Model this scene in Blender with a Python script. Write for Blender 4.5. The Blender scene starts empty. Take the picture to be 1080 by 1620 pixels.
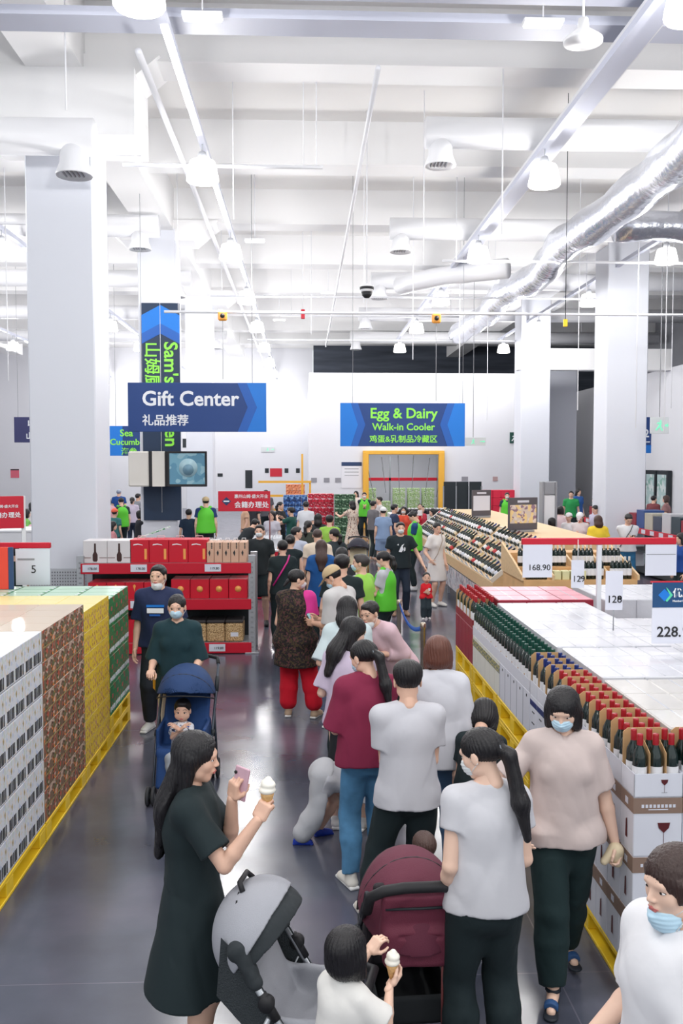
import bpy, math, random
import numpy as np
from mathutils import Vector, Matrix
SC = bpy.context.scene
COL = SC.collection
# ---------------------------------------------------------------- camera
FPX = 1450.0
PITCH = math.atan(79/FPX); YAW = math.atan(59*math.cos(PITCH)/FPX); HCAM = 2.75
cd = bpy.data.cameras.new('camera'); cam = bpy.data.objects.new('camera', cd); COL.objects.link(cam)
cd.sensor_fit = 'VERTICAL'; cd.sensor_height = 24; cd.lens = 24*FPX/1620; cd.clip_start = .05; cd.clip_end = 300
cam.location = (0, 0, HCAM); cam.rotation_euler = (math.pi/2-PITCH, 0, -YAW)
SC.camera = cam
_R = np.array(cam.rotation_euler.to_matrix())
def W(px, py, Y):
    """world point seen at a photo pixel, at distance Y down the hall"""
    d = _R @ np.array([(px-540)/FPX, -(py-810)/FPX, -1.0]); d *= Y/d[1]
    return Vector((d[0], Y, HCAM+d[2]))
# ---------------------------------------------------------------- view, world, lights
SC.view_settings.view_transform = 'Standard'; SC.view_settings.look = 'None'
SC.view_settings.gamma = 1; SC.view_settings.use_curve_mapping = False
SC.view_settings.exposure = 0.13
SC.cycles.max_bounces = 6; SC.cycles.diffuse_bounces = 3; SC.cycles.glossy_bounces = 3
SC.cycles.transmission_bounces = 3; SC.cycles.transparent_max_bounces = 8
SC.cycles.caustics_reflective = False; SC.cycles.caustics_refractive = False
SC.cycles.sample_clamp_indirect = 6
wd = bpy.data.worlds.new('world'); SC.world = wd; wd.use_nodes = True
wd.node_tree.nodes['Background'].inputs[0].default_value = (.93, .97, 1, 1)
wd.node_tree.nodes['Background'].inputs[1].default_value = WORLD_S = 0.9
LAMP_W = 175.0; LAMP_Z = 7.2
# ---------------------------------------------------------------- helpers: objects and materials
def tag(o, label=None, cat=None, group=None, kind=None):
    if label: o['label'] = label
    if cat: o['category'] = cat
    if group: o['group'] = group
    if kind: o['kind'] = kind
    return o
def empty(name, loc=(0,0,0), rz=0, label=None, cat=None, group=None):
    o = bpy.data.objects.new(name, None); COL.objects.link(o); o.empty_display_size = .1
    o.location = loc; o.rotation_euler = (0,0,rz); return tag(o, label, cat, group)
def copy_tree(o, parent=None):
    c = o.copy(); COL.objects.link(c)
    if parent: c.parent = parent
    for ch in o.children: copy_tree(ch, c)
    return c
def lin(c): return tuple(((v/255)/12.92 if v <= 10 else ((v/255+.055)/1.055)**2.4) for v in c)+(1,)
_M = {}
def mat(name, rgb=(200,200,200), rough=.6, metal=0, bump=0, bscale=40, emit=0, alpha=1, var=0, vscale=6, trans=0, coat=0, sheen=0, stretch=None):
    if name in _M: return _M[name]
    m = bpy.data.materials.new(name); m.use_nodes = True; _M[name] = m
    N = m.node_tree.nodes; L = m.node_tree.links; b = N['Principled BSDF']; c = lin(rgb)
    b.inputs['Base Color'].default_value = c; b.inputs['Roughness'].default_value = rough
    b.inputs['Metallic'].default_value = metal; b.inputs['Alpha'].default_value = alpha
    b.inputs['Transmission Weight'].default_value = trans
    b.inputs['Coat Weight'].default_value = coat
    if sheen: b.inputs['Sheen Weight'].default_value = sheen
    if emit: b.inputs['Emission Color'].default_value = c; b.inputs['Emission Strength'].default_value = emit
    if bump or var:
        tc = N.new('ShaderNodeTexCoord'); mp = N.new('ShaderNodeMapping'); L.new(tc.outputs['Object'], mp.inputs[0])
        if stretch: mp.inputs['Scale'].default_value = stretch
    if bump:
        n = N.new('ShaderNodeTexNoise'); n.inputs['Scale'].default_value = bscale; n.inputs['Detail'].default_value = 3
        L.new(mp.outputs[0], n.inputs['Vector']); bp = N.new('ShaderNodeBump'); bp.inputs['Strength'].default_value = bump
        bp.inputs['Distance'].default_value = .02; L.new(n.outputs['Fac'], bp.inputs['Height']); L.new(bp.outputs[0], b.inputs['Normal'])
    if var:
        n = N.new('ShaderNodeTexNoise'); n.inputs['Scale'].default_value = vscale; n.inputs['Detail'].default_value = 4
        L.new(mp.outputs[0], n.inputs['Vector']); r = N.new('ShaderNodeValToRGB')
        r.color_ramp.elements[0].position = .3; r.color_ramp.elements[1].position = .7
        r.color_ramp.elements[0].color = tuple(v*(1-var) for v in c[:3])+(1,); r.color_ramp.elements[1].color = tuple(min(1,v*(1+var)) for v in c[:3])+(1,)
        L.new(n.outputs['Fac'], r.inputs[0]); L.new(r.outputs[0], b.inputs['Base Color'])
    return m
def colmat(rgb, rough=.75, **k):
    return mat('%s_%d_%d_%d_%d' % ((k.pop('nm', 'colour'),)+tuple(int(v) for v in rgb)+(int(rough*100),)), rgb, rough, **k)
def speckle(name, base, spots, scale=30, thr=.55, rough=.6, stretch=(1,1,1), bump=0):
    """base colour with printed blotches in several colours"""
    if name in _M: return _M[name]
    m = mat(name, base, rough); N = m.node_tree.nodes; L = m.node_tree.links; b = N['Principled BSDF']
    tc = N.new('ShaderNodeTexCoord'); mp = N.new('ShaderNodeMapping'); mp.inputs['Scale'].default_value = stretch
    L.new(tc.outputs['Object'], mp.inputs[0]); prev = None; col = lin(base)
    for i, s in enumerate(spots):
        n = N.new('ShaderNodeTexNoise'); n.inputs['Scale'].default_value = scale*(1+.3*i); n.inputs['Detail'].default_value = 1
        ad = N.new('ShaderNodeVectorMath'); ad.inputs[1].default_value = (7.3*i+1, 3.1*i, 5.7*i); L.new(mp.outputs[0], ad.inputs[0]); L.new(ad.outputs[0], n.inputs['Vector'])
        r = N.new('ShaderNodeMath'); r.operation = 'GREATER_THAN'; r.inputs[1].default_value = thr; L.new(n.outputs['Fac'], r.inputs[0])
        x = N.new('ShaderNodeMix'); x.data_type = 'RGBA'; L.new(r.outputs[0], x.inputs['Factor'])
        if prev is None: x.inputs['A'].default_value = col
        else: L.new(prev, x.inputs['A'])
        x.inputs['B'].default_value = lin(s); prev = x.outputs['Result']
    L.new(prev, b.inputs['Base Color']); return m
# ---------------------------------------------------------------- helpers: mesh builder
def newmesh(name, V, F, mats, mi=None, smooth=False, parent=None):
    me = bpy.data.meshes.new(name); V = np.asarray(V, np.float32); nv = len(V)
    me.vertices.add(nv); me.vertices.foreach_set('co', V.ravel())
    sizes = np.array([len(f) for f in F], np.int32) if not isinstance(F, np.ndarray) else np.full(len(F), F.shape[1], np.int32)
    flat = np.concatenate([np.asarray(f, np.int32) for f in F]) if not isinstance(F, np.ndarray) else F.ravel().astype(np.int32)
    me.loops.add(len(flat)); me.loops.foreach_set('vertex_index', flat); me.polygons.add(len(sizes))
    st = np.zeros(len(sizes), np.int32); st[1:] = np.cumsum(sizes)[:-1]
    me.polygons.foreach_set('loop_start', st)
    if not isinstance(mats, (list, tuple)): mats = [mats]
    for m in mats: me.materials.append(m)
    if mi is not None: me.polygons.foreach_set('material_index', np.asarray(mi, np.int32))
    if smooth is True: me.polygons.foreach_set('use_smooth', np.ones(len(sizes), bool))
    elif smooth is not False: me.polygons.foreach_set('use_smooth', np.asarray(smooth, bool))
    me.update(calc_edges=True); me.validate()
    o = bpy.data.objects.new(name, me); COL.objects.link(o)
    if parent: o.parent = parent
    return o
def basis(d):
    d = Vector(d).normalized(); u = Vector((0,0,1)) if abs(d.z) < .95 else Vector((1,0,0))
    x = u.cross(d).normalized(); return x, d.cross(x), d
class MB:
    def __init__(s): s.V = []; s.F = []; s.M = []; s.S = []; s.mats = []
    def _m(s, m):
        if m not in s.mats: s.mats.append(m)
        return s.mats.index(m)
    def add(s, V, F, m, smooth=False):
        o = len(s.V); s.V += [tuple(v) for v in V]; k = s._m(m)
        for f in F: s.F.append([i+o for i in f]); s.M.append(k); s.S.append(smooth)
        return s
    def box(s, a, b, m, T=None):
        """axis-aligned box from corner a to corner b, optionally moved by matrix T"""
        V = [Vector((x,y,z)) for x in (a[0],b[0]) for y in (a[1],b[1]) for z in (a[2],b[2])]
        if T is not None: V = [T@v for v in V]
        return s.add(V, [(0,1,3,2),(4,6,7,5),(0,4,5,1),(2,3,7,6),(0,2,6,4),(1,5,7,3)], m)
    def bbox(s, a, b, m, r=.01, T=None):
        """box with chamfered edges"""
        lo = [min(a[i],b[i]) for i in range(3)]; hi = [max(a[i],b[i]) for i in range(3)]; V = []; key = {}
        for ix in (0,1):
            for iy in (0,1):
                for iz in (0,1):
                    c = ((lo,hi)[ix][0], (lo,hi)[iy][1], (lo,hi)[iz][2]); sg = [(1 if i == 0 else -1) for i in (ix,iy,iz)]
                    for ax in range(3):
                        p = [c[i]+(sg[i]*r if i != ax else 0) for i in range(3)]; key[(ix,iy,iz,ax)] = len(V); V.append(Vector(p))
        F = []
        for ax in range(3):
            o = [i for i in range(3) if i != ax]
            for e in (0,1):
                q = []
                for u, w in ((0,0),(1,0),(1,1),(0,1)):
                    k = [0,0,0]; k[ax] = e; k[o[0]] = u; k[o[1]] = w; q.append(key[tuple(k)+(ax,)])
                F.append(q)
                
        for ax in range(3):
            o = [i for i in range(3) if i != ax]
            for u in (0,1):
                for w in (0,1):
                    k0 = [0,0,0]; k1 = [0,0,0]; k1[ax] = 1
                    for k in (k0,k1): k[o[0]] = u; k[o[1]] = w
                    F.append([key[tuple(k0)+(o[0],)], key[tuple(k1)+(o[0],)], key[tuple(k1)+(o[1],)], key[tuple(k0)+(o[1],)]])
        for k in ((i,j,l) for i in (0,1) for j in (0,1) for l in (0,1)): F.append([key[k+(0,)], key[k+(1,)], key[k+(2,)]])
        c = sum(V, Vector())/24
        for i, f in enumerate(F):
            n = (V[f[1]]-V[f[0]]).cross(V[f[2]]-V[f[0]]); fc = sum((V[j] for j in f), Vector())/len(f)
            if n.dot(fc-c) < 0: F[i] = f[::-1]
        if T is not None: V = [T@v for v in V]
        return s.add(V, F, m)
    def tube(s, pts, r, m, n=10, closed=False, cap=True, sy=1):
        pts = [Vector(p) for p in pts]; R = r if isinstance(r, (list,tuple)) else [r]*len(pts); V = []; F = []; px = None
        for i, p in enumerate(pts):
            a = pts[i-1] if i > 0 else (pts[-1] if closed else p); b = pts[i+1] if i < len(pts)-1 else (pts[0] if closed else p)
            x, y, d = basis(b-a)
            if px is not None:
                x = (px-d*px.dot(d)).normalized(); y = d.cross(x)
            px = x
            for k in range(n):
                t = 2*math.pi*k/n; V.append(p+x*math.cos(t)*R[i]+y*math.sin(t)*R[i]*sy)
        N = len(pts); rng = N if closed else N-1
        for i in range(rng):
            for k in range(n):
                a = i*n+k; b = i*n+(k+1)%n; c = ((i+1)%N)*n+(k+1)%n; e = ((i+1)%N)*n+k; F.append((a,b,c,e))
        if cap and not closed: F.append(tuple(range(n))[::-1]); F.append(tuple(range((N-1)*n, N*n)))
        return s.add(V, F, m, True if n > 4 else False)
    def cyl(s, a, b, r, m, n=16): return s.tube([a,b], r, m, n)
    def lathe(s, prof, m, c=(0,0,0), n=20, T=None, smooth=True):
        """prof: list of (radius, z)"""
        V = []; F = []; c = Vector(c)
        for r, z in prof:
            for k in range(n):
                t = 2*math.pi*k/n; v = Vector((r*math.cos(t), r*math.sin(t), z)); v = T@v if T is not None else v; V.append(v+c)
        for i in range(len(prof)-1):
            for k in range(n): F.append((i*n+k, i*n+(k+1)%n, (i+1)*n+(k+1)%n, (i+1)*n+k))
        if prof[0][0] > 1e-5: F.append(tuple(range(n))[::-1])
        if prof[-1][0] > 1e-5: F.append(tuple(range((len(prof)-1)*n, len(prof)*n)))
        return s.add(V, F, m, smooth)
    def prism(s, poly, d, m, T=None):
        """polygon in the xy plane extruded by d along z"""
        n = len(poly); V = [Vector((x,y,0)) for x,y in poly]+[Vector((x,y,d)) for x,y in poly]
        if T is not None: V = [T@v for v in V]
        return s.add(V, [tuple(range(n))[::-1], tuple(range(n,2*n))]+[(i,(i+1)%n,(i+1)%n+n,i+n) for i in range(n)], m)
    def build(s, name, parent=None, loc=None, rz=None):
        o = newmesh(name, s.V, s.F, s.mats, s.M, s.S, parent)
        if loc is not None: o.location = loc
        if rz is not None: o.rotation_euler = (0,0,rz)
        return o
def thing1(name, mb, label, cat, group=None, loc=(0,0,0), rz=0): return tag(mb.build(name, None, loc, rz), label, cat, group)
def struct(name, mb): return tag(mb.build(name), kind='structure')
FACE = Matrix(((1,0,0),(0,0,-1),(0,1,0)))     # text plane: x right, y up, looking along +Y from the camera side
def nth(k): return ('first','second','third','fourth','fifth','sixth','seventh','eighth','ninth','tenth')[k] if k < 10 else '%d%s' % (k+1, 'st' if k in (20,30,40) else 'nd' if k in (21,31,41) else 'rd' if k in (22,32,42) else 'th')
LAY = ('bottom','second','third','fourth','fifth','sixth','seventh')
def text(body, size, m, parent, loc, rot=None, name='lettering', align='LEFT', bold=.0, sx=1, depth=.002, spacing=1):
    cu = bpy.data.curves.new('txt', 'FONT'); cu.body = body; cu.size = size; cu.extrude = depth; cu.offset = bold*size
    cu.align_x = align; cu.space_character = spacing; cu.resolution_u = 3
    t = bpy.data.objects.new('txt', cu); COL.objects.link(t); bpy.context.view_layer.update()
    me = bpy.data.meshes.new_from_object(t.evaluated_get(bpy.context.evaluated_depsgraph_get()))
    bpy.data.objects.remove(t); me.name = name; me.materials.clear(); me.materials.append(m)
    o = bpy.data.objects.new(name, me); COL.objects.link(o)
    R = (rot if rot is not None else FACE).to_4x4() @ Matrix.Diagonal((sx,1,1,1))
    me.transform(R); o.location = loc
    if parent: o.parent = parent
    return o
# ---------------------------------------------------------------- helpers: modelling organic shapes as one continuous surface
def A(*v): return np.array(v, np.float32)
def rc(a, b, ra, rb=None, T=None, s=1.0):
    """rounded cone a-b; T, s: flatten along T's y axis"""
    rb = ra if rb is None else rb; a = np.asarray(a, np.float32); b = np.asarray(b, np.float32); R = max(ra, rb)
    def f(x, y, z):
        x = x-a[0]; y = y-a[1]; z = z-a[2]; u = b-a
        if T is not None:
            q = [x*T[0][i]+y*T[1][i]+z*T[2][i] for i in range(3)]; u = u@np.asarray(T); x, y, z = q; y = y/s; u = np.array([u[0], u[1]/s, u[2]])
        L2 = float(u@u)+1e-12; t = np.clip((x*u[0]+y*u[1]+z*u[2])/L2, 0, 1)
        d = np.sqrt((x-t*u[0])**2+(y-t*u[1])**2+(z-t*u[2])**2)-(ra+(rb-ra)*t)
        return d*(s if s < 1 else 1)
    return f, np.minimum(a, b)-R, np.maximum(a, b)+R
def tb(a, b, ra, rb=None, T=None, s=1.0, r0=True):
    """cone with a flat cut at b (and at a when r0 is False)"""
    rb = ra if rb is None else rb; a = np.asarray(a, np.float32); b = np.asarray(b, np.float32); R = max(ra, rb)
    def f(x, y, z):
        x = x-a[0]; y = y-a[1]; z = z-a[2]; u = b-a
        if T is not None:
            q = [x*T[0][i]+y*T[1][i]+z*T[2][i] for i in range(3)]; u = u@np.asarray(T); x, y, z = q; y = y/s; u = np.array([u[0], u[1]/s, u[2]])
        L = math.sqrt(float(u@u))+1e-9; t = (x*u[0]+y*u[1]+z*u[2])/(L*L); tc = np.clip(t, 0, 1)
        tt = tc if r0 else np.clip(t, -.2, 1.2)
        d = np.sqrt((x-tt*u[0])**2+(y-tt*u[1])**2+(z-tt*u[2])**2)-(ra+(rb-ra)*tc)
        if not r0: d = np.maximum(d, -t*L)
        tl = np.clip(t, -9, 1.3); d2 = np.sqrt((x-np.clip(t,0,1.3)*u[0])**2+(y-np.clip(t,0,1.3)*u[1])**2+(z-np.clip(t,0,1.3)*u[2])**2)-(ra+(rb-ra)*np.clip(t,0,1.3))
        d = np.where(t > 1, d2, d)
        return np.maximum(d*(s if s < 1 else 1), (t-1)*L)
    return f, np.minimum(a, b)-R, np.maximum(a, b)+R
def el(c, r, T=None):
    c = np.asarray(c, np.float32); R = max(r)
    def f(x, y, z):
        x = x-c[0]; y = y-c[1]; z = z-c[2]
        if T is not None: x, y, z = [x*T[0][i]+y*T[1][i]+z*T[2][i] for i in range(3)]
        k0 = np.sqrt((x/r[0])**2+(y/r[1])**2+(z/r[2])**2); k1 = np.sqrt((x/r[0]**2)**2+(y/r[1]**2)**2+(z/r[2]**2)**2)+1e-6
        return k0*(k0-1)/k1
    return f, c-R, c+R
def bx(c, h, T=None, r=.0):
    c = np.asarray(c, np.float32); R = float(np.linalg.norm(h))
    def f(x, y, z):
        x = x-c[0]; y = y-c[1]; z = z-c[2]
        if T is not None: x, y, z = [x*T[0][i]+y*T[1][i]+z*T[2][i] for i in range(3)]
        qx = np.abs(x)-h[0]+r; qy = np.abs(y)-h[1]+r; qz = np.abs(z)-h[2]+r
        return np.sqrt(np.maximum(qx,0)**2+np.maximum(qy,0)**2+np.maximum(qz,0)**2)+np.minimum(np.maximum(qx,np.maximum(qy,qz)),0)-r
    return f, c-R, c+R
def surf(ops, h, disp=None):
    """ops: list of (op, prim, k), op 'u' union, 's' subtract, 'i' intersect. returns verts, quads"""
    us = [o for o in ops if o[0] == 'u']; lo = np.min([o[1][1] for o in us], 0)-3*h; hi = np.max([o[1][2] for o in us], 0)+3*h
    n = np.ceil((hi-lo)/h).astype(int)+1; ax = [(lo[i]+h*np.arange(n[i])).astype(np.float32) for i in range(3)]
    D = np.full(n, 1.0, np.float32)
    for op, (f, a, b), k in ops:
        m = k+3*h
        if op == 'i': sl = [slice(0, n[i]) for i in range(3)]
        else: sl = [slice(max(0, int((a[i]-m-lo[i])/h)), min(n[i], int((b[i]+m-lo[i])/h)+2)) for i in range(3)]
        if any(s.start >= s.stop for s in sl): continue
        g = f(ax[0][sl[0]][:,None,None], ax[1][sl[1]][None,:,None], ax[2][sl[2]][None,None,:]); s = tuple(sl); d = D[s]
        if op == 'u':
            if k > 0: q = np.maximum(k-np.abs(d-g), 0)/k; D[s] = np.minimum(d, g)-q*q*k*.25
            else: D[s] = np.minimum(d, g)
        else:
            if op == 's': g = -g
            if k > 0: q = np.maximum(k-np.abs(d-g), 0)/k; D[s] = np.maximum(d, g)+q*q*k*.25
            else: D[s] = np.maximum(d, g)
    if disp is not None: D += disp(ax[0][:,None,None], ax[1][None,:,None], ax[2][None,None,:])
    S = D < 0
    c = np.zeros(n-1, np.int8)
    for i in (0,1):
        for j in (0,1):
            for k in (0,1): c += S[i:n[0]-1+i, j:n[1]-1+j, k:n[2]-1+k]
    act = np.argwhere((c > 0) & (c < 8))
    if not len(act): return np.zeros((0,3)), np.zeros((0,4), int)
    idx = np.full(n-1, -1, np.int32); idx[act[:,0], act[:,1], act[:,2]] = np.arange(len(act))
    P = np.zeros((len(act), 3)); C = np.zeros(len(act)); cor = np.array([(i,j,k) for i in (0,1) for j in (0,1) for k in (0,1)])
    val = {tuple(q): D[act[:,0]+q[0], act[:,1]+q[1], act[:,2]+q[2]] for q in cor}
    for q in cor:
        for a in range(3):
            if q[a]: continue
            r = q.copy(); r[a] = 1; v0 = val[tuple(q)]; v1 = val[tuple(r)]; x = (v0 < 0) != (v1 < 0)
            t = np.where(x, v0/(v0-v1+1e-12), 0); p = np.tile(q.astype(float), (len(act),1)); p[:,a] += t
            P[x] += p[x]; C[x] += 1
    V = (act+P/C[:,None])*h+lo
    Q = []
    for a in range(3):
        b, e = (a+1)%3, (a+2)%3; s0 = [slice(1,n[i]-1) for i in range(3)]; s1 = list(s0); s0[a] = slice(0,n[a]-1); s1[a] = slice(1,n[a])
        x0 = S[tuple(s0)]; x1 = S[tuple(s1)]; E = np.argwhere(x0 != x1)
        if not len(E): continue
        fl = x0[E[:,0],E[:,1],E[:,2]]; base = E.copy(); 
        for i in range(3):
            if i != a: base[:,i] += 1
        def g(db, de):
            q = base.copy(); q[:,b] += db; q[:,e] += de; return idx[q[:,0], q[:,1], q[:,2]]
        quad = np.stack([g(-1,-1), g(0,-1), g(0,0), g(-1,0)], 1); quad[~fl] = quad[~fl][:,::-1]; Q.append(quad)
    Q = np.concatenate(Q); return V, Q[(Q >= 0).all(1)]
class Soft:
    """collects surfaces with materials into one mesh"""
    def __init__(s): s.V = []; s.F = []; s.M = []; s.mats = []; s.n = 0
    def add(s, VF, m):
        V, F = VF
        if not len(V): return
        if m not in s.mats: s.mats.append(m)
        s.V.append(V); s.F.append(F+s.n); s.M.append(np.full(len(F), s.mats.index(m))); s.n += len(V)
    def build(s, name, parent=None, loc=None):
        if not s.V: return None
        o = newmesh(name, np.concatenate(s.V), np.concatenate(s.F), s.mats, np.concatenate(s.M), True, parent)
        if loc is not None: o.location = loc
        return o
# ================================================================ the hall
WALL = mat('painted_wall', (230,231,237), .7); CEIL = mat('ceiling_paint', (246,245,244), .8, bump=.05, bscale=8)
BEAM = mat('beam_paint', (246,246,247), .75); WHITE = colmat((236,237,240), .5, nm='white'); METAL = colmat((190,192,198), .35, metal=.7, nm='steel')
RED = colmat((200,16,46), .45, nm='red'); NAVY = colmat((22,52,96), .5, nm='navy'); GREY = colmat((150,152,158), .5, nm='grey'); DARK = colmat((30,38,44), .6, nm='dark')
YEL = mat('yellow_plastic', (250,208,42), .45, var=.08, vscale=5); KRAFT = mat('kraft', (205,165,118), .8, var=.06, vscale=12); WOOD = mat('pale_wood', (226,192,146), .55, var=.08, vscale=3, stretch=(1,8,8))
GREENTXT = colmat((140,225,75), .5, nm='lime_paint', emit=.15); WTXT = colmat((240,243,248), .5, nm='white_paint'); BLK = colmat((28,28,32), .6, nm='black'); CARD = colmat((222,224,236), .4, nm='card'); CHROME = colmat((200,200,200), .12, metal=1, nm='chrome')  # lime lettering is given a faint glow of its own, without any lamp
def floor_mat():
    m = mat('polished_concrete', (80,82,96), .12); N = m.node_tree.nodes; L = m.node_tree.links; b = N['Principled BSDF']
    tc = N.new('ShaderNodeTexCoord'); n = N.new('ShaderNodeTexNoise'); n.inputs['Scale'].default_value = .7; n.inputs['Detail'].default_value = 7; L.new(tc.outputs['Object'], n.inputs['Vector'])
    r = N.new('ShaderNodeValToRGB'); e = r.color_ramp.elements; e[0].position = .32; e[0].color = lin((62,65,78)); e[1].position = .68; e[1].color = lin((104,103,120)); x = e.new(.5); x.color = lin((82,86,100)); L.new(n.outputs['Fac'], r.inputs[0])
    n2 = N.new('ShaderNodeTexNoise'); n2.inputs['Scale'].default_value = .35; L.new(tc.outputs['Object'], n2.inputs['Vector'])
    mx = N.new('ShaderNodeMix'); mx.data_type = 'RGBA'; L.new(r.outputs[0], mx.inputs['A']); mx.inputs['B'].default_value = lin((98,72,94)); r2 = N.new('ShaderNodeMapRange'); r2.inputs[1].default_value = .5; r2.inputs[2].default_value = .75; r2.inputs[4].default_value = .6; L.new(n2.outputs['Fac'], r2.inputs[0]); L.new(r2.outputs[0], mx.inputs['Factor'])
    br = N.new('ShaderNodeTexBrick'); br.offset = 0; br.inputs['Scale'].default_value = 1; br.inputs['Brick Width'].default_value = 4.6; br.inputs['Row Height'].default_value = 4.6; br.inputs['Mortar Size'].default_value = .004; br.inputs['Color1'].default_value = (0,0,0,1); br.inputs['Color2'].default_value = (0,0,0,1); br.inputs['Mortar'].default_value = (1,1,1,1)
    mp = N.new('ShaderNodeMapping'); mp.inputs['Location'].default_value = (-1.35,-.15,0); L.new(tc.outputs['Object'], mp.inputs[0]); L.new(mp.outputs[0], br.inputs['Vector'])
    m2 = N.new('ShaderNodeMix'); m2.data_type = 'RGBA'; L.new(br.outputs['Color'], m2.inputs['Factor']); L.new(mx.outputs['Result'], m2.inputs['A']); m2.inputs['B'].default_value = lin((104,104,118)); L.new(m2.outputs['Result'], b.inputs['Base Color'])
    n3 = N.new('ShaderNodeTexNoise'); n3.inputs['Scale'].default_value = 3; n3.inputs['Detail'].default_value = 6; L.new(tc.outputs['Object'], n3.inputs['Vector']); mr = N.new('ShaderNodeMapRange'); mr.inputs[3].default_value = .10; mr.inputs[4].default_value = .30; L.new(n3.outputs['Fac'], mr.inputs[0]); L.new(mr.outputs[0], b.inputs['Roughness'])
    b.inputs['IOR'].default_value = 1.62
    return m
struct('floor', MB().box((-19.5,-3,-.2),(16,56,0), floor_mat()))
struct('ceiling', MB().box((-19.5,-3,9.5),(16,56,9.8), CEIL))
struct('wall_left', MB().box((-19.8,-3,0),(-19.5,56,9.5), WALL))
struct('wall_right', MB().box((13,12,0),(13.3,44,6.1), WALL))
struct('wall_outer', MB().box((16,-3,0),(16.3,56,9.5), colmat((150,152,160),.7,nm='unlit_wall')))  # darker copy of the wall colour, with the lack of light painted in
xw = W(489,700,38).x; xe = W(866,700,38).x; zt = W(600,590,38).z
d0 = W(578,790,38).x; d1 = W(697,790,38).x; dz = W(600,716,38).z
m = MB(); m.box((xw,38,0),(d0,38.25,zt),WALL); m.box((d1,38,0),(xe,38.25,zt),WALL); m.box((d0,38,dz),(d1,38.25,zt),WALL); m.box((xw,38.25,0),(xw+.2,55,zt),WALL); struct('wall_back', m)
struct('wall_back_left', MB().box((-19.5,55,0),(xw+.3,55.3,9.5), WALL))
struct('wall_back_upper', MB().box((xw+.3,50,0),(16,50.3,9.5), mat('unlit_insulation', (74,80,92), .9, var=.3, vscale=1.2, stretch=(.3,1,3))))  # dark grey puts the shade of the unlit void into the insulation colour
struct('wall_back_right', MB().box((W(866,700,44).x,44,0),(13.3,44.3,6.1), WALL))
struct('wall_side_right', MB().box((W(868,700,40).x,40,0),(W(911,700,40).x,40.2,W(880,585,40).z), colmat((205,208,218),.7,nm='door_panel')))  # grey-blue colour carries the shading of this side wall
m = MB(); m.box((W(820,600,32.2).x,32.2,6.0),(13,32.7,6.75),BEAM); struct('trim_1', m)
# structural beams and columns
m = MB()
for Y in (5.1,9.7,14.3,18.9,23.5,28.1,32.7,37.3,41.9,46.5): m.box((-19.5,Y-.35,8.65),(16,Y+.35,9.5),BEAM)
struct('ceiling_beam_across', m)
m = MB()
for X in (-15.4,-3.6,8.15): m.box((X-.4,-3,8.45),(X+.4,50,9.5),BEAM)
for X in (-15.4,-3.6,8.15):
    for Y in (5.1,14.3,23.5,32.7): m.prism([(-1.5,0),(1.5,0),(.9,-.5),(-.9,-.5)], .9, BEAM, Matrix.Translation((X,Y+.45,8.7))@Matrix.Rotation(math.pi/2,4,'X'))
struct('ceiling_beam_along', m)
struct('column_head', MB().box((-4.7,13.72,7.5),(-2.45,14.9,8.46),BEAM))
COLM = mat('column_paint', (228,231,240), .55)
for i, (X, Y, w) in enumerate(((-3.58,14.3,.49),(-3.62,23.5,.46),(-3.65,32.7,.46),(8.15,23.5,.52),(8.15,32.7,.52),(-15.4,32.7,.46),(-9.5,41.9,.45))):
    struct('trim_%d' % (i+2), MB().bbox((X-w,Y-w,0),(X+w,Y+w,8.5),COLM,.02))
m = MB(); PERF = mat('perforated_metal', (196,199,205), .45, metal=.3)
g = MB(); g.box((-4.09,13.76,0),(-3.07,13.79,1.16),PERF)
for i in range(26):
    for j in range(14): g.box((-4.07+i*.0385,13.752,.5+j*.046),(-4.055+i*.0385,13.76,.52+j*.046),colmat((120,122,128),.6,nm='hole'))
thing1('column_guard', g, 'perforated grey metal guard around the foot of the nearest white column', 'guard')
# ---------------------------------------------------------------- lamps
SHADE = mat('lamp_shade', (255,252,246), .4, emit=3.4); CAPM = colmat((205,208,214), .4, nm='cap')
def lamp(X, Y, Z):
    r = empty('pendant_lamp', (X,Y,Z), 0, 'white bell shaped pendant lamp glowing under the ceiling', 'lamp', 'pendant lamps in long rows under the ceiling')
    MB().lathe([(.235,-.15),(.25,-.13),(.245,-.08),(.2,.13),(.185,.16),(.08,.17)], SHADE, n=20).build('lamp_shade', r)
    MB().lathe([(.07,.16),(.075,.24),(.05,.3),(0,.3)], CAPM, n=12).build('lamp_cap', r)
    MB().cyl((0,0,.29),(0,0,7.62-7.2-.002),.012, CAPM, 6).build('rod', r)
    return r
proto = None; rows = (-11.2,-6.35,-1.55,3.75,7.85)
for X in rows:
    for k in range(9):
        Y = 9.0+5.42*k
        if X > 2 and Y > 37: continue
        px_ = 481+1450*X/Y
        if px_ < -60 or px_ > 1140: 
            if not (-400 < px_ < 1500): continue
            vis = False
        else: vis = True
        if vis:
            if proto is None: c = proto = lamp(X, Y, LAMP_Z)
            else: c = copy_tree(proto); c.location = (X, Y, LAMP_Z)
            c['label'] = 'white bell pendant lamp, %s along from the camera in the %s row' % (nth(k), ('leftmost','second from left','central left','central right','rightmost')[rows.index(X)])
        l = bpy.data.lights.new('lamp_light', 'POINT'); l.energy = LAMP_W; l.shadow_soft_size = .22; l.color = (1,.985,.97)
        o = bpy.data.objects.new('lamp_light', l); COL.objects.link(o); o.location = (X, Y, LAMP_Z-.42)
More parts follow.
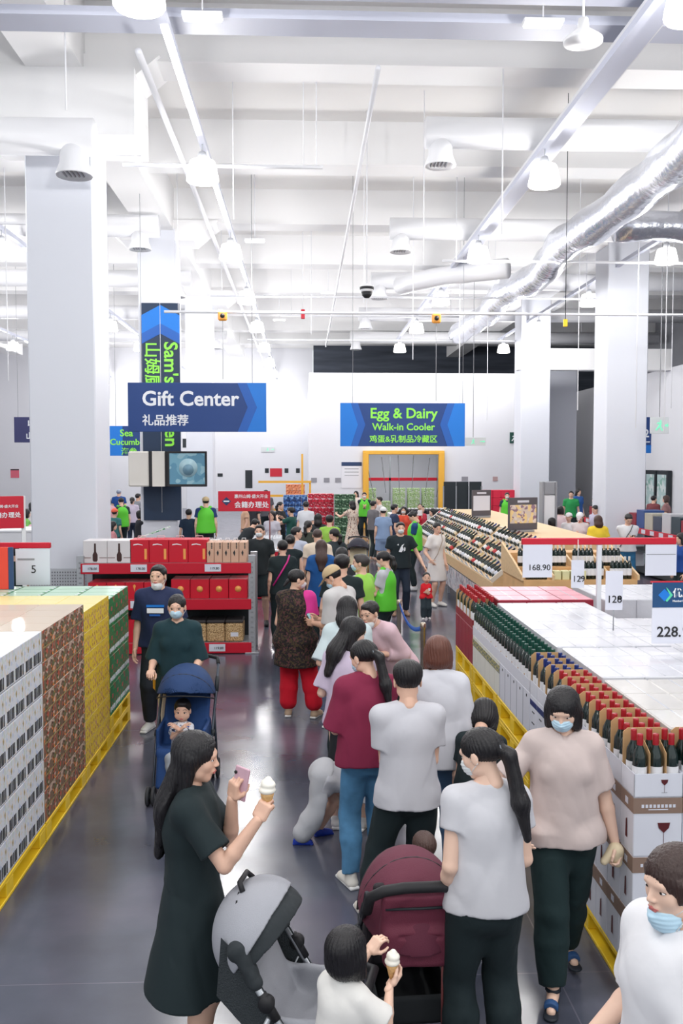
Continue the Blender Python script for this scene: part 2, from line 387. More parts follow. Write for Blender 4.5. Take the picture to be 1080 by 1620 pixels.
for X in (-6.35,-1.55,3.75,8.0):
    for Y in (-1.5, 3.6):
        l = bpy.data.lights.new('lamp_light', 'POINT'); l.energy = LAMP_W; l.shadow_soft_size = .22; l.color = (1,.985,.97)
        o = bpy.data.objects.new('lamp_light', l); COL.objects.link(o); o.location = (X, Y, LAMP_Z-.42)
TRK = colmat((206,210,226), .5, nm='trunking'); TUBE = colmat((255,255,255), .4, nm='lit_tube', emit=4)
for i, X in enumerate(rows):
    r = empty('lamp_trunking', (X,0,7.62), 0, 'long white trunking rail carrying the %s row of pendant lamps' % ('leftmost','second from left','central left','central right','rightmost')[i], 'rail')
    MB().box((-.05,4,0),(.05,54 if X < 2 else 37,.09),TRK).build('rail', r)
    if i in (2,0,1):
        m = MB()
        for k in range(8): y = 9.0+5.42*k+1.6; MB().box((-.04,y,-.03),(.04,y+2.3,-.001),TUBE).build('tube_light', r)
# lengthwise pipes and cable trays
def pipe(label, X, Z, r, Y0, Y1, m, name='pipe', cat='pipe', pts=None):
    return thing1(name, MB().tube(pts or [(X,Y0,Z),(X,Y1,Z)], r, m, 12), label, cat)
PIPE = colmat((232,233,238), .4, nm='pipe')
pipe('thin white pipe running lengthwise above the left aisle', -2.07, 7.9, .045, 11.9, 48, PIPE)
pipe('thin white pipe running lengthwise above the middle of the queue', .95, 7.75, .035, 11.9, 40, PIPE)
r = empty('cable_tray', (3.95,0,7.75), 0, 'wide cable tray with a lavender underside running above the right display', 'cable tray')
MB().box((-.16,4,0),(.16,30,.02),TRK).build('tray_floor', r)
for s in (-1,1): MB().box((s*.16,4,0),(s*.16+s*.015,30,.11),PIPE).build('tray_side', r)
thing1('cable_duct', MB().box((-20+.6,10.4,8.0),(15,10.75,8.12),TRK).box((-19.4,10.4,8.12),(15,10.43,8.3),PIPE), 'shallow lavender cable duct crossing the hall nearest the camera', 'duct')
thing1('cable_duct', MB().box((-19.4,11.3,8.05),(15,11.75,8.16),TRK), 'second shallow cable duct crossing the hall just behind the nearest', 'duct')
for i, (X0, X1, Y, Z, nm) in enumerate(((-2.8,.3,14.6,7.35,'above the first lamps'),(-.7,5,29.5,7.4,'behind the dome camera'),(-2,9,33,7.1,'in front of the dark upper wall'),(-3,9,20.06,5.98,'that carries the orange winches'),(-9,-3.9,18,7.3,'left of the first column'),(3,12,20,7.1,'right of the foil duct'),(-2.5,8,25,7.2,'crossing above the hanging signs'))):
    o = thing1('cross_pipe', MB().cyl((X0,Y,Z),(X1,Y,Z),.03,PIPE,8), 'thin white pipe hung across the hall %s' % nm, 'pipe')
    for hx in (X0+.3, X1-.3): MB().cyl((hx,Y,Z),(hx,Y,9.51),.009,PIPE,6).build('hanger', o)
rod = None
hang = [(2,29.5,7.4),(-2.6,14.6,7.35),(.2,14.6,7.35),(-1.2,16,6.9),(1.3,20,6.2),(2.2,17,6.4),(4.4,26,3.6),(5.5,27.5,4.0),(6.6,22,4.0),(7.3,20,3.5),(7.7,19.4,3.4),(-3.0,12,7.2),(-5,18,4.5),(-6,19,4.4),(-4.8,23,4.3),(3.0,14,6.2),(2.6,22,5.2),(.2,25,6.2),(8.9,24,4.2),(9.4,24,4.2),(9.9,24.5,4.2)]
for X, Y, Z in hang:
    if rod is None: rod = MB().cyl((0,0,0),(0,0,1),.011,PIPE,6).build('hanger_rod'); o = rod
    else: o = rod.copy(); COL.objects.link(o)
    o.location = (X,Y,Z); o.scale = (1,1,9.5-Z); tag(o, 'thin white hanger rod dropping from the ceiling', 'rod', 'thin hanger rods dropping from the ceiling')
# air ducts with drum diffusers
DUCT = mat('duct_paint', (238,239,243), .38, bump=.12, bscale=6)
side = {-1:'left',1:'right'}
for i, Y in enumerate((15.3,21.5,27.6,33.8,40)):
    o_ = ('nearest','second','third','fourth','farthest')[i]
    for s, (xa, xb) in ((-1,(-19,-3.32)),(1,(2.0,15.5))):
        Zd = 7.28 if (i == 0 and s < 0) else 8.15; Yd = 13.2 if (i == 0 and s < 0) else Y; r = empty('air_duct', (0,Yd,Zd), 0, '%s white round air duct crossing the %s half of the hall' % (o_, side[s]), 'air duct')
        for hx in (xa*.25+xb*.75, xa*.1+xb*.9): MB().cyl((hx,0,.2),(hx,0,9.51-Zd),.012,PIPE,6).build('hanger', r)
        MB().cyl((xa,0,0),(xb+(.4 if (i == 0 and s < 0) else 0),0,0),.25,DUCT,20).build('duct_body', r)
        x = (-3.2 if i == 0 else -3.75) if s < 0 else 2.25
        d = MB().lathe([(.2,0),(.2,-.24),(.26,-.4),(.25,-.42),(.17,-.38),(0,-.37)], DUCT, (x,0,-.12), 20).build('drum_diffuser', r)
        g = MB()
        for k in range(5): g.box((x-.15+k*.06,-.13,-.515),(x-.13+k*.06,.13,-.49),GREY)
        g.build('grille', d)
FOIL = mat('foil_wrap', (216,219,228), .24, metal=.75, bump=1.0, bscale=5.5)
pts = [(5.7+.12*math.sin(y*.9),y,7.42+.05*math.sin(y*1.3)) for y in np.arange(12,34,.5)]
thing1('foil_duct', MB().tube(pts,[.36+.03*math.sin(i*1.7) for i in range(len(pts))],FOIL,20), 'crinkled silver foil wrapped duct running lengthwise above the right display', 'air duct')
pts = [(6.3+x,18.6,7.5+.04*math.sin(x*2)) for x in np.arange(0,6.4,.4)]
thing1('foil_duct', MB().tube(pts,[.30+.02*math.sin(i*1.9) for i in range(len(pts))],FOIL,20), 'crinkled silver foil duct branching to the right wall', 'air duct')
pts = [(2.6,24.9,7.5),(3.0,24.3,7.5),(3.5,23.7,7.5),(4.2,23.1,7.5),(5.0,22.6,7.5)]
thing1('elbow_duct', MB().tube(pts,.25,DUCT,16), 'white duct elbow bending towards the foil duct', 'air duct')
# batten lights
bp = None
for X, Y in ((-1.18,11.1),(2.85,11.1),(-1.15,22),(5.4,26),(.75,28.5),(-.9,34)):
    if bp is None:
        bp = empty('batten_light', (X,Y,7.95), 0, 'short bright fluorescent batten under the ceiling', 'light', 'short fluorescent battens under the ceiling')
        MB().bbox((-.24,-.08,0),(.24,.08,.05),WHITE,.008).build('housing', bp); MB().cyl((0,0,.05),(0,0,1.56),.01,PIPE,6).build('rod', bp)
        for k in (-1,1): MB().box((-.22,k*.036-.026,-.02),(.22,k*.036+.026,-.001),TUBE).build('tube_light', bp)
    else: c = copy_tree(bp); c.location = (X,Y,7.95); c['label'] = 'short bright fluorescent batten %s' % {2.85:'at the top right',-1.15:'beyond the first left batten',5.4:'right of the foil duct end',.75:'near the dome camera',-.9:'deepest on the left'}[X]
# speaker, dome camera, winches
p = W(922,55,9.6); r = empty('ceiling_speaker', p, 0, 'round white speaker hanging on a rod at the top right', 'speaker')
MB().lathe([(.05,.16),(.06,.06),(.2,-.05),(.2,-.08),(0,-.08)],WHITE).build('horn', r); MB().cyl((0,0,.15),(0,0,9.5-p.z),.012,PIPE,6).build('rod', r)
p = W(580,462,18); r = empty('dome_camera', p, 0, 'black and white banded dome camera hanging above the queue', 'camera')
MB().lathe([(.05,.16),(.13,.12),(.135,.06),(.11,.0)],WHITE).lathe([(.137,.095),(.139,.07),(.135,.045)],BLK).build('housing', r); MB().lathe([(.11,.0),(.09,-.07),(.05,-.11),(0,-.12)],BLK).build('dome', r); MB().cyl((0,0,.15),(0,0,9.5-p.z),.014,PIPE,6).build('rod', r)
OR = colmat((250,170,70), .5, nm='orange')
for px_, w_ in ((352,'gift sign'),(690,'egg and dairy sign')):
    p = W(px_, 500 if px_ < 400 else 504, 20); r = empty('winch', p, 0, 'small orange winch holding the wire of the %s' % w_, 'winch')
    MB().bbox((-.1,-.05,-.1),(.1,.05,.1),OR,.03).build('housing', r); MB().cyl((0,-.07,0),(0,-.05,0),.05,BLK,16).build('drum', r); MB().cyl((0,0,-.1),(0,0,-1.35 if px_ < 400 else -1.78),.006,GREY,5).build('wire', r)
p = W(479,497,24); thing1('alarm_box', MB().bbox((-.05,-.05,-.12),(.05,.05,.12),RED,.01), 'small red alarm box hanging below the ceiling', 'alarm', loc=p); MB().cyl((0,0,.12),(0,0,9.5-p.z),.01,PIPE,6).build('rod', COL.objects['alarm_box'])
p = W(894,511,17); r = empty('pull_cord', p, 0, 'yellow pull tag hanging on a long dark cord near the right column', 'cord'); MB().bbox((-.04,-.02,-.07),(.04,.02,.07),YEL,.01).build('pull_tag', r); MB().cyl((0,0,.07),(0,0,9.5-p.z),.007,DARK,5).build('cord', r)
# ---------------------------------------------------------------- hanging signs
B1, B2, B3 = colmat((20,62,128),.5,nm='sign_blue'), colmat((10,120,215),.5,nm='sign_bright'), colmat((24,92,180),.5,nm='sign_mid')
def board(r, x0, x1, z0, z1, m, t=.05): return MB().bbox((x0,-t/2,z0),(x1,t/2,z1),m,.006).build('board', r)
a = W(203,683,20); b = W(421,606,20); cx = (a.x+b.x)/2; cz = (a.z+b.z)/2; hw = (b.x-a.x)/2; hh = (b.z-a.z)/2
r = empty('gift_center_sign', (cx,20,cz), 0, 'blue hanging sign reading Gift Center with Chinese below', 'sign'); board(r,-hw,hw,-hh,hh,B1)
c = MB(); Tm = Matrix.Translation((0,-.027,0))@Matrix.Rotation(math.pi/2,4,'X')
c.prism([(hw-.62,-hh),(hw-.42,-hh),(hw-.2,0),(hw-.42,hh),(hw-.62,hh),(hw-.4,0)],.006,B3,Tm); c.prism([(hw-.42,-hh),(hw,-hh),(hw,hh),(hw-.42,hh),(hw-.2,0)],.008,B2,Tm); c.build('chevron', r)
text('Gift Center', .44, WTXT, r, (-hw+.3,-.03,.04), bold=.022); text('礼品推荐', .25, WTXT, r, (-hw+.3,-.03,-.37), bold=.018)
for x in (-hw+.3,hw-.3): MB().cyl((x,0,hh),(x,0,9.5-cz),.006,GREY,5).build('wire', r)
a = W(538,706,22); b = W(735,638,22); cx = (a.x+b.x)/2; cz = (a.z+b.z)/2; hw = (b.x-a.x)/2; hh = (b.z-a.z)/2
r = empty('egg_and_dairy_sign', (cx,22,cz), 0, 'blue hanging sign reading Egg and Dairy Walk-in Cooler in green', 'sign'); board(r,-hw,hw,-hh,hh,B1)
c = MB()
for s in (-1,1):
    q = [(s*(hw-.42),-hh),(s*(hw-.25),-hh),(s*(hw-.42),0),(s*(hw-.25),hh),(s*(hw-.42),hh),(s*(hw-.62+.02),0)]
    c.prism(q if s > 0 else q[::-1],.006,B3,Tm); q = [(s*(hw-.25),-hh),(s*hw,-hh),(s*hw,hh),(s*(hw-.25),hh),(s*(hw-.42),0)]; c.prism(q if s > 0 else q[::-1],.008,B2,Tm)
c.build('chevron', r)
text('Egg & Dairy', .34, GREENTXT, r, (0.02,-.03,.16), align='CENTER', bold=.022); text('Walk-in Cooler', .235, GREENTXT, r, (.02,-.03,-.13), align='CENTER', bold=.02); text('鸡蛋&乳制品冷藏区', .19, GREENTXT, r, (.02,-.03,-.41), align='CENTER', bold=.015)
for x in (-hw+.3,hw-.05): MB().cyl((x,0,hh),(x,0,9.5-cz),.006,GREY,5).build('wire', r)
# column banner (kitchen)
yb = 23.0; a = W(228,823,yb); b = W(284,480,yb); hw = (b.x-a.x)/2; z0, z1 = a.z, b.z
r = empty('column_banner', ((a.x+b.x)/2,yb,0), 0, 'tall navy banner with rotated green lettering on the second column', 'banner')
MB().bbox((-hw,-.05,z0),(hw,.0,z1),colmat((24,48,78),.5,nm='banner_navy'),.005).build('panel', r)
c = MB(); Tb = Matrix.Translation((0,-.056,0))@Matrix.Rotation(math.pi/2,4,'X')
c.prism([(-hw,z1-.75),(0,z1-.5),(hw,z1-.75),(hw,z1-.3),(0,z1-.05),(-hw,z1-.3)],.006,B2,Tb); c.prism([(-hw,z1-1.0),(0,z1-.75),(hw,z1-1.0),(hw,z1-.75),(0,z1-.5),(-hw,z1-.75)],.006,B3,Tb); c.build('chevron', r)
RT = FACE @ Matrix.Rotation(-math.pi/2,3,'Z')
text("Sam's Kitchen", .46, GREENTXT, r, (.09,-.06,W(260,541,yb).z), RT, bold=.02); text('山姆厨房', .40, GREENTXT, r, (-.36,-.06,W(240,541,yb).z), RT, bold=.015)
MB().cyl((-.01,-.065,z0+.2),(-.01,-.065,z1),.006,WHITE,5).build('trim_wire', r)
# sea cucumber + checkout signs
a = W(168,721,28); b = W(262,674,28); r = empty('sea_cucumber_sign', ((a.x+b.x)/2,28,(a.z+b.z)/2), 0, 'blue sign with green words Sea Cucumber half hidden behind the banner', 'sign'); hw = (b.x-a.x)/2; hh = (b.z-a.z)/2
board(r,-hw,hw,-hh,hh,B1); MB().box((-hw,-.032,-hh),(-hw+.5,-.026,hh),B2).build('chevron', r)
text('Sea', .29, GREENTXT, r, (-hw+.42,-.035,.14), bold=.02); text('Cucumber', .26, GREENTXT, r, (-hw+.12,-.035,-.12), bold=.02); text('海参', .24, GREENTXT, r, (-hw+.45,-.035,-.41), bold=.015)
for x in (-.6,.6): MB().cyl((x,0,hh),(x,0,9.5-r.location.z),.006,GREY,5).build('wire', r)
a = W(23,700,30); b = W(75,660,30); r = empty('checkout_sign', ((a.x+b.x)/2,30,(a.z+b.z)/2), 0, 'navy sign with white Chinese letters half behind the nearest column', 'sign'); hw = (b.x-a.x)/2; hh = (b.z-a.z)/2
board(r,-hw,hw,-hh,hh,colmat((50,52,100),.5,nm='checkout_navy')); text('收银台', .27, WTXT, r, (-.1,-.035,.1), bold=.02); text('山姆会员', .24, WTXT, r, (-.16,-.035,-.28), bold=.02)
for x in (-.4,.4): MB().cyl((x,0,hh),(x,0,9.5-r.location.z),.006,GREY,5).build('wire', r)
# exit signs
EXITG = colmat((120,220,180), .4, nm='exit_green', emit=.5); DKG = colmat((20,70,62), .5, nm='dark_green')
def exitsign(x0, y0, x1, y1, Y, label, dark=False):
    a = W(x0,y1,Y); b = W(x1,y0,Y); r = empty('exit_sign', ((a.x+b.x)/2,Y,(a.z+b.z)/2), 0, label, 'sign'); w = (b.x-a.x)/2; h_ = (b.z-a.z)/2
    MB().bbox((-w,-.03,-h_),(w,.03,h_),DKG if dark else colmat((215,220,222),.4,nm='clear_panel'),.004).build('panel', r)
    m = EXITG if not dark else WTXT; p = MB(); T_ = Matrix.Translation((0,-.036,0))@Matrix.Rotation(math.pi/2,4,'X'); k = h_*.8
    p.prism([(.0,k*.5),(k*.22,k*.5),(k*.22,k*.8),(0,k*.8)],.004,m,T_); p.prism([(-.35*k,.45*k),(.3*k,.45*k),(.15*k,-.1*k),(.5*k,-.8*k),(.25*k,-.8*k),(0,-.25*k),(-.5*k,-.8*k),(-.7*k,-.7*k),(-.2*k,-.05*k),(-.1*k,.25*k),(-.5*k,.2*k)],.004,m,T_)
    p.prism([(w*.55,-.15*k),(w*.8,-.15*k),(w*.8,-.4*k),(w*.95,0),(w*.8,.4*k),(w*.8,.15*k),(w*.55,.15*k)],.004,m,T_); p.build('running_figure', r)
    if not dark and Y < 37: MB().cyl((0,0,h_),(0,0,9.5-r.location.z),.008,GREY,5).build('rod', r)
    return r
exitsign(728,692,768,705,24,'pale green exit sign hanging right of the egg and dairy sign'); exitsign(413,707,434,715,54.97,'small pale green exit sign on the far left wall'); exitsign(1028,660,1057,686,22,'pale green exit sign hanging right of the right column'); exitsign(806,684,820,701,37.97,'dark green exit sign on the cooler wall',True)
a = W(1013,717,25); b = W(1030,660,25); r = empty('vertical_sign', ((a.x+b.x)/2,25,(a.z+b.z)/2), 0, 'narrow upright blue sign right of the right column', 'sign'); w = (b.x-a.x)/2; h_ = (b.z-a.z)/2
board(r,-w,w,-h_,h_,B1); MB().box((-w,-.03,-h_),(w,-.026,-h_*.55),B2).build('chevron', r); text('2', .3, WTXT, r, (0,-.035,-.05), align='CENTER', bold=.02); MB().box((-.08,-.031,-.2),(.1,-.026,-.17),WTXT).build('text_line', r); MB().cyl((0,0,h_),(0,0,9.5-r.location.z),.008,GREY,5).build('rod', r)
# ---------------------------------------------------------------- cooler doorway and what is inside
r = empty('door_frame', ((d0+d1)/2,37.9,0), 0, 'yellow steel frame around the walk-in cooler opening', 'door frame'); hw = (d1-d0)/2
DY = colmat((240,180,60), .5, nm='door_yellow')
for s in (-1,1): MB().bbox((s*hw-.12,-.12,0),(s*hw+.12,.12,dz),DY,.02).build('post', r)
MB().bbox((-hw-.12,-.1,dz-.08),(hw+.12,.1,dz+.08),DY,.02).build('lintel', r)
m = MB(); m.box((d0-1,46,0),(d1+1,46.2,4.2),WALL); m.box((d0-1.2,38.3,0),(d0-1,46,4.2),WALL); m.box((d1+1,38.3,0),(d1+1.2,46,4.2),WALL); m.box((d0-1.2,38.3,4.2),(d1+1.2,46.2,4.4),colmat((180,184,190),.6,nm='cooler_ceiling')); struct('wall_cooler', m)
l = bpy.data.lights.new('cooler_light', 'AREA'); l.energy = 120; l.size = 3; o = bpy.data.objects.new('cooler_light', l); COL.objects.link(o); o.location = ((d0+d1)/2,42,4.1)
m = MB(); TRS = colmat((120,124,130),.4,nm='curtain_strip', alpha=.5)
for i, x in enumerate((-.95,-.55,-.1,.3,.75,1.1)): m.box((x,.0,dz-1.7+.1*(i%2)),(x+.03,.02,dz-.1),TRS, Matrix.Rotation(.08*(i-2.5),4,'Y'))
tag(m.build('strip_curtain', None, ((d0+d1)/2,38.12,0)), 'dark translucent curtain strips hanging in the cooler opening', 'curtain')
r = empty('cooler_rack', ((d0+d1)/2,44,0), 0, 'pallet rack with a red beam inside the cooler', 'rack')
MB().bbox((-2.3,-.05,1.85),(2.3,.05,2.0),RED,.01).build('beam', r)
for x in (-2.3,0,2.3): MB().box((x-.04,-.05,0),(x+.04,.05,3),GREY).build('upright', r)
LG = speckle('green_carton', (196,222,160), [(240,246,230),(150,195,110)], 14, .56)
cb = None
for i in range(6):
    for j in range(5):
        if i in (2,) and j > 2: continue
        if cb is None: cb = MB().bbox((-.28,-.2,0),(.28,.2,.3),LG,.01).build('cooler_carton'); o = cb
        else: o = cb.copy(); COL.objects.link(o)
        o.location = ((d0+d1)/2-1.75+i*.68, 42.6, .02+j*.305); tag(o, 'pale green carton in the cooler, %s stack from the left, %s layer up' % (nth(i), LAY[j]), 'carton', 'pale green cartons inside the walk-in cooler')
# ================================================================ goods on pallets, left side
FX = -1.87
def pallet(name, lx, ly, h, label, m=YEL, n=3, group=None):
    """pallet with its long side along y; origin at the middle of its base"""
    r = empty(name, (0,0,0), 0, label, 'pallet', group); d = MB(); k = h*.2
    for i in range(5): x = -lx/2+i*(lx-.12)/4; d.bbox((x,-ly/2,h-k),(x+.12,ly/2,h),m,.004)
    d.build('deck', r); b = MB()
    for sx in (-1,0,1): b.bbox((sx*(lx/2-.05)-.05,-ly/2,0),(sx*(lx/2-.05)+.05,ly/2,k*.8),m,.004)
    b.build('bottom_runner', r); q = MB()
    for sx in (-1,0,1):
        for i in range(n): y = -ly/2+.07+i*(ly-.14)/(n-1); q.bbox((sx*(lx/2-.05)-.049,y-.07,k*.8),(sx*(lx/2-.05)+.049,y+.07,h-k),m,.004)
    q.build('blocks', r); return r
def place(proto, loc, label=None, group=None, rz=None, first=[set()]):
    """first call moves the prototype itself, later calls copy it"""
    key = proto.name
    if key in first[0]: o = copy_tree(proto)
    else: first[0].add(key); o = proto
    o.location = loc
    if rz is not None: o.rotation_euler = (0,0,rz)
    if label: o['label'] = label
    if group: o['group'] = group
    return o
def carton_base(w, l, h, m, name, r=.004):
    mb = MB(); mb.bbox((-w/2+.001,-l/2+.001,.001),(w/2-.001,l/2-.001,h-.001),m,r); return mb
def scribble(mb, m, x, y0, y1, z0, z1, n, rnd, horiz=False, t=.0012):
    for i in range(n):
        y = y0+(y1-y0)*(i+.5)/n; w = (y1-y0)/n*rnd.uniform(.2,.42); a = z0+(z1-z0)*rnd.uniform(0,.25); b = z1-(z1-z0)*rnd.uniform(0,.25); mb.box((x-t,y-w,a),(x+t,y+w,b),m)
rnd = random.Random(4)
WCT = speckle('white_carton_print', (226,229,236), [(206,214,232),(214,222,214),(232,222,212)], 16, .62, .5)
w, l, h = .36, .40, .2333
mb = carton_base(w, l, h, WCT, 'milk_carton')
for i in range(12):
    if i in (5,): continue
    y = -l/2+.025+i*(l-.04)/12; mb.box((w/2-.001,y,.02),(w/2+.001,y+(.014 if i%3 else .02),.095),BLK)
mb.box((w/2-.0012,-l/2+.01,.008),(w/2+.0012,l/2-.01,.012),GREY)
for i in range(3): mb.prism([(.0,0),(.012,.02),(.004,.045),(-.012,.03)],.001,colmat((190,170,120),.6,nm='motif'),Matrix.Translation((w/2+.0005,-.12+i*.13,.14))@Matrix(((0,0,1,0),(1,0,0,0),(0,1,0,0),(0,0,0,1))))
milk = tag(mb.build('milk_carton'), None, 'carton')
for c in range(2):
    for j in range(6):
        for i in range(4):
            y = 6.55-.2-i*.4
            place(milk, (FX-.18-c*.362,y,.15+j*h), 'white bar-striped drink carton, %s layer up, %s from its far end, %s column' % (LAY[j], nth(i), ('aisle','inner')[c]), 'white drink cartons in the nearest left stack')
BRN = speckle('brown_carton_print', (120,96,74), [(232,134,56),(100,108,66),(206,176,160),(186,84,60)], 9, .6, .55, (1,1,1.6))
w, l, h = .36, .305, .2333
mb = carton_base(w, l, h, colmat((198,180,160),.5,nm='brown_top',coat=.4), 'juice_carton'); mb.box((w/2-.001,-l/2+.002,.003),(w/2+.001,l/2-.002,h-.004),BRN)
mb.box((w/2,-l/2+.004,.1),(w/2+.0022,l/2-.004,.108),colmat((170,150,90),.6,nm='thin_line'))
for k in (-.08,.07):
    for q in range(7): mb.box((w/2+.0008,k,.015+q*.03),(w/2+.0025,k+.012,.03+q*.03),colmat((70,30,30),.6,nm='dot'))
juice = tag(mb.build('juice_carton'), None, 'carton')
for c in range(3):
    for j in range(6):
        for i in range(4): place(juice, (FX-.18-c*.362,6.565+.1525+i*.305,.15+j*h), 'brown fruit-print carton, %s layer up, %s from its near end, %s column from aisle' % (LAY[j], nth(i), nth(c)), 'brown fruit cartons in the second left stack')
YCT = speckle('yellow_carton_print', (240,208,40), [(226,190,96),(206,150,110)], 20, .6, .5, (1,1,1))
w, l, h = .36, .245, .19
mb = carton_base(w, l, h, colmat((238,226,150),.5,nm='yellow_top',coat=.4), 'biscuit_carton'); mb.box((w/2-.001,-l/2+.003,.003),(w/2+.001,l/2-.003,h-.003),YCT)
for k in (-.07,0,.07):
    for q in range(2): mb.box((w/2+.0008,k,.03+q*.085),(w/2+.0025,k+.013,.055+q*.085),colmat((176,120,60),.6,nm='dot2'))
bis = tag(mb.build('biscuit_carton'), None, 'carton')
for c in range(4):
    for j in range(7):
        for i in range(4): place(bis, (FX-.18-c*.362,7.8+.1225+i*.245,.15+j*h), 'bright yellow carton, %s layer up, %s from its near end, %s column from aisle' % (LAY[j], nth(i), nth(c)), 'yellow cartons in the third left stack')
GCT = speckle('green_carton_print', (20,128,74), [(36,164,98),(190,80,80)], 15, .63, .4)
w, l, h = .36, .24, .285
mb = carton_base(w, l, h, colmat((40,150,84),.35,nm='green_top',coat=.6), 'beer_carton'); mb.box((w/2-.001,-l/2+.003,.003),(w/2+.001,l/2-.003,h-.003),GCT)
mb.box((-w/2+.02,-l/2+.01,h-.002),(w/2-.03,l/2-.01,h+.0008),colmat((190,222,200),.3,nm='green_film'))
scribble(mb, WTXT, w/2+.0016, -l/2+.01, l/2-.01, .035, .09, 9, rnd); scribble(mb, colmat((190,90,90),.6,nm='salmon'), w/2+.0016, -.03, .03, .15, .2, 3, rnd)
for i in range(2): mb.box((w/2-.03,-.08+i*.09,h-.001),(w/2-.005,-.03+i*.09,h+.001),WTXT)
beer = tag(mb.build('beer_carton'), None, 'carton')
for c in range(5):
    for j in range(4):
        for i in range(4): place(beer, (FX-.18-c*.362,8.79+.12+i*.24,.30+j*h), 'dark green lettered carton, %s layer up, %s from its near end, %s column from aisle' % (LAY[j], nth(i), nth(c)), 'dark green cartons in the fourth left stack')
pl = pallet('pallet', 1.1, 1.6, .15, 'yellow pallet under the white drink cartons'); place(pl, (FX-.545,5.75,0))
pl = pallet('pallet', 1.1, 1.2, .15, 'yellow pallet under the brown fruit cartons'); place(pl, (FX-.545,7.17,0))
pl = pallet('pallet', 1.5, .98, .15, 'yellow pallet under the bright yellow cartons', n=3); place(pl, (FX-.745,8.28,0))
pl = pallet('pallet', 1.84, .98, .15, 'yellow pallet lowest under the dark green cartons'); place(pl, (FX-.915,9.28,0)); place(pl, (FX-.915,9.28,.15), 'upper yellow pallet directly under the dark green cartons')
# ================================================================ right display
RX = 1.65
segs = [('S1',4.6,5.98,1),('S2',5.98,6.98,4),('S3',6.98,9.05,4),('S4',9.05,10.05,4)]
def rp(y0, y1, n, txt, x1=3.3):
    r = None
    for k in range(n):
        nm = ('lowest','second from the floor','third from the floor','topmost')[k] if n > 1 else 'single'
        if r is None: r = pallet('pallet', x1-RX, y1-y0-.015, .151 if n == 1 else .1875, '', n=3); place(r, (RX+(x1-RX)/2,(y0+y1)/2,0), '%s yellow pallet under the %s' % (nm, txt))
        else: place(r, (RX+(x1-RX)/2,(y0+y1)/2,k*.1875), '%s yellow pallet under the %s' % (nm, txt))
rp(4.47,5.97,1,'nearest red-capped wine'); rp(5.99,6.57,4,'blue-capped bottles',2.9); rp(6.59,7.72,4,'near half of the green-capped bottles',2.8); rp(7.74,8.87,4,'far half of the green-capped bottles',2.8); rp(8.89,9.88,4,'dark red cartons',2.8)
WC = mat('wine_carton', (224,226,236), .5, coat=.15); BAND = colmat((142,118,104),.55,nm='taupe'); GLASSRED = colmat((90,25,30),.4,nm='wine_red')
YZ = lambda x, y, z: Matrix.Translation((x,y,z))@Matrix(((0,0,-1,0),(-1,0,0,0),(0,1,0,0),(0,0,0,1)))   # x' -> -y, y' -> z, faces -x
XZ = lambda x, y, z: Matrix.Translation((x,y,z))@Matrix(((1,0,0,0),(0,0,-1,0),(0,1,0,0),(0,0,0,1)))     # faces -y
def wineglass(mb, T, s):
    mb.prism([(-.006*s,-.5*s),(.006*s,-.5*s),(.006*s,-.1*s),(.16*s,.05*s),(.2*s,.22*s),(-.2*s,.22*s),(-.16*s,.05*s),(-.006*s,-.1*s)],.0012,GLASSRED,T)
    mb.prism([(-.16*s,-.52*s),(.16*s,-.52*s),(.16*s,-.5*s),(-.16*s,-.5*s)],.0012,GREY,T)
def wcarton(name, w, l, h, m, band=True, glass=True, side=None):
    mb = MB().bbox((-w/2+.001,-l/2+.001,.001),(w/2-.001,l/2-.001,h-.001),m,.004)
    if band: mb.box((-w/2-.001,-l/2-.001,h-.082),(w/2-.001,l/2-.001,h-.003),BAND)
    if glass:
        wineglass(mb, XZ(.03,-l/2-.0015,.14), .16); 
        mb.prism([(-.012,-.05),(.012,-.05),(.006,.05),(-.008,.04)],.0015,GLASSRED,YZ(-w/2-.0015,0,.12))
        scribble2(mb, w, l, h)
    if side: side(mb, w, l, h)
    return tag(mb.build(name), None, 'carton')
def scribble2(mb, w, l, h):
    for i in range(9): x = -.085+i*.02; mb.box((x,-l/2-.0022,h-.052),(x+.013,-l/2-.001,h-.036),CARD)
    mb.box((-.05,-l/2-.0022,h-.064),(.05,-l/2-.001,h-.06),CARD)
    mb.prism([(-.02,-.015),(.02,-.015),(.02,.018),(-.02,.018)],.0012,CARD,YZ(-w/2-.0015,0,h-.045))
wc = wcarton('wine_carton', .25, .188, .305, WC)
for j in range(3):
    for i in range(8): place(wc, (RX+.125,4.55+i*.19,.151+j*.305), 'taupe-banded wine carton in the aisle-side row, %s layer up, %s from the camera' % (LAY[j], nth(i)), 'white wine cartons with taupe bands, outer row of the nearest stack')
    for i in range(1,6): place(wc, (RX+.125+i*.252,4.55,.151+j*.305), 'taupe-banded wine carton in the front row, %s layer up, %s right of the corner' % (LAY[j], nth(i-1)), 'white wine cartons with taupe bands facing the camera')
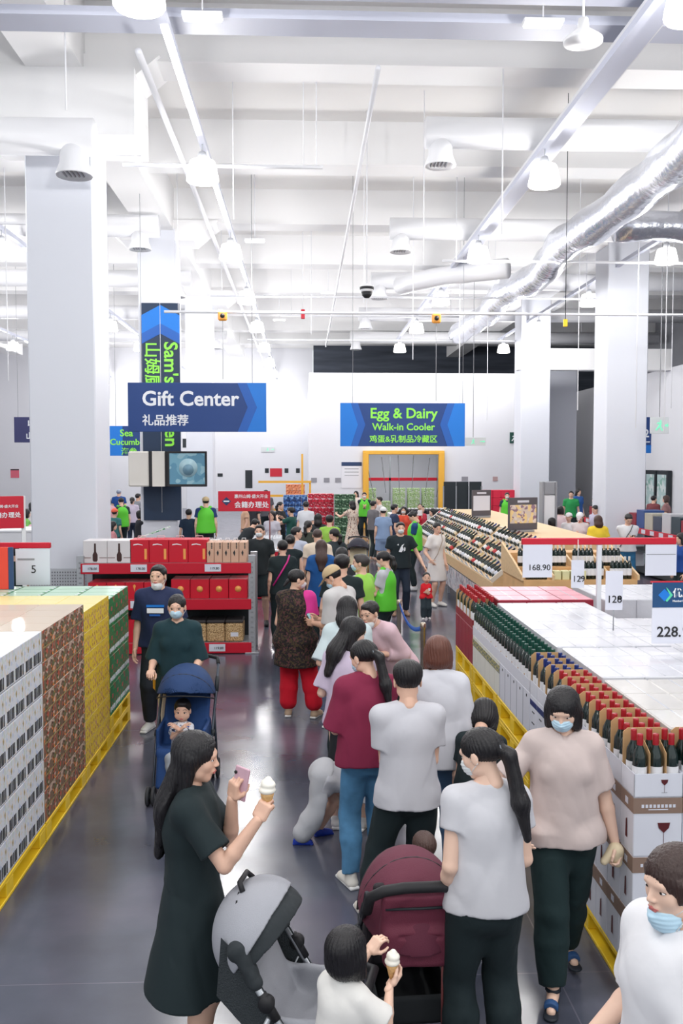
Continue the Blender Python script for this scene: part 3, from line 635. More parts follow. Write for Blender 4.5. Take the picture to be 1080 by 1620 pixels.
# bottles
GLB = mat('bottle_glass', (14,34,32), .06, coat=.5); REDC = colmat((168,28,40),.3,nm='red_foil'); GRNC = colmat((14,70,58),.3,nm='green_foil'); BLUC = colmat((22,44,112),.3,nm='blue_foil'); LAB = mat('bottle_label', (232,232,236), .6)
def bottle(name, cap, label, group, glass=GLB, n=14, h=.305, r=.0365, extra=True):
    r_ = tag(MB().lathe([(r*.9,0),(r,.006),(r,.185),(r*.93,.205),(r*.55,.235),(.0145,.25),(.0135,.262)],glass,n=n).build(name), label, 'bottle', group)
    MB().lathe([(.0142,.232),(.0150,.25),(.0155,.262),(.0155,h-.006),(.0145,h),(0,h)],cap,n=n).build('capsule', r_)
    b = MB(); N = 12
    V = []; F = []
    for k in range(N*2+1):
        a = -math.pi*.75-math.pi*.25*0+k*(math.pi*1.5)/(N*2)-math.pi*.25+math.pi*.25
        a = math.pi+math.pi*.25+k*math.pi*1.4/(N*2)-math.pi*.45
        for z in (.05,.145): V.append(((r+.0008)*math.cos(a),(r+.0008)*math.sin(a),z))
    for k in range(N*2): F.append((2*k,2*k+2,2*k+3,2*k+1))
    b.add(V,F,LAB,True); lo = b.build('label', r_)
    return r_
KW = KRAFT
def tray(w, l, label, group, nx=3, ny=2, wallm=WC, hw=.12, hb=.30, name='open_carton'):
    r = empty(name, (0,0,0), 0, label, 'carton', group); t = .004; m = MB()
    m.box((-w/2,-l/2,0),(w/2,l/2,.004),wallm); m.box((-w/2,-l/2,0),(w/2,-l/2+t,hw),wallm); m.box((-w/2,-l/2,0),(-w/2+t,l/2,hw),wallm); m.box((w/2-t,-l/2,0),(w/2,l/2,hw),wallm); m.build('tray', r)
    wineglass(m2 := MB(), XZ(.03,-l/2-.0015,.07), .09); 
    if wallm is WC: m2.build('printed_glass', r)
    d = MB(); d.prism([(-w/2+t,0),(w/2-t,0),(w/2-t,hb*.93),(w/2-.03,hb),(-w/2+.03,hb),(-w/2+t,hb*.93)],.004,KW,XZ(0,l/2-.002,.003))
    d.build('back_divider', r); e = MB()
    for i in range(1,nx): x = -w/2+i*w/nx; e.prism([(-l/2+.006,0),(l/2-.008,0),(l/2-.008,hb*.8),(0,hb*.86),(-l/2+.012,hb*.72)],.003,KW,Matrix.Translation((x+.0015,0,.004))@Matrix(((0,0,-1,0),(1,0,0,0),(0,1,0,0),(0,0,0,1))))
    e.build('cross_divider', r); return r
tr = tray(.248,.188,'open white wine carton with kraft dividers holding red-capped bottles','open wine cartons holding red-capped bottles')
br = bottle('wine_bottle', REDC, 'dark wine bottle with red cap and white label standing in an open carton', 'red-capped wine bottles in the nearest open cartons')
spots = [(RX+.125,4.55+i*.19) for i in range(8)]+[(RX+.125+i*.252,4.55) for i in range(1,6)]
for si, (x, y) in enumerate(spots):
    cn = ('%s open carton along the aisle side' % nth(si)) if si < 8 else ('%s open carton right of the corner' % nth(si-8))
    place(tr, (x,y,1.067), 'white tray with kraft dividers and red-capped bottles, '+cn)
    for a in (-1,0,1):
        for b in (-.5,.5): place(br, (x+a*.0805,y+b*.088-.002,1.072), 'red-capped wine bottle, %s %s of the %s' % (('front','back')[b > 0], ('left','middle','right')[a+1], cn))
def bluedeco(mb, w, l, h):
    mb.box((-w/2-.0015,-l/2+.005,h-.075),(-w/2+.001,l/2-.005,h-.035),BLUC); mb.box((-w/2-.0015,-.03,h-.12),(-w/2+.001,.03,h-.112),DARK); mb.box((-w/2-.0015,-.03,h-.2),(-w/2+.001,.04,h-.192),DARK); mb.box((-w/2-.0015,-l/2+.005,.01),(-w/2+.001,l/2-.005,.04),BLUC)
wb = wcarton('wine_carton', .25, .196, .305, WC, False, False, bluedeco)
tb2 = tray(.248,.194,'open carton with kraft dividers around dark blue-capped bottles','open kraft-divided cartons of blue-capped bottles', hw=.1)
bb = bottle('wine_bottle', BLUC, 'dark blue-capped wine bottle standing in kraft dividers', 'blue-capped wine bottles in kraft dividers')
for i in range(3):
    y = 6.08+i*.199; place(wb, (RX+.125,y,.752), 'blue-banded white carton under the blue-capped bottles, %s from the camera' % nth(i), 'white cartons with blue bands'); place(tb2, (RX+.125,y,1.058), 'kraft-divided tray of dark blue-capped bottles, %s from the camera' % nth(i))
    for a in (-1,0,1):
        for b in (-.5,.5): place(bb, (RX+.125+a*.0805,y+b*.09,1.063), 'blue-capped bottle, %s %s of the %s kraft-divided tray' % (('front','back')[b > 0], ('left','middle','right')[a+1], nth(i)))
PICT = speckle('landscape_print', (150,146,96), [(92,96,62),(198,190,130),(70,90,120)], 22, .55)
def pic(mb, w, l, h): mb.box((-w/2-.0015,-l/2+.004,h-.1),(-w/2+.001,l/2-.004,h-.035),PICT)
def seam(mb, w, l, h): mb.box((-w/2-.001,l/2-.012,.01),(-w/2+.001,l/2-.002,h-.01),colmat((170,172,182),.6,nm='seam')); mb.box((-w/2-.0012,-.02,h-.05),(-w/2+.001,0,h-.03),DARK)
wg = wcarton('wine_carton', .225, .206, .305, mat('pale_carton',(222,222,214),.55), False, False, pic); wg2 = wcarton('wine_carton', .225, .206, .305, WC, False, False, seam)
bg = bottle('wine_bottle', GRNC, 'dark wine bottle with green cap standing close packed in an open tray', 'green-capped wine bottles close packed in open trays', n=10)
tg = tray(.223,.204,'open white tray holding close-packed green-capped bottles','open trays of green-capped bottles', hw=.09, hb=.1)
for i in range(11):
    y = 6.695+i*.207; place(wg if i > 4 else wg2, (RX+.1125,y,.752), ('%s carton under the green-capped bottles, %s from the camera' % ('landscape-strip' if i > 4 else 'plain white', nth(i))), 'cartons under the green-capped bottles')
    place(tg, (RX+.1125,y,1.058), 'low white tray of green-capped bottles, %s from the camera' % nth(i))
    for a in (-1,0,1):
        for b in (-.5,.5): place(bg, (RX+.1125+a*.0735,y+b*.1,1.063), 'green-capped bottle, %s file from the aisle, %s row from the camera' % (nth(a+1), nth(i*2+(b > 0))))
DR = mat('dark_red_carton', (150,20,48), .45); wr_ = wcarton('gift_carton', .25, .196, .36, DR, False, False)
br2 = tray(.248,.194,'open red and kraft carton at the far end of the right display','open red and kraft cartons at the far end', wallm=DR, hw=.08, hb=.26)
for i in range(5):
    y = 8.99+i*.198; place(wr_, (RX+.125,y,.752), 'dark red carton in the far yellow-pallet stack, %s from the camera' % nth(i), 'dark red cartons at the far end of the right display'); place(br2, (RX+.125,y,1.113), 'open red and kraft tray at the far end, %s from the camera' % nth(i))
    for a in (-1,0,1):
        for b in (-.5,.5): c = place(br, (RX+.125+a*.08,y+b*.09,1.118), 'red-capped bottle, %s %s of the %s red and kraft tray' % (('front','back')[b > 0], ('left','middle','right')[a+1], nth(i)), 'red-capped wine bottles at the far end of the right display')
# inland closed cartons: big shipping boxes below, small cartons on top
SHIP = mat('shipping_carton', (214,216,224), .6, coat=.1)
FILM = mat('film_white', (214,215,222), .35, bump=.25, bscale=9, coat=.3); PINK = mat('film_pink', (226,128,150), .35, bump=.25, bscale=9, coat=.3); TAN = mat('film_grey', (200,197,194), .4, bump=.25, bscale=12, coat=.2)
def block(x0, x1, y0, y1, zt, m, label, group, cl=.33, cw=.29, zb=.752, name='wine_case'):
    hh = .25; nx = max(1, round((x1-x0)/cw)); ny = max(1, round((y1-y0)/cl)); w = (x1-x0)/nx; l = (y1-y0)/ny
    big = tag(MB().bbox((x0+.002,y0+.002,zb+.002),(x1-.002,y1-.002,zt-hh-.001),SHIP if m is not PINK else DR,.006).build('shipping_carton'), 'large shipping carton under the %s' % group, 'carton')
    mb = MB().bbox((-w/2+.0015,-l/2+.0015,0),(w/2-.0015,l/2-.0015,hh),m if m is not PINK else DR,.006); mb.box((-w/2+.008,-l/2+.008,hh-.002),(w/2-.008,l/2-.008,hh+.0012),m)
    mb.box((-.006,-l/2+.01,hh+.0005),(.006,l/2-.01,hh+.002),mat('tape',(205,207,214),.25))
    c = tag(mb.build(name), None, 'carton')
    for i in range(nx):
        for j in range(ny): place(c, (x0+w*(i+.5),y0+l*(j+.5),zt-hh), '%s, %s across, %s deep' % (label, nth(i), nth(j)), group)
block(1.885,2.76,6.72,8.86,1.37,FILM,'closed white wine case on top of the middle right stack','white cases on top of the middle right stack')
block(1.91,2.86,8.9,9.88,1.39,PINK,'red wine case with pink wrapped top behind the white cases','pink-topped red cases')
block(1.91,3.3,5.75,6.68,1.37,FILM,'closed white wine case beside the blue-capped bottles','white cases beside the blue-capped bottles')
block(1.91,3.3,4.65,5.72,1.36,TAN,'closed greyish wine case beside the red-capped bottles','greyish cases beside the red-capped bottles', zb=.152)
pl = pallet('pallet', 1.35, 1.7, .15, 'yellow pallet under the grey boxes right of the aisle gap'); place(pl, (3.72,8.3,0))
block(3.05,4.3,7.45,9.2,1.15,FILM,'closed white case right of the price stand post','white cases right of the price stand post', zb=.152, cl=.45, cw=.4)
block(3.2,4.6,9.6,10.8,1.28,FILM,'closed white case in front of the wooden wine crates','white cases in front of the wooden wine crates', zb=.002, cl=.4, cw=.35)
# ================================================================ price stands
def card(r, x0, x1, z0, z1, m=CARD, name='price_card', y=-.02):
    MB().box((x0-r.location.x,y-.002,z0-r.location.z),(x1-r.location.x,y+.002,z1-r.location.z),m).build(name, r); return r.children[-1]
Y = 8.8; a = W(825,857,Y); b = W(1068,857,Y); pz = a.z; post = W(947,900,Y).x
r = empty('price_stand', (post,Y,0), 0, 'price stand with a long red top bar over the white cases', 'sign stand')
MB().bbox((a.x-post,-.03,pz-.03),(b.x-post,.03,pz+.035),RED,.006).build('top_bar', r); MB().bbox((-.022,-.02,0),(.022,.02,pz-.03),colmat((222,224,230),.4,nm='post_white'),.004).build('post', r)
for (x0,x1,y0,y1,tx) in ((825,872,861,913,'168.90'),(1018,1068,861,910,None)):
    p = W(x0,y1,Y); q = W(x1,y0,Y); c = MB().box((p.x-post,-.035,p.z),(q.x-post,-.031,q.z),CARD).build('price_card', r)
    if tx: text(tx, .082, BLK, c, (p.x-post+.05,-.037,p.z+.07), name='price')
    else: MB().box((p.x-post+.01,-.037,q.z-.1),(q.x-post-.01,-.0355,q.z-.092),GREY).build('card_line', c)
for (x0,x1,y0,y1,yy,tx,lb) in ((903,924,886,930,8.77,'129.80','small hanging white price card reading 129, left of the post'),(957,985,903,965,7.35,'128.80','small white price card reading 128, right of the post')):
    p = W(x0,y1,yy); q = W(x1,y0,yy); zb = 1.37
    r = empty('price_card', ((p.x+q.x)/2,yy,(p.z+q.z)/2), 0, lb, 'price card'); w_ = (q.x-p.x)/2; h_ = (q.z-p.z)/2
    MB().box((-w_,-.002,-h_),(w_,.002,h_),CARD).build('card', r); text(tx[:3], .085, BLK, r, (-w_+.01,-.004,-h_+.06), name='price'); text(tx[4:], .04, BLK, r, (w_-.045,-.004,-h_+.085), name='price')
    if yy > 8 : MB().cyl((0,.0,h_-.005),(0,.0,h_+.2),.004,WHITE,5).build('hanger', r)
    if yy < 8: MB().cyl((0,.006,-h_+.02),(0,.006,1.37-r.location.z-.0) if 1.37 < r.location.z-h_ else (0,.006,-h_-.1),.005,GREY,6).build('holder', r)
Y = 6.45; p = W(1030,1018,Y); q = W(1130,921,Y); hx = (p.x+q.x)/2
r = empty('price_board', (hx,Y,0), 0, 'nearest price board reading 228 under a navy header', 'price board')
MB().box((p.x-hx,-.004,p.z),(q.x-hx,.004,q.z),CARD).build('board', r); zc = W(1030,961,Y).z
hd = MB().box((p.x-hx,-.007,zc),(q.x-hx,-.0045,q.z),colmat((20,72,120),.4,nm='header_navy')).build('header', r)
lg = MB(); dT = XZ(p.x-hx+.085,-.008,(zc+q.z)/2); lg.prism([(-.045,0),(0,-.045),(.045,0),(0,.045)],.001,B2,dT); lg.prism([(.012,.055),(.02,.05),(.062,0),(.02,-.05),(.008,-.04),(.04,0)],.0015,colmat((90,215,170),.4,nm='mint'),dT); lg.build('emblem', r)
text('优质商品', .07, WTXT, r, (p.x-hx+.145,-.009,(zc+q.z)/2-.01), bold=.02); text('Member Products', .02, WTXT, r, (p.x-hx+.145,-.009,(zc+q.z)/2-.05), bold=.02)
text('228.', .105, BLK, r, (p.x-hx+.035,-.006,p.z+.05), name='price', bold=.01); text('00', .06, BLK, r, (p.x-hx+.225,-.006,p.z+.085), name='price', bold=.01)
MB().box((p.x-hx-.015,-.005,q.z),(q.x-hx,.005,q.z+.01),RED).build('edge_strip', r)
MB().bbox((q.x-hx-.03,.006,1.37),(q.x-hx+.01,.03,q.z),WHITE,.004).build('post', r)
# left price stand and promo board
Y = 9.9; a = W(-30,863,Y); b = W(80,863,Y); cx = -4.0
r = empty('price_stand', (cx,Y,0), 0, 'price stand with a red top bar above the green cartons at the left', 'sign stand')
MB().bbox((a.x-cx,-.03,a.z-.03),(b.x-cx,.03,a.z+.03),RED,.006).build('top_bar', r); MB().bbox((a.x-cx+.02,-.02,0),(a.x-cx+.06,.02,a.z),WHITE,.004).build('post', r)
p = W(27,925,Y); q = W(80,868,Y); c = MB().box((p.x-cx,-.036,p.z),(q.x-cx,-.032,q.z),CARD).build('price_card', r); MB().box((p.x-cx+.02,-.038,q.z-.12),(p.x-cx+.2,-.036,q.z-.1),GREY).build('card_line', c); text('5', .12, BLK, c, (p.x-cx+.16,-.038,p.z+.13), name='price')
p = W(-20,948,9.5); q = W(20,866,9.5); r = empty('promo_board', (p.x,9.5,0), 0, 'red and navy promotional board on the left edge', 'board')
MB().bbox((0,0,1.4425),(q.x-p.x-.05,.03,q.z),colmat((232,70,50),.5,nm='promo_red'),.004).build('front_panel', r); MB().bbox((q.x-p.x-.05,.0,1.4425),(q.x-p.x,.03,q.z),colmat((44,70,112),.5,nm='promo_navy'),.004).build('side_panel', r)
# ================================================================ red gondola shelf
Y0 = 13.1; xa = W(122,960,Y0).x; xb = W(404,960,Y0).x; L_ = xb-xa; zs = [.16,.79,1.31]
r = empty('shelving_unit', (xa,Y0,0), 0, 'red shelving unit with grey perforated uprights behind the green cartons', 'shelf')
for s in (0,1):
    x = s*(L_-.1); u_ = MB()
    for yy in (0,.55): u_.bbox((x,yy,0),(x+.1,yy+.06,1.42),METAL,.005)
    for k in range(18): 
        for yy in (0,): u_.box((x+.03,yy-.002,.08+k*.072),(x+.07,yy+.001,.105+k*.072),GREY)
    u_.bbox((x-.05,-.04,0),(x+.15,.1,.02),METAL,.004); u_.build('upright', r)
for z in zs:
    b_ = MB(); b_.box((.1,.02,z-.02),(L_-.1,.6,z),GREY); b_.build('shelf_board', r); MB().bbox((.06,-.02,z-.15),(L_-.06,.02,z),RED,.005).build('shelf_beam', r)
MB().box((.06,.58,.0),(L_-.06,.6,1.2),DARK).build('back_panel', r)
for (px_, z) in ((131,zs[2]),(207,zs[2]),(324,zs[2]),(206,zs[1]),(330,zs[0])):
    x = W(px_,900,Y0).x-xa; c = MB().box((x,-.026,z-.12),(x+.23,-.021,z-.015),CARD).build('price_ticket', r); text('119.80' if px_ > 300 else '178.00', .05, DARK, c, (x+.07,-.029,z-.09), name='price')
def gbox(name, w, d, h, m, deco=None):
    mb = MB().bbox((-w/2+.002,0,0),(w/2-.002,d,h),m,.004)
    if deco: deco(mb)
    return tag(mb.build(name), None, 'box')
GRD = mat('gift_red', (205,14,44), .45); GOLD = colmat((245,170,90),.4,nm='gold'); GWH = mat('gift_white', (226,222,224), .5); TANB = mat('gift_tan', (212,172,148), .6)
def d1_(mb):
    mb.prism([(-.02,.0),(.02,0),(.035,.02),(.035,.1),(.015,.14),(.012,.26),(-.012,.26),(-.015,.14),(-.035,.1),(-.035,.02)],.002,colmat((64,36,34),.4,nm='brandy'),XZ(0,-.001,.02)); mb.box((-.165,-.001,.07),(-.06,.001,.08),colmat((120,90,80),.5,nm='rule')); mb.box((.06,-.001,.07),(.165,.001,.08),colmat((120,90,80),.5,nm='rule'))
o = gbox('brandy_box', .34, .4, .32, GWH, d1_)
for i in range(2): place(o, (W(131,870,Y0).x+.16+i*.341,Y0+.05,1.311), 'white gift box with a printed brandy bottle, %s of the two on the shelf top' % ('left','right')[i])
def d2_(mb):
    mb.box((.07,-.001,.05),(.105,.001,.2),GOLD); mb.prism([(-.09,.0),(-.02,.012),(.05,0),(.04,.012),(-.02,.025),(-.08,.018)],.002,WTXT,XZ(0,-.001,.25))
o = gbox('red_gift_box', .275, .4, .33, GRD, d2_); hd_ = MB().tube([(-.06,.2,.33),(-.05,.2,.37),(.05,.2,.37),(.06,.2,.33)],.006,colmat((235,200,205),.3,nm='clear_handle'),6).build('handle', o)
for i in range(4): place(o, (W(204,870,Y0).x+.1375+i*.276,Y0+.05,1.311), 'tall red gift box with clear handle, %s from the left on the shelf top' % nth(i))
def d3_(mb):
    for k in range(4): mb.box((.015,-.001,.2+k*.022),(.035,.001,.216+k*.022),DARK)
    mb.prism([(-.02,0),(0,.04),(.012,.0),(.0,-.05)],.002,DARK,XZ(-.005,-.001,.14))
o = gbox('tan_gift_box', .116, .4, .29, TANB, d3_); MB().tube([(-.03,.2,.29),(-.025,.2,.335),(.025,.2,.335),(.03,.2,.29)],.005,colmat((235,235,240),.3,nm='clear_handle2'),6).build('handle', o)
for i in range(5): place(o, (W(325,870,Y0).x+.058+i*.118,Y0+.05,1.311), 'narrow tan gift box on the shelf top, %s from the left' % nth(i), 'narrow tan gift boxes on the shelf top')
def d4_(mb): mb.lathe([(.045,-.001),(.045,.002)],GOLD,(0,-.001,.14),18,Matrix.Rotation(math.pi/2,3,'X'))
o = gbox('red_gift_box', .27, .45, .28, GRD, d4_)
for i in range(4): place(o, (W(395,920,Y0).x-.17-i*.274,Y0+.04,.791), 'red gift box with a gold seal, %s from the right on the middle shelf' % nth(i), 'red gift boxes with gold seals on the middle shelf')
def d5_(mb): mb.prism([(-.02,.02),(-.008,-.02),(0,-.06),(.008,-.02),(.02,.02),(0,.045)],.002,GOLD,XZ(0,-.001,.17))
o = gbox('red_gift_box', .26, .45, .24, GRD, d5_)
for i in range(4): place(o, (W(138,930,Y0).x+.13+i*.264,Y0+.04,.791), 'red gift box with a gold crest, %s from the left on the middle shelf' % nth(i), 'red gift boxes with gold crests at the left of the middle shelf')
WICK = speckle('wicker', (176,142,96), [(120,88,54),(214,184,140)], 60, .52, .8)
for i in range(3):
    r = empty('wicker_hamper', (W(392,1000,Y0).x-.2-i*.265,Y0+.04,.161), 0, 'wicker hamper with dark lid on the bottom shelf, %s of three' % ('rightmost','middle','leftmost')[i], 'hamper')
    MB().bbox((-.128,0,0),(.128,.4,.27),WICK,.02).build('basket', r); MB().bbox((-.13,0,.27),(.13,.41,.315),colmat((54,50,52),.5,nm='hamper_lid'),.015).build('lid', r)
    if i == 0: MB().box((-.05,-.003,.08),(.06,0,.14),CARD).build('tag', r)
o = gbox('red_gift_box', .3, .4, .33, GRD); place(o, (W(200,1000,Y0).x,Y0+.04,.161), 'plain red box at the left of the bottom shelf'); 
o = gbox('white_gift_box', .17, .4, .32, GWH); place(o, (W(222,1000,Y0).x,Y0+.04,.161), 'narrow white box beside the plain red box on the bottom shelf')
# ================================================================ tilted wine racks
ra, rb_, ya, yb_ = 2.95, 3.72, 14.2, 24.2
r = empty('wine_rack', (ra,ya,0), 0, 'long sloping pale wooden rack of lying wine bottles beside the aisle', 'rack'); LY = yb_-ya
MB().add([(0,0,.66),(0,0,.85),(.8,0,1.5),(1.9,0,1.5),(1.9,0,1.36),(0.4,0,.66),(0,LY,.66),(0,LY,.85),(.8,LY,1.5),(1.9,LY,1.5),(1.9,LY,1.36),(.4,LY,.66)],[(5,4,3,2,1,0),(6,7,8,9,10,11)]+[(i,(i+1)%6,(i+1)%6+6,i+6) for i in range(6)],WOOD).build('cabinet', r)
for k in range(5):
    for x in (.06,1.75): MB().box((x,.1+k*LY/4.2,0),(x+.05,.16+k*LY/4.2,.68 if x < 1 else 1.4),GREY).build('leg', r)
MB().box((.02,.15,.2),(.03,LY-.2,.62),speckle('rack_poster',(200,200,206),[(230,215,215),(150,140,150)],8,.58)).build('side_poster', r)
tl = math.atan2(.65,.8); TT = Matrix.Rotation(-tl,4,'Y')
TR = colmat((236,230,218),.6,nm='rack_rail')
for k in range(4): MB().box((0,0.02,0),(.012,LY-.02,.018),TR,Matrix.Translation((.012+k*.262,0,.862+k*.213))@TT).build('rail', r)
for k in (0,1): MB().box((0,0,0),(1.03,.03,.07),TR,Matrix.Translation((0,(k*(LY-.03)),.855))@TT).build('end_board', r)
lb = [('dark','lower'),('dark','middle'),('dark','upper')]
caps = [GRNC, BLK, GLASSRED, BLUC, colmat((210,190,140),.4,nm='straw_foil')]
prots = []
for ci, cm in enumerate(caps):
    LM = (LAB, LAB, colmat((226,214,190),.6,nm='cream_label'), colmat((206,212,226),.6,nm='blue_label'), colmat((196,70,76),.6,nm='red_label'))[ci]; b_ = tag(MB().lathe([(.034,0),(.04,.01),(.04,.17),(.022,.21),(.015,.23)],GLB,n=8).build('wine_bottle'), 'wine bottle lying on the sloping wooden rack', 'bottle', 'wine bottles lying on the sloping wooden rack')
    MB().lathe([(.0155,.2),(.0165,.22),(.0165,.30),(0,.301)],cm,n=8).build('capsule', b_); MB().lathe([(.0405,.045),(.0405,.115)],LM,n=8).build('label', b_); prots.append(b_)
rnd = random.Random(3)
for k in range(3):
    for i in range(36):
        if rnd.random() < .05: continue
        y = ya+.16+i*(LY-.3)/35; s = .035+k*.3425; pos = Vector((ra,y,.862))+Vector((math.cos(tl),0,math.sin(tl)))*(s+.03)+Vector((-math.sin(tl),0,math.cos(tl)))*.036
        o = place(prots[rnd.choice((0,1,1,2,3,1,4))], pos, group='wine bottles lying in the %s row of the sloping rack' % ('lowest','middle','top')[k]); o['label'] = 'wine bottle lying in the %s row of the sloping rack, %s from the near end' % (('lowest','middle','top')[k], nth(i))
        o.rotation_euler = (0,math.pi/2-tl,0)
tk = MB()
pk = None
for k in range(3):
    for i in range(20):
        y = ya+.3+i*(LY-.5)/20; pos = Vector((ra,y,.862))+Vector((math.cos(tl),0,math.sin(tl)))*(k*.3425+.012)+Vector((-math.sin(tl),0,math.cos(tl)))*.03
        if pk is None: pk = MB().box((-.002,-.10,0),(.002,.10,.075),WTXT,Matrix.Rotation(-.5,4,'Y')).build('price_ticket'); o = pk
        else: o = pk.copy(); COL.objects.link(o)
        o.location = pos-Vector((ra,ya,0)); o.parent = r
for (px0,px1,py0,py1,Yp,lb_) in ((746,776,775,815,20.5,'smaller upright info board on the wine rack table'),(803,850,787,838,16.2,'larger upright info board with wine picture on the rack table')):
    p = W(px0,py1,Yp); q = W(px1,py0,Yp); r = empty('info_board', ((p.x+q.x)/2,Yp,1.5), .35, lb_, 'board'); w_ = (q.x-p.x)/2*1.15; h_ = q.z-1.5
    MB().bbox((-w_,-.015,.04),(w_,.015,h_),colmat((92,88,94),.5,nm='board_frame'),.004).build('frame', r); MB().box((-w_+.03,-.019,.16),(w_-.03,-.0155,h_-.13),CARD if px0 < 800 else speckle('wine_poster',(216,200,190),[(228,214,206),(150,120,140),(238,210,150)],7,.55)).build('poster', r)
    MB().box((-.12,-.019,h_-.09),(.12,-.0155,h_-.05),CARD).build('title_strip', r); MB().bbox((-.2,-.08,0),(.2,.08,.04),GREY,.004).build('foot', r)
# wooden pigeonhole crates behind the pink cases
yy = 12.2; xA, xB = W(800,900,13.3).x, W(1000,900,12.4).x
r = empty('wine_crate_display', (xA,yy,0), 0, 'pale wooden pigeonhole display of standing bottles behind the pink cases', 'display'); Wd = xB-xA; n = 4
LW = mat('crate_wood', (222,176,122), .6, var=.1, vscale=4)
MB().box((0,0,0),(Wd,1.3,1.15),LW).build('base', r)
steps = [(0,0,1.15),(.45,1.15,1.42),(.9,1.42,1.66)]
MB().box((0,.45,1.15),(Wd,1.3,1.28),LW).build('step', r); MB().box((0,.9,1.28),(Wd,1.3,1.44),LW).build('step', r)
for k in range(n+1): MB().prism([(0,1.15),(0,1.22),(.5,1.36),(1.3,1.56),(1.3,1.15)],.03,WOOD,Matrix.Translation((k*Wd/n+.0,0,0))@Matrix(((0,0,-1,.03*(k>0)),(1,0,0,0),(0,1,0,0),(0,0,0,1)))).build('divider', r)
bw_ = bottle('wine_bottle', colmat((226,220,210),.4,nm='white_foil'), 'dark bottle with white label standing in the wooden pigeonholes', 'bottles standing in the wooden pigeonholes', n=8)
for k in range(n):
    for st, z in ((.14,1.152),(.6,1.282)):
        if k == 1 and st < .2: continue
        for i in range(5): place(bw_, (xA+k*Wd/n+.09+i*(Wd/n-.1)/5, yy+st, z), '%s bottle in the %s level of the %s wooden pigeonhole column' % (nth(i), 'front' if st < .2 else 'rear', nth(k)))
YB_ = colmat((222,218,170),.6,nm='cream_box'); o = gbox('cream_box', .1, .12, .12, YB_)
for i in range(4): place(o, (xA+Wd/n+.09+i*.115,yy+.06,1.151), 'small cream box in the wooden pigeonholes, %s from the left' % nth(i), 'small cream boxes in the wooden pigeonholes')
# long shelf run at the right
r = empty('shelving_unit', (8.2,17.5,0), 0, 'long dark shelf run with a red price rail at the right edge', 'shelf')
for z in (.1,.6,1.05): MB().box((0,0,z-.04),(.6,9,z),DARK).build('shelf_board', r)
MB().bbox((-.02,0,1.0),(.0,9,1.14),RED,.003).build('price_rail', r)
for k in range(4): MB().box((.56,k*2.98,0),(.6,k*2.98+.05,1.55),METAL).build('upright', r)
for k in range(16): MB().box((-.024,.3+k*.55,1.02),(-.021,.55+k*.55,1.12),CARD).build('price_ticket', r)
bxs = [colmat(c,.5,nm='shelf_box') for c in ((60,70,90),(200,200,205),(40,60,70),(150,30,50),(50,80,140),(190,185,170))]
for k in range(16):
    o = gbox('shelf_box', .5, .5, .42+.05*(k%3), bxs[(k*5)%6]); o.rotation_euler = (0,0,math.pi/2); o.location = (8.745,17.85+k*.54,1.052); tag(o, '%s boxed goods on the long shelf run, %s from the camera' % (('slate','white','dark teal','dark red','blue','cream')[(k*5)%6], nth(k)), 'box', 'boxed goods on the long shelf run at the right')
# fridges on the right wall
for (x0,x1,lb_) in ((1009,1052,'wide'),(1055,1072,'narrow')):
    Yf = 1450*13/(x0-481); Yg = 1450*13/(x1-481); r = empty('wall_fridge', (12.9,Yg,0), 0, '%s glass-door fridge set in the right wall' % lb_, 'fridge')
    MB().bbox((-.1,0,0),(.08,Yf-Yg,2.45),DARK,.02).build('frame', r); n_ = 3 if lb_ == 'wide' else 1
    for k in range(n_): d_ = (Yf-Yg)/n_; MB().box((-.12,k*d_+.08,.3),(-.1,(k+1)*d_-.08,2.3),speckle('fridge_glass',(190,215,215),[(150,190,180),(225,235,235)],3,.55,.2)).build('glass_door', r)
# ================================================================ background between the aisle and the cooler
r = empty('membership_sign', (W(345,790,18).x,18,0), 0, 'red membership sign with white Chinese letters and blue emblem on a thin pole', 'sign'); p = W(345,809,18); q = W(427,777,18); w_ = q.x-p.x
MB().bbox((0,-.015,p.z),(w_,.015,q.z),RED,.004).build('board', r); text('惠州山姆·盛大开业', .08, WTXT, r, (w_*.31,-.02,q.z-.13), bold=.012); text('会籍办理处', .135, WTXT, r, (w_*.31,-.02,p.z+.08), bold=.014)
MB().prism([(-.09,0),(0,-.085),(.09,0),(0,.085)],.003,NAVY,XZ(w_*.16,-.018,(p.z+q.z)/2)).prism([(-.055,-.012),(.055,-.012),(.055,.014),(-.055,.014)],.002,WTXT,XZ(w_*.16,-.021,(p.z+q.z)/2)).build('emblem', r); MB().cyl((w_-.01,.02,0),(w_-.01,.02,q.z),.013,colmat((120,60,64),.4,nm='pole_brown'),8).build('pole', r)
p = W(0,830,11.6); q = W(37,790,11.6); r = empty('membership_sign', (q.x,11.6,0), .42, 'tilted red membership sign on a white pole at the left edge', 'sign'); w_ = .62; zc = (p.z+q.z)/2
MB().bbox((-w_,-.015,zc-.2),(0,.015,zc+.2),RED,.004).build('board', r); text('惠州山姆·盛大开业', .042, WTXT, r, (-w_*.66,-.02,zc+.06), bold=.012); text('会籍办理处', .075, WTXT, r, (-w_*.66,-.02,zc-.06), bold=.014); MB().prism([(-.06,0),(0,-.06),(.06,0),(0,.06)],.003,NAVY,XZ(-w_*.82,-.018,zc)).build('emblem', r)
MB().bbox((-.025,.016,0),(.025,.05,zc+.2),WHITE,.004).build('pole', r)
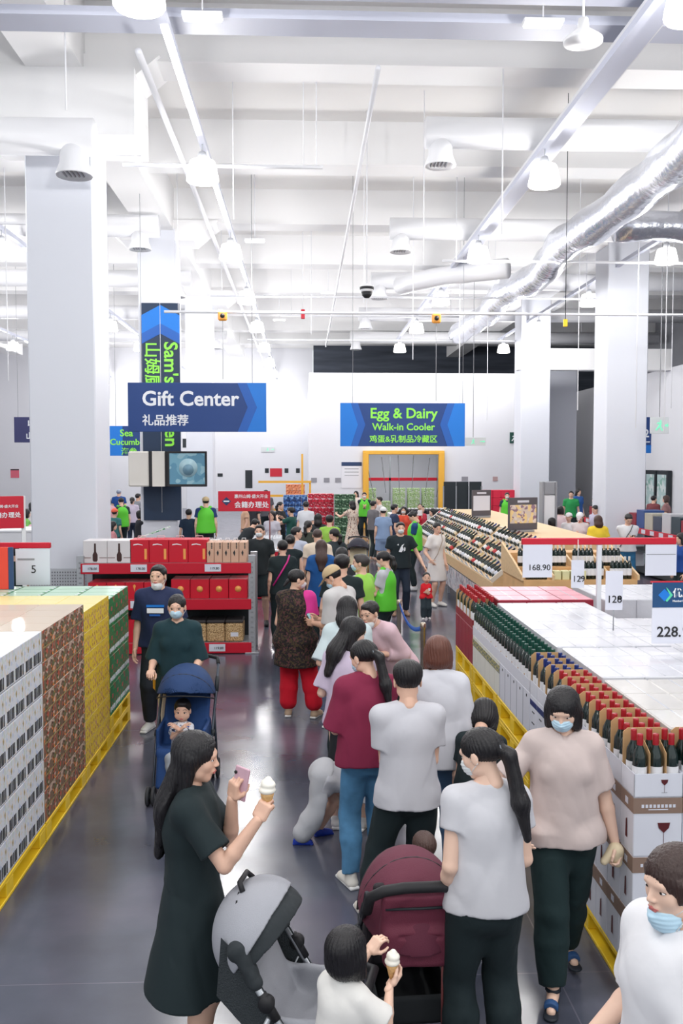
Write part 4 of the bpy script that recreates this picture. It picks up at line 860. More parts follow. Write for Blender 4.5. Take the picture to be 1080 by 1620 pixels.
# television case on the second column
Yt = 21.9; p = W(203,770,Yt); q = W(261,714,Yt); r = empty('television_case', (p.x,Yt,0), 0, 'white and black cased television block fixed around the second column', 'television'); z0, z1 = p.z, q.z
CR = mat('case_cream',(226,222,214),.4)
MB().bbox((0,0,z0),(.48,1.0,z1),CR,.03).build('side_case', r); MB().bbox((.48,.02,z0),(.56,1.0,z1),BLK,.005).build('black_strip', r); MB().bbox((.56,.0,z0),(.86,1.0,z1),CR,.01).build('front_case', r); MB().bbox((.86,.02,z0),(.93,1.0,z1),BLK,.005).build('black_strip', r)
s = MB().bbox((.93,-.06,z0+.0),(1.86,.0,z1),BLK,.01).build('screen_frame', r); MB().box((.98,-.064,z0+.06),(1.81,-.0605,z1-.05),speckle('screen_image',(96,150,176),[(120,172,192),(150,192,204)],3,.56,.2)).build('screen', s); 
MB().lathe([(.22,0),(.22,.002)],colmat((170,205,215),.3,nm='screen_disc'),(1.42,-.066,(z0+z1)/2+.03),24,Matrix.Rotation(math.pi/2,3,'X')).lathe([(.13,0),(.13,.003)],colmat((110,150,170),.3,nm='screen_ring'),(1.42,-.068,(z0+z1)/2-.02),24,Matrix.Rotation(math.pi/2,3,'X')).build('screen_picture', s)
# tables and counters in the left middle ground
def table(name, x0, x1, y0, y1, z, m, label, skirt=None):
    r = empty(name, ((x0+x1)/2,(y0+y1)/2,0), 0, label, 'table'); a = (x1-x0)/2; b = (y1-y0)/2; MB().bbox((-a,-b,z-.04),(a,b,z),m,.006).build('table_top', r)
    if skirt: MB().box((-a+.01,-b+.01,.02),(a-.01,b-.01,z-.041),skirt).build('skirt', r)
    else:
        for sx in (-1,1):
            for sy in (-1,1): MB().box((sx*(a-.05)-.025,sy*(b-.05)-.025,0),(sx*(a-.05)+.025,sy*(b-.05)+.025,z-.04),GREY).build('leg', r)
    return r
table('counter', W(402,870,18.3).x, W(452,870,18.3).x, 18.3, 19.6, 1.0, WHITE, 'red skirted white counter beside the queue', RED)
rnd = random.Random(8); wp = None
BAG = colmat((226,230,236),.5,nm='bag')
for i in range(9):
    r = empty('paper_bag', (W(407,860,18.6).x+(i//3)*.2,18.5+(i%3)*.32,1.0), rnd.uniform(-.3,.3), 'white paper bag on the red skirted counter, %s across, %s row back' % (nth(i//3), nth(i%3)), 'bag', 'white bags on the red skirted counter')
    MB().prism([(-.09,0),(.09,0),(.085,.22),(-.085,.22)],.1,BAG,XZ(0,.05,0)).build('bag_body', r); MB().tube([(-.04,0,.22),(-.03,0,.29),(.03,0,.29),(.04,0,.22)],.005,BAG,5).build('handle', r)
table('demo_counter', W(232,845,21).x, W(345,845,21).x, 20.6, 21.5, .95, WHITE, 'long white demonstration counter in front of the second column')
table('demo_counter', W(120,845,24).x, W(225,845,24).x, 20.7, 21.5, .95, WHITE, 'white counter behind the people left of the second column')
table('demo_counter', W(-10,822,17).x, W(62,822,17).x, 17, 18, 1.5, WHITE, 'white high counter with a red stripe at the far left', WHITE)
o = thing1('flat_carton', MB().bbox((-.4,-.2,0),(.4,.2,.03),speckle('green_leaflet',(190,210,190),[(60,140,90),(230,230,230)],9,.55),.004,Matrix.Rotation(-.35,4,'Y')), 'green leaflet board leaning on the demonstration counter', 'board', loc=(W(238,835,20.7).x,21.0,1.12))
# crates and product stacks near the cooler wall
def crate(name, w, d, h, m, label, group, cat='crate'):
    mb = MB(); mb.bbox((-w/2,-d/2,0),(w/2,d/2,h-.002),m,.01); mb.box((-w/2-.004,-d/2-.004,h-.04),(w/2+.004,d/2+.004,h-.01),m); return tag(mb.build(name), label, cat, group)
def wall_of(px0, px1, py0, py1, Y, nx, nz, m, name, label, group, d=.5, cat='crate'):
    p = W(px0,py1,Y); q = W(px1,py0,Y); zb = max(p.z,0); w = (q.x-p.x)/nx; zb = 0; h = (q.z)/nz; o = crate(name, w*.97, d, h*.98, m, label, group, cat)
    for i in range(nx):
        for j in range(nz): place(o, (p.x+w*(i+.5),Y+d/2,j*h), '%s, %s from the left, %s layer up' % (label, nth(i), LAY[j] if j < 7 else 'top'))
REDS = speckle('red_fruit_bags', (214,28,58), [(240,190,200),(160,16,40)], 12, .57); GRNS = speckle('green_net_bags', (52,92,62), [(170,200,170),(30,60,40)], 12, .57); ORS = speckle('orange_goods', (232,150,110), [(250,200,170),(190,90,60)], 10, .56); BLS = speckle('blue_goods', (44,92,160), [(120,160,210),(20,50,100)], 9, .56)
wall_of(487,528,781,840,30,4,6,REDS,'fruit_crate','red fruit crate','red fruit crates left of the cooler poster')
wall_of(529,562,782,845,29.5,3,6,GRNS,'produce_crate','green produce crate','green produce crates below the cooler poster')
wall_of(452,482,766,783,34,3,8,ORS,'snack_carton','orange snack carton','orange snack cartons by the forklift mast',cat='carton')
wall_of(448,486,783,840,29,4,5,BLS,'drink_pack','blue drink pack','blue drink packs in front of the orange cartons',cat='pack')
wall_of(766,818,775,805,33,4,6,mat('crate_red',(216,30,66),.5),'fruit_crate','bright red crate behind the wine rack','bright red crates behind the wine rack table')
r = empty('forklift_mast', (W(479,750,33).x,33,0), 0, 'tall yellow forklift mast left of the cooler wall', 'forklift'); z = W(479,718,33).z
for x in (-.06,.22): MB().bbox((x,0,0),(x+.07,.1,z-(0 if x < 0 else 1.0)),DY,.01).build('mast_rail', r)
for k in range(4): MB().box((-1.6,-.02,.5+k*.5),(.3,.02,.58+k*.5),DY).build('crossbar', r)
# black partitions
p = W(701,799,31); q = W(762,762,31); r = empty('partition', ((p.x+q.x)/2,31,0), 0, 'black partition boards left of the wine info boards', 'partition'); w_ = (q.x-p.x)/2
for k in range(3): MB().bbox((-w_+k*w_*.667+.01,k%2*.06,.6),(-w_+(k+1)*w_*.667-.01,k%2*.06+.03,q.z),mat('partition_black',(26,36,42),.6),.004).build('panel', r)
for k in range(4): MB().box((-w_+k*w_*.66-.02,-.03,0),(-w_+k*w_*.66+.02,.0,q.z-.15),GREY).build('post', r)
# bottles table in front of the cooler
r = table('display_table', W(618,820,27).x, W(706,820,27).x, 27, 28.2, 1.2, WHITE, 'white display table crowded with dark jars in front of the cooler', WHITE)
jr = tag(MB().lathe([(.04,0),(.045,.01),(.045,.13),(.03,.15),(.03,.17),(0,.17)],mat('jar_dark',(36,34,44),.3),n=8).build('jar'), 'dark jar standing on the white display table', 'jar', 'dark jars on the white display table')
MB().lathe([(.031,.15),(.031,.18),(0,.18)],WHITE,n=8).build('lid', jr)
for i in range(15):
    for j in range(2): place(jr, (W(622,820,27).x+.06+i*.107,27.08+j*.2,1.201), 'dark jar on the white display table, %s from the left in the %s row' % (nth(i), ('front','rear')[j]))
# posters on far walls
def poster(px0, py0, px1, py1, Y, m, label, head=None, lines=0):
    p = W(px0,py1,Y); q = W(px1,py0,Y); r = empty('poster', ((p.x+q.x)/2,Y,(p.z+q.z)/2), 0, label, 'poster'); w_ = (q.x-p.x)/2; h_ = (q.z-p.z)/2
    MB().box((-w_,-.01,-h_),(w_,.01,h_),m).build('sheet', r)
    if head: MB().box((-w_,-.014,h_*.7),(w_,-.0105,h_),head).build('header', r)
    for k in range(lines): MB().box((-w_*.7,-.013,h_*.45-k*h_*.25),(w_*.7,-.0105,h_*.5-k*h_*.25),GREY).build('text_line', r)
PW = colmat((236,236,242),.6,nm='paper')
poster(540,731,572,772,37.985,PW,'tall white poster with a navy header on the cooler wall left of the yellow frame',NAVY,3)
poster(427,741,446,754,54.985,RED,'small red notice on the far left wall')
for px_, lb_ in ((419,'left of'),(450,'just right of'),(468,'farther right of')): poster(px_,741,px_+6,748,54.985,DARK,'tiny dark notice %s the small red notice' % lb_)
for px_, lb_ in ((492,'nearest the wall corner'),(512,'in the middle'),(530,'nearest the tall poster')): poster(px_,756,px_+9,763,37.985,colmat((150,150,158),.6,nm='paper_grey'),'small grey notice on the cooler wall, %s' % lb_)
poster(730,754,740,761,37.985,colmat((150,150,158),.6,nm='paper_grey'),'small grey notice right of the yellow frame'); poster(779,754,787,761,37.985,colmat((190,160,160),.6,nm='paper_pink'),'small pinkish notice farther right on the cooler wall')
poster(388,744,399,772,54.985,DARK,'upright dark poster on the far wall left of the forklift',None); poster(158,745,171,760,54.985,colmat((226,80,90),.5,nm='rose'),'small red notice right of the nearest column'); bpy.context.view_layer.update()
poster(344,749,352,754,54.985,DARK,'tiny dark notice on the far wall above the membership sign'); poster(17,742,30,756,54.985,colmat((226,110,130),.5,nm='rose2'),'small pink notice at the far left',DARK); poster(289,694,301,708,54.985,DARK,'dark notice right of the column banner')
# grey scanner gate and portal details on the right
p = W(857,830,22); r = empty('column_scale', (p.x,22,0), 0, 'grey and white stand-up dispenser beside the right pillar', 'dispenser'); zt_ = W(857,762,22).z
for s in (0,.32): MB().bbox((s,0,0),(s+.05,.3,zt_),GREY,.01).build('side_frame', r)
MB().bbox((.05,0,zt_-.32),(.32,.28,zt_),GREY,.02).build('head_unit', r); MB().bbox((.05,.02,.1),(.32,.26,zt_-.33),WHITE,.01).build('cabinet', r)
table('promo_table', W(872,850,20).x, W(950,850,20).x, 19.6, 20.6, 1.0, colmat((190,30,60),.6,nm='cloth_red'), 'low table with red cloth between the seated shoppers at the right', colmat((190,30,60),.6,nm='cloth_red'))
poster(912,745,938,775,43.985,DARK,'dark framed board behind the shoppers at the right',None); poster(921,752,937,774,43.96,RED,'small red sign in front of the dark framed board')
# queue barrier
PB = mat('brushed_post',(190,176,160),.25,metal=.8)
for i, (px_, py_, lb_) in enumerate(((668,1082,'nearest chrome queue barrier post beside the aisle gap'),(631,985,'farther chrome queue barrier post beside the pink blouse'))):
    Y = 8.3 if i == 0 else 9.9; x = W(697 if i == 0 else 630, 1000, Y).x
    if i == 0: Y = 10.0; x = W(669,1000,Y).x
    if i == 1: Y = 11.7; x = W(631,955,Y).x
    r = empty('barrier_post', (x,Y,0), 0, lb_, 'barrier post'); MB().lathe([(.03,.02),(.03,.9),(.034,.905),(.034,.97),(.025,.98),(0,.98)],PB,n=16).build('post', r); MB().lathe([(.16,0),(.16,.012),(.05,.03),(0,.03)],METAL,n=20).build('base', r)
    if i == 0: A0 = (x,Y)
    else: A1 = (x,Y)
m = MB(); V = []; N = 12
for k in range(N+1):
    t_ = k/N; z = .93-.16*4*t_*(1-t_)*.9; V += [(A0[0]+(A1[0]-A0[0])*t_,A0[1]+.036+(A1[1]-A0[1]-.072)*t_,z-.025),(A0[0]+(A1[0]-A0[0])*t_,A0[1]+.036+(A1[1]-A0[1]-.072)*t_,z+.025)]
V2 = [(x+.003,y,z) for x,y,z in V]; nn = len(V)
m.add(V+V2, [(2*k,2*k+2,2*k+3,2*k+1) for k in range(N)]+[(nn+2*k+1,nn+2*k+3,nn+2*k+2,nn+2*k) for k in range(N)]+[(2*k+1,2*k+3,nn+2*k+3,nn+2*k+1) for k in range(N)], colmat((20,90,190),.6,nm='belt_blue'), True)
tag(m.build('barrier_belt'), 'blue belt sagging between the two chrome barrier posts', 'barrier belt')
# ---------------------------------------------------------------- people
I3 = np.eye(3)
def Rx(a): c, s = math.cos(a), math.sin(a); return np.array([[1,0,0],[0,c,-s],[0,s,c]])
def Ry(a): c, s = math.cos(a), math.sin(a); return np.array([[c,0,s],[0,1,0],[-s,0,c]])
def Rz(a): c, s = math.cos(a), math.sin(a); return np.array([[c,-s,0],[s,c,0],[0,0,1]])
D2R = math.pi/180
def plane(p, n):
    p = np.asarray(p, float); n = np.asarray(n, float)
    return (lambda x, y, z: (p[0]-x)*n[0]+(p[1]-y)*n[1]+(p[2]-z)*n[2]), p, p    # keeps the side n points to
def nrm(v): v = np.asarray(v, float); return v/(np.linalg.norm(v)+1e-9)
def ik(a, t, l1, l2, pole):
    a = np.asarray(a, float); t = np.asarray(t, float); d = t-a; L = np.linalg.norm(d); u = d/(L+1e-9)
    if L > (l1+l2)*.999: L = (l1+l2)*.999; t = a+u*L
    x = (l1*l1-l2*l2+L*L)/(2*L); h = math.sqrt(max(l1*l1-x*x, 0)); p = np.asarray(pole, float); p = nrm(p-u*(p@u))
    return a+u*x+p*h, t
def folds(amp, seed=0, f=1.0):
    r = np.random.RandomState(seed); K = r.uniform(-1, 1, (6,3)); K /= np.linalg.norm(K, axis=1)[:,None]; K *= (f*np.array([14,20,27,38,50,66]))[:,None]; K[:,2] *= .6; ph = r.uniform(0, 6, 6); w = [1,.9,.7,.5,.35,.25]
    def g(x, y, z):
        q = .35*np.sin(9*x+7*y-8*z+seed); s = 0
        for i in range(6): s = s+w[i]*(1.27-2*np.abs(np.sin(.5*(K[i,0]*x+K[i,1]*y+K[i,2]*z+ph[i]+q*2))))
        return (amp*np.clip(.5*s-.9,-1.3,.2)).astype(np.float32)
    return g
HEAD = [('u', el((0,-.012,.03),(.074,.091,.08)), 0), ('u', el((0,.026,-.028),(.057,.057,.07)), .03),
        ('u', rc((-.036,.012,-.062),(.036,.012,-.062),.024), .03), ('u', rc((-.012,.052,-.088),(.012,.052,-.088),.017), .03),
        ('u', el((.036,.048,-.022),(.024,.02,.022)), .02), ('u', el((-.036,.048,-.022),(.024,.02,.022)), .02),
        ('u', rc((-.03,.074,.024),(.03,.074,.024),.011), .02),
        ('s', el((.031,.096,.003),(.017,.012,.010)), .012), ('s', el((-.031,.096,.003),(.017,.012,.010)), .012),
        ('u', rc((0,.079,.006),(0,.096,-.024),.006,.0095), .012), ('u', el((.011,.088,-.028),(.007,.008,.006)), .006), ('u', el((-.011,.088,-.028),(.007,.008,.006)), .006),
        ('u', el((0,.078,-.053),(.022,.012,.012)), .012),
        ('u', el((.077,-.006,-.008),(.008,.019,.03)), .006), ('u', el((-.077,-.006,-.008),(.008,.019,.03)), .006),
        ('u', rc((0,-.016,-.05),(0,-.028,-.14),.041,.043), .03)]
CHILD = HEAD[:1]+[('u', el((0,.028,-.03),(.066,.056,.062)), .03), ('u', el((.04,.035,-.04),(.032,.03,.03)), .02), ('u', el((-.04,.035,-.04),(.032,.03,.03)), .02)]+HEAD[7:9]+[('u', rc((0,.077,.0),(0,.082,-.022),.004,.006), .012), ('u', el((0,.072,-.053),(.016,.009,.01)), .012)]+HEAD[13:15]+[('u', rc((0,-.018,-.05),(0,-.028,-.15),.036,.04), .03)]
_HC = {}
def headsurf(kid, res):
    k = (kid, round(res, 4))
    if k in _HC: return _HC[k]
    ops = CHILD if kid else HEAD; out = [('skin', surf(ops, res))]
    def fy(x, z):
        ys = np.linspace(.14, 0, 141); d = np.full(141, 1.0)
        for op, (f, a, b), kk in ops:
            g = f(np.full(141, x), ys, np.full(141, z))
            if op == 's': g = -g; q = np.maximum(kk-abs(d-g),0)/kk; d = np.maximum(d, g)+q*q*kk*.25
            elif kk: q = np.maximum(kk-abs(d-g),0)/kk; d = np.minimum(d, g)-q*q*kk*.25
            else: d = np.minimum(d, g)
        i = np.argmax(d < 0); return float(ys[i])
    if res < .013:
        fy0 = fy; fy = lambda x, z: fy0(x, z)+.22*max(0, res-.004)
        r2 = max(.0018, res*.3); mr = max(r2*.85, .0030 if res > .0055 else 0)
        bt = max(mr, .0024) if not kid else max(mr, .0013)
        for s in (-1, 1):
            y = fy(s*.031, .003)
            out.append(('eye', surf([('u', el((s*.031,y-.004,.003),(.0135,.006,.0048 if not kid else .007)), 0)], r2)))
            out.append(('iris', surf([('u', el((s*.0305,y+.0008,.003),(.0058 if res < .0055 else .008,.0034,.0050 if not kid and res < .0055 else .0075)), 0)], r2)))
            out.append(('brow', surf([('u', rc((s*.017,y-.001,.0085),(s*.031,y+.0015,.0105),max(mr,.0015)), 0), ('u', rc((s*.031,y+.0015,.0105),(s*.0455,y-.007,.0045),max(mr,.0018),max(mr,.0012)), 0)], r2)))
            y1 = fy(s*.018, .034); y2 = fy(s*.036, .035); y3 = fy(s*.05, .027)
            out.append(('brow', surf([('u', rc((s*.017,y1-.001,.034),(s*.034,y2-.001,.035),max(mr,bt*.8),bt), 0), ('u', rc((s*.034,y2-.001,.035),(s*.05,y3-.001,.027),bt,max(mr,bt*.5)), 0)], r2)))
        y = fy(0, -.055)
        out.append(('lip', surf([('u', rc((-.02,y-.007,-.055),(0,y-.001,-.0525),.003,.0052), .0), ('u', rc((.02,y-.007,-.055),(0,y-.001,-.0525),.003,.0052), .003), ('u', rc((-.012,y-.004,-.0605),(.012,y-.004,-.0605),.0045), .002)], r2)))
    _HC[k] = out; return out
def lay(VF, c, H, S): V, F = VF; return (V*S)@np.asarray(H).T+np.asarray(c), F
FACECUT = [('s', el((0,.112,-.04),(.058,.078,.113)), .014)]
def hair_ops(style, L=.2):
    cap = [('u', el((0,-.017,.034),(.083,.1,.086)), 0)]
    if style == 'short':
        return cap+[('i', plane((0,0,-.012),(0,-.6,.8)), .012), ('i', plane((0,.052,.0),(0,-.98,.18)), .02), ('s', el((.088,-.003,-.012),(.03,.024,.034)), .01), ('s', el((-.088,-.003,-.012),(.03,.024,.034)), .01), ('u', el((0,.045,.082),(.05,.035,.026)), .02)]
    if style == 'buzz':
        return [('u', el((0,-.014,.033),(.0775,.095,.083)), 0), ('i', plane((0,0,-.005),(0,-.6,.8)), .012), ('i', plane((0,.05,.0),(0,-.98,.18)), .02)]
    if style == 'top':       # thick crop, longer on top
        return cap+[('u', el((0,-.02,.06),(.085,.098,.068)), .02), ('i', plane((0,0,-.03),(0,-.5,.85)), .012), ('i', plane((0,.055,.0),(0,-.98,.18)), .02), ('s', el((.094,.0,-.012),(.03,.022,.034)), .01), ('s', el((-.094,.0,-.012),(.03,.022,.034)), .01)]
    if style in ('bob', 'kidbob'):
        z = -.105 if style == 'bob' else -.085
        return [('u', el((0,-.017,.034),(.09,.106,.09)), 0), ('u', el((0,-.03,-.035),(.094,.082,.085)), .03), ('u', rc((.066,.0,.0),(.07,.005,-.09),.03), .03), ('u', rc((-.066,.0,.0),(-.07,.005,-.09),.03), .03), ('i', plane((0,0,z-.02),(0,-.12,1)), .015)]+[('s', el((0,.12,-.045),(.054,.085,.097)), .012), ('s', rc((0,.02,-.06),(0,.02,-.2),.05), .01)]
    if style == 'long':
        return [('u', el((0,-.017,.034),(.088,.105,.09)), 0), ('u', rc((.06,-.02,.0),(.065,-.03,-.14),.034,.024), .03), ('u', rc((-.06,-.02,.0),(-.065,-.03,-.14),.034,.024), .03),
                ('u', rc((0,-.055,.0),(0,-.08-.04*(L>.25),-L*.55),.078,.085,I3,.62), .03), ('u', rc((0,-.08-.04*(L>.25),-L*.55),(0,-.075-.055*(L>.25),-L),.085,.05,I3,.5), .03)]+FACECUT+[('s', rc((0,.03,-.07),(0,.02,-.2),.055), .01)]
    if style == 'pony':
        return [('u', el((0,-.017,.034),(.081,.099,.084)), 0), ('u', el((0,-.07,.02),(.05,.045,.05)), .03), ('u', rc((0,-.105,.02),(0,-.14,-.03),.02,.027), .012), ('u', rc((0,-.14,-.03),(0,-.13,-L*.6),.031,.036), .03), ('u', rc((0,-.13,-L*.6),(0,-.115,-L),.036,.016), .03),
                ('i', plane((0,0,-.05),(0,.0,1)), 0) if L < .06 else ('s', el((.09,.008,-.03),(.028,.03,.045)), .01), ('s', el((-.09,.008,-.03),(.028,.03,.045)), .01)]+FACECUT+[('s', rc((0,.0,-.085),(0,-.01,-.2),.075), .012)]
    if style == 'tuck':
        return [('u', el((0,-.015,.036),(.086,.102,.09)), 0), ('u', rc((.074,.03,.03),(.07,.035,-.02),.016,.010), .02), ('u', rc((-.074,.03,.03),(-.07,.035,-.02),.016,.010), .02), ('u', rc((0,-.05,.0),(0,-.065,-.07),.072,.05), .03), ('i', plane((0,0,-.11),(0,0,1)), .01), ('s', el((0,.115,-.035),(.056,.075,.088)), .012), ('s', el((.088,.0,-.02),(.03,.026,.036)), .01), ('s', el((-.088,.0,-.02),(.03,.026,.036)), .01), ('s', rc((0,.02,-.07),(0,.0,-.2),.052), .01)]
    if style in ('bun', 'tied'):
        o = [('u', el((0,-.017,.034),(.081,.099,.084)), 0), ('i', plane((0,0,-.042),(0,-.35,.93)), .02)]+FACECUT+[('s', el((.09,.008,-.03),(.028,.03,.045)), .01), ('s', el((-.09,.008,-.03),(.028,.03,.045)), .01)]
        return o+([('u', el((0,-.115,.03),(.036,.03,.036)), .012)] if style == 'bun' else [('u', rc((0,-.105,-.03),(0,-.14,-.09),.022,.012), .02)])
    return []
_HR = {}
def hairsurf(style, L, res):
    k = (style, L, round(res,4))
    if k not in _HR:
        st = lambda x, y, z: (.0018*np.sin(38*np.arctan2(x+0*y,-y+.01+0*x)+3*np.sin(14*z))+.0009*np.sin(83*np.arctan2(x+0*y,-y+.01+0*x)+2*np.sin(9*z+1))).astype(np.float32)
        _HR[k] = surf(hair_ops(style, L), res, st if res < .008 else None)
    return _HR[k]
def hand(w, d, n, side, S=1.0, curl=.35, res=.004, spread=.06, fin=None):
    """w wrist, d pointing to the fingers, n out of the palm; side +1 right hand. fin: per-finger curl"""
    d = nrm(d); n = nrm(np.asarray(n)-d*(np.asarray(n)@d)); s = np.cross(d, n)*side; T = np.stack([s, n, d], 1); w = np.asarray(w)
    P = lambda a, b, c: w+S*(s*a+n*b+d*c)
    ops = [('u', rc(P(0,0,-.02),P(0,0,.01),.023*S,.022*S,T,.75), 0), ('u', bx(P(0,0,.048),(.038*S,.013*S,.042*S),T,.012*S), .014*S), ('u', el(P(.024,.01,.03),(.017*S,.014*S,.028*S),T), .01*S)]
    L = [.07,.079,.073,.056]
    for i, x in enumerate((.029,.010,-.0095,-.0275)):
        c = (fin[i] if fin else curl)*(1+.08*i); p = P(x,0,.084-(.004 if i in (0,) else .012 if i == 3 else 0)); a = c*.8; sp = spread*(1.2-.8*i)
        for j, f in enumerate((.46,.3,.24)):
            q = p+S*L[i]*f*(d*math.cos(a)*math.cos(sp)+n*math.sin(a)+s*math.sin(sp)*math.cos(a))
            ops.append(('u', rc(p,q,(.0086-.0009*j)*S,(.0078-.0009*j)*S), .004*S if j else .006*S)); p = q; a += c
    t = fin[4] if fin and len(fin) > 4 else curl; b = P(.026,.006,.018); q1 = b+S*.036*nrm(s*(.85-.3*t)+d*.6+n*(.25+.6*t)); q2 = q1+S*.03*nrm(s*(.5-.5*t)+d*.85+n*(.15+.5*t)); q3 = q2+S*.024*nrm(s*(.25-.6*t)+d+n*(.1+.5*t))
    ops += [('u', rc(b,q1,.0135*S,.011*S), .01*S), ('u', rc(q1,q2,.0105*S,.0092*S), .004*S), ('u', rc(q2,q3,.009*S,.0075*S), .004*S)]
    return surf(ops, res), P
SKIN = dict(a=(232,188,164), b=(238,200,178), c=(220,172,146), k=(240,203,184))
def person(label, X, Y, yaw, h=1.62, S=None, sex='f', w=1.0, lean=0, side=0, twist=0, hy=0, hp=0, rw=None, lw=None, re=None, le=None, rf=None, lf=None, pz=0, px=(0,0), rk=None, lk=None,
           skin='a', hair='long', hl=.3, haircol=(22,20,24), top=('tee',(200,200,200)), bot=('pants',(30,32,40)), shoes=(225,225,225), mask=None, res=None, group=None,
           rh=None, lh=None, kid=False, Z=0, slv=.55, hem=.0, loose=.0, amp=None, print_=None, neck='crew', hidden_face=False, extra=None, name='person', shoe='sneaker', slcol=None):
    dist = Y
    if res is None: res = .0075 if dist < 6.5 else .010 if dist < 10 else .014 if dist < 16 else .02
    S = S or (1.0 if sex == 'm' else .96); root = empty(name, (X, Y, Z), yaw*D2R, label, 'person', group)
    B = h-.238*S; u = B/.848; T = Rz(twist*D2R)@Rx(-lean*D2R)@Ry(side*D2R); H = Rz(hy*D2R)@Rx(-hp*D2R)
    P0 = np.array([px[0], px[1], (.52+pz)*u]); t = lambda x, y, z: P0+T@(np.array([x,y,z])*u)
    sw = (.086 if sex == 'f' else .102)*(1 if not kid else .92); g = w*(1.0 if not kid else 1.18)
    sh = {1: t(sw,0,.274), -1: t(-sw,0,.274)}; nb = t(0,-.004,.325)
    hc = nb+np.array([0,0,0])+nrm(T@np.array([0,.12,1])*.6+H@np.array([0,.12,1])*.4)*.121*S+H@np.array([0,.012,0])*S
    hip = {1: t(.046,0,-.015), -1: t(-.046,0,-.015)}
    ua, fa, th, sn = .172*u, .15*u, .24*u, .232*u
    def arm(sd, tgt, pole):
        s0 = sh[sd]
        tgt = s0+np.array([sd*.035,.035,-.31])*u if tgt is None else (np.array([tgt[0]*sd, tgt[1], tgt[2]])*u)
        pole = np.array([sd*.3,-1,-.3]) if pole is None else np.array([pole[0]*sd, pole[1], pole[2]])
        e, w_ = ik(s0, tgt, ua, fa, pole); return e, w_
    eR, wR = arm(1, rw, re); eL, wL = arm(-1, lw, le); el_ = {1: eR, -1: eL}; wr = {1: wR, -1: wL}
    def leg(sd, tgt, pole):
        tgt = np.array([sd*.06*u,.0,.045*u]) if tgt is None else np.array([tgt[0]*u*sd, tgt[1]*u, tgt[2]*u])
        return ik(hip[sd], tgt, th, sn, (sd*.12,1,.05) if pole is None else pole)
    kR, aR = leg(1, rf, rk); kL, aL = leg(-1, lf, lk); kn = {1: kR, -1: kL}; an = {1: aR, -1: aL}
    sk = mat('skin_'+skin, SKIN[skin], .5, bump=.02, bscale=120)
    sk.node_tree.nodes['Principled BSDF'].inputs['Subsurface Weight'].default_value = 0
    M = dict(skin=sk, eye=colmat((232,230,228),.3,nm='eye_white'), iris=colmat((28,20,18),.2,nm='iris'), brow=colmat((62,48,44),.8,nm='brow'), lip=colmat((205,115,110),.45,nm='lip'))
    body = Soft(); q = .03*u
    neckr = .027*u if sex == 'f' else .033*u
    ops = [('u', el(t(0,-.004,.0),(.088*u*g,.066*u*g,.07*u),T), 0), ('u', el(t(0,0,.10),(.068*u*g,.054*u*g,.09*u),T), q), ('u', el(t(0,0,.21),(.082*u*g,.060*u*g,.10*u),T), q),
           ('u', rc(sh[-1]+T@np.array([.015,0,-.01])*u, sh[1]+T@np.array([-.015,0,-.01])*u, .026*u), q), ('u', rc(nb-T@np.array([0,0,.03])*u, hc+H@np.array([0,-.02,-.04])*S, neckr, neckr*.95), .02*u)]
    for sd in (1,-1):
        ops += [('u', rc(nb-T@np.array([0,0,.02])*u, sh[sd], .024*u, .026*u), .02*u), ('u', rc(sh[sd], el_[sd], .0245*u*g, .021*u*g), .02*u), ('u', rc(el_[sd], el_[sd]*.72+wr[sd]*.28, .0205*u*g, .0215*u*g), .01), ('u', rc(el_[sd]*.72+wr[sd]*.28, wr[sd], .0215*u*g, .0145*u*(1 if not kid else 1.2)), .01)]
        ops += [('u', rc(hip[sd], kn[sd], .052*u*g, .033*u*g), .03*u), ('u', rc(kn[sd], kn[sd]*.68+an[sd]*.32-np.array([0,.008*u,0]), .031*u*g, .034*u*g), .02), ('u', rc(kn[sd]*.68+an[sd]*.32-np.array([0,.008*u,0]), an[sd], .033*u*g, .020*u), .02)]
        fd = nrm(np.array([sd*.2,1,0])) if (rf if sd == 1 else lf) is None or len((rf if sd == 1 else lf)) < 5 else nrm(np.array([(rf if sd == 1 else lf)[3]*sd,(rf if sd == 1 else lf)[4],(rf if sd == 1 else lf)[5] if len(rf if sd == 1 else lf) > 5 else 0]))
        a = an[sd]; dn = np.array([0,0,-.025*u])
        ops += [('u', rc(a+dn*.8, a+fd*.085*u+dn*1.15, .02*u, .014*u), .015)]
        if sd == 1: fdR = fd
        else: fdL = fd
    body.add(surf(ops, res), sk)
    hres = max(.0045, res*.62)
    for nm, VF in headsurf(kid, hres): body.add(lay(VF, hc, H, S), M[nm])
    hands = {}
    for sd, hs in ((1, rh), (-1, lh)):
        hs = hs or {}; fd = nrm(wr[sd]-el_[sd]); d = np.array(hs.get('d', fd+np.array([0,.05,0])), float); n = np.array(hs.get('n', (-sd,.15,0)), float)
        if 'd' in hs: d = np.array([hs['d'][0]*sd, hs['d'][1], hs['d'][2]])
        if 'n' in hs: n = np.array([hs['n'][0]*sd, hs['n'][1], hs['n'][2]])
        VF, Pf = hand(wr[sd], d, n, sd, S*.93*(u/1.6 if not kid else .92), hs.get('curl', .35), max(.0035, res*.45), fin=hs.get('fin')); body.add(VF, sk); hands[sd] = Pf
    body.build('body', root)
    # clothes
    am = (.0095 if dist < 7 else .008) if amp is None else amp
    if dist > 16: am = 0
    lo = .007+loose+(.004 if dist > 10 else 0)+(.004 if dist > 16 else 0)
    kind, tc = top[0], top[1]; tm = top[2] if len(top) > 2 else colmat(tc, .85, nm='cloth', bump=.22, bscale=7)
    isdress = kind == 'dress'
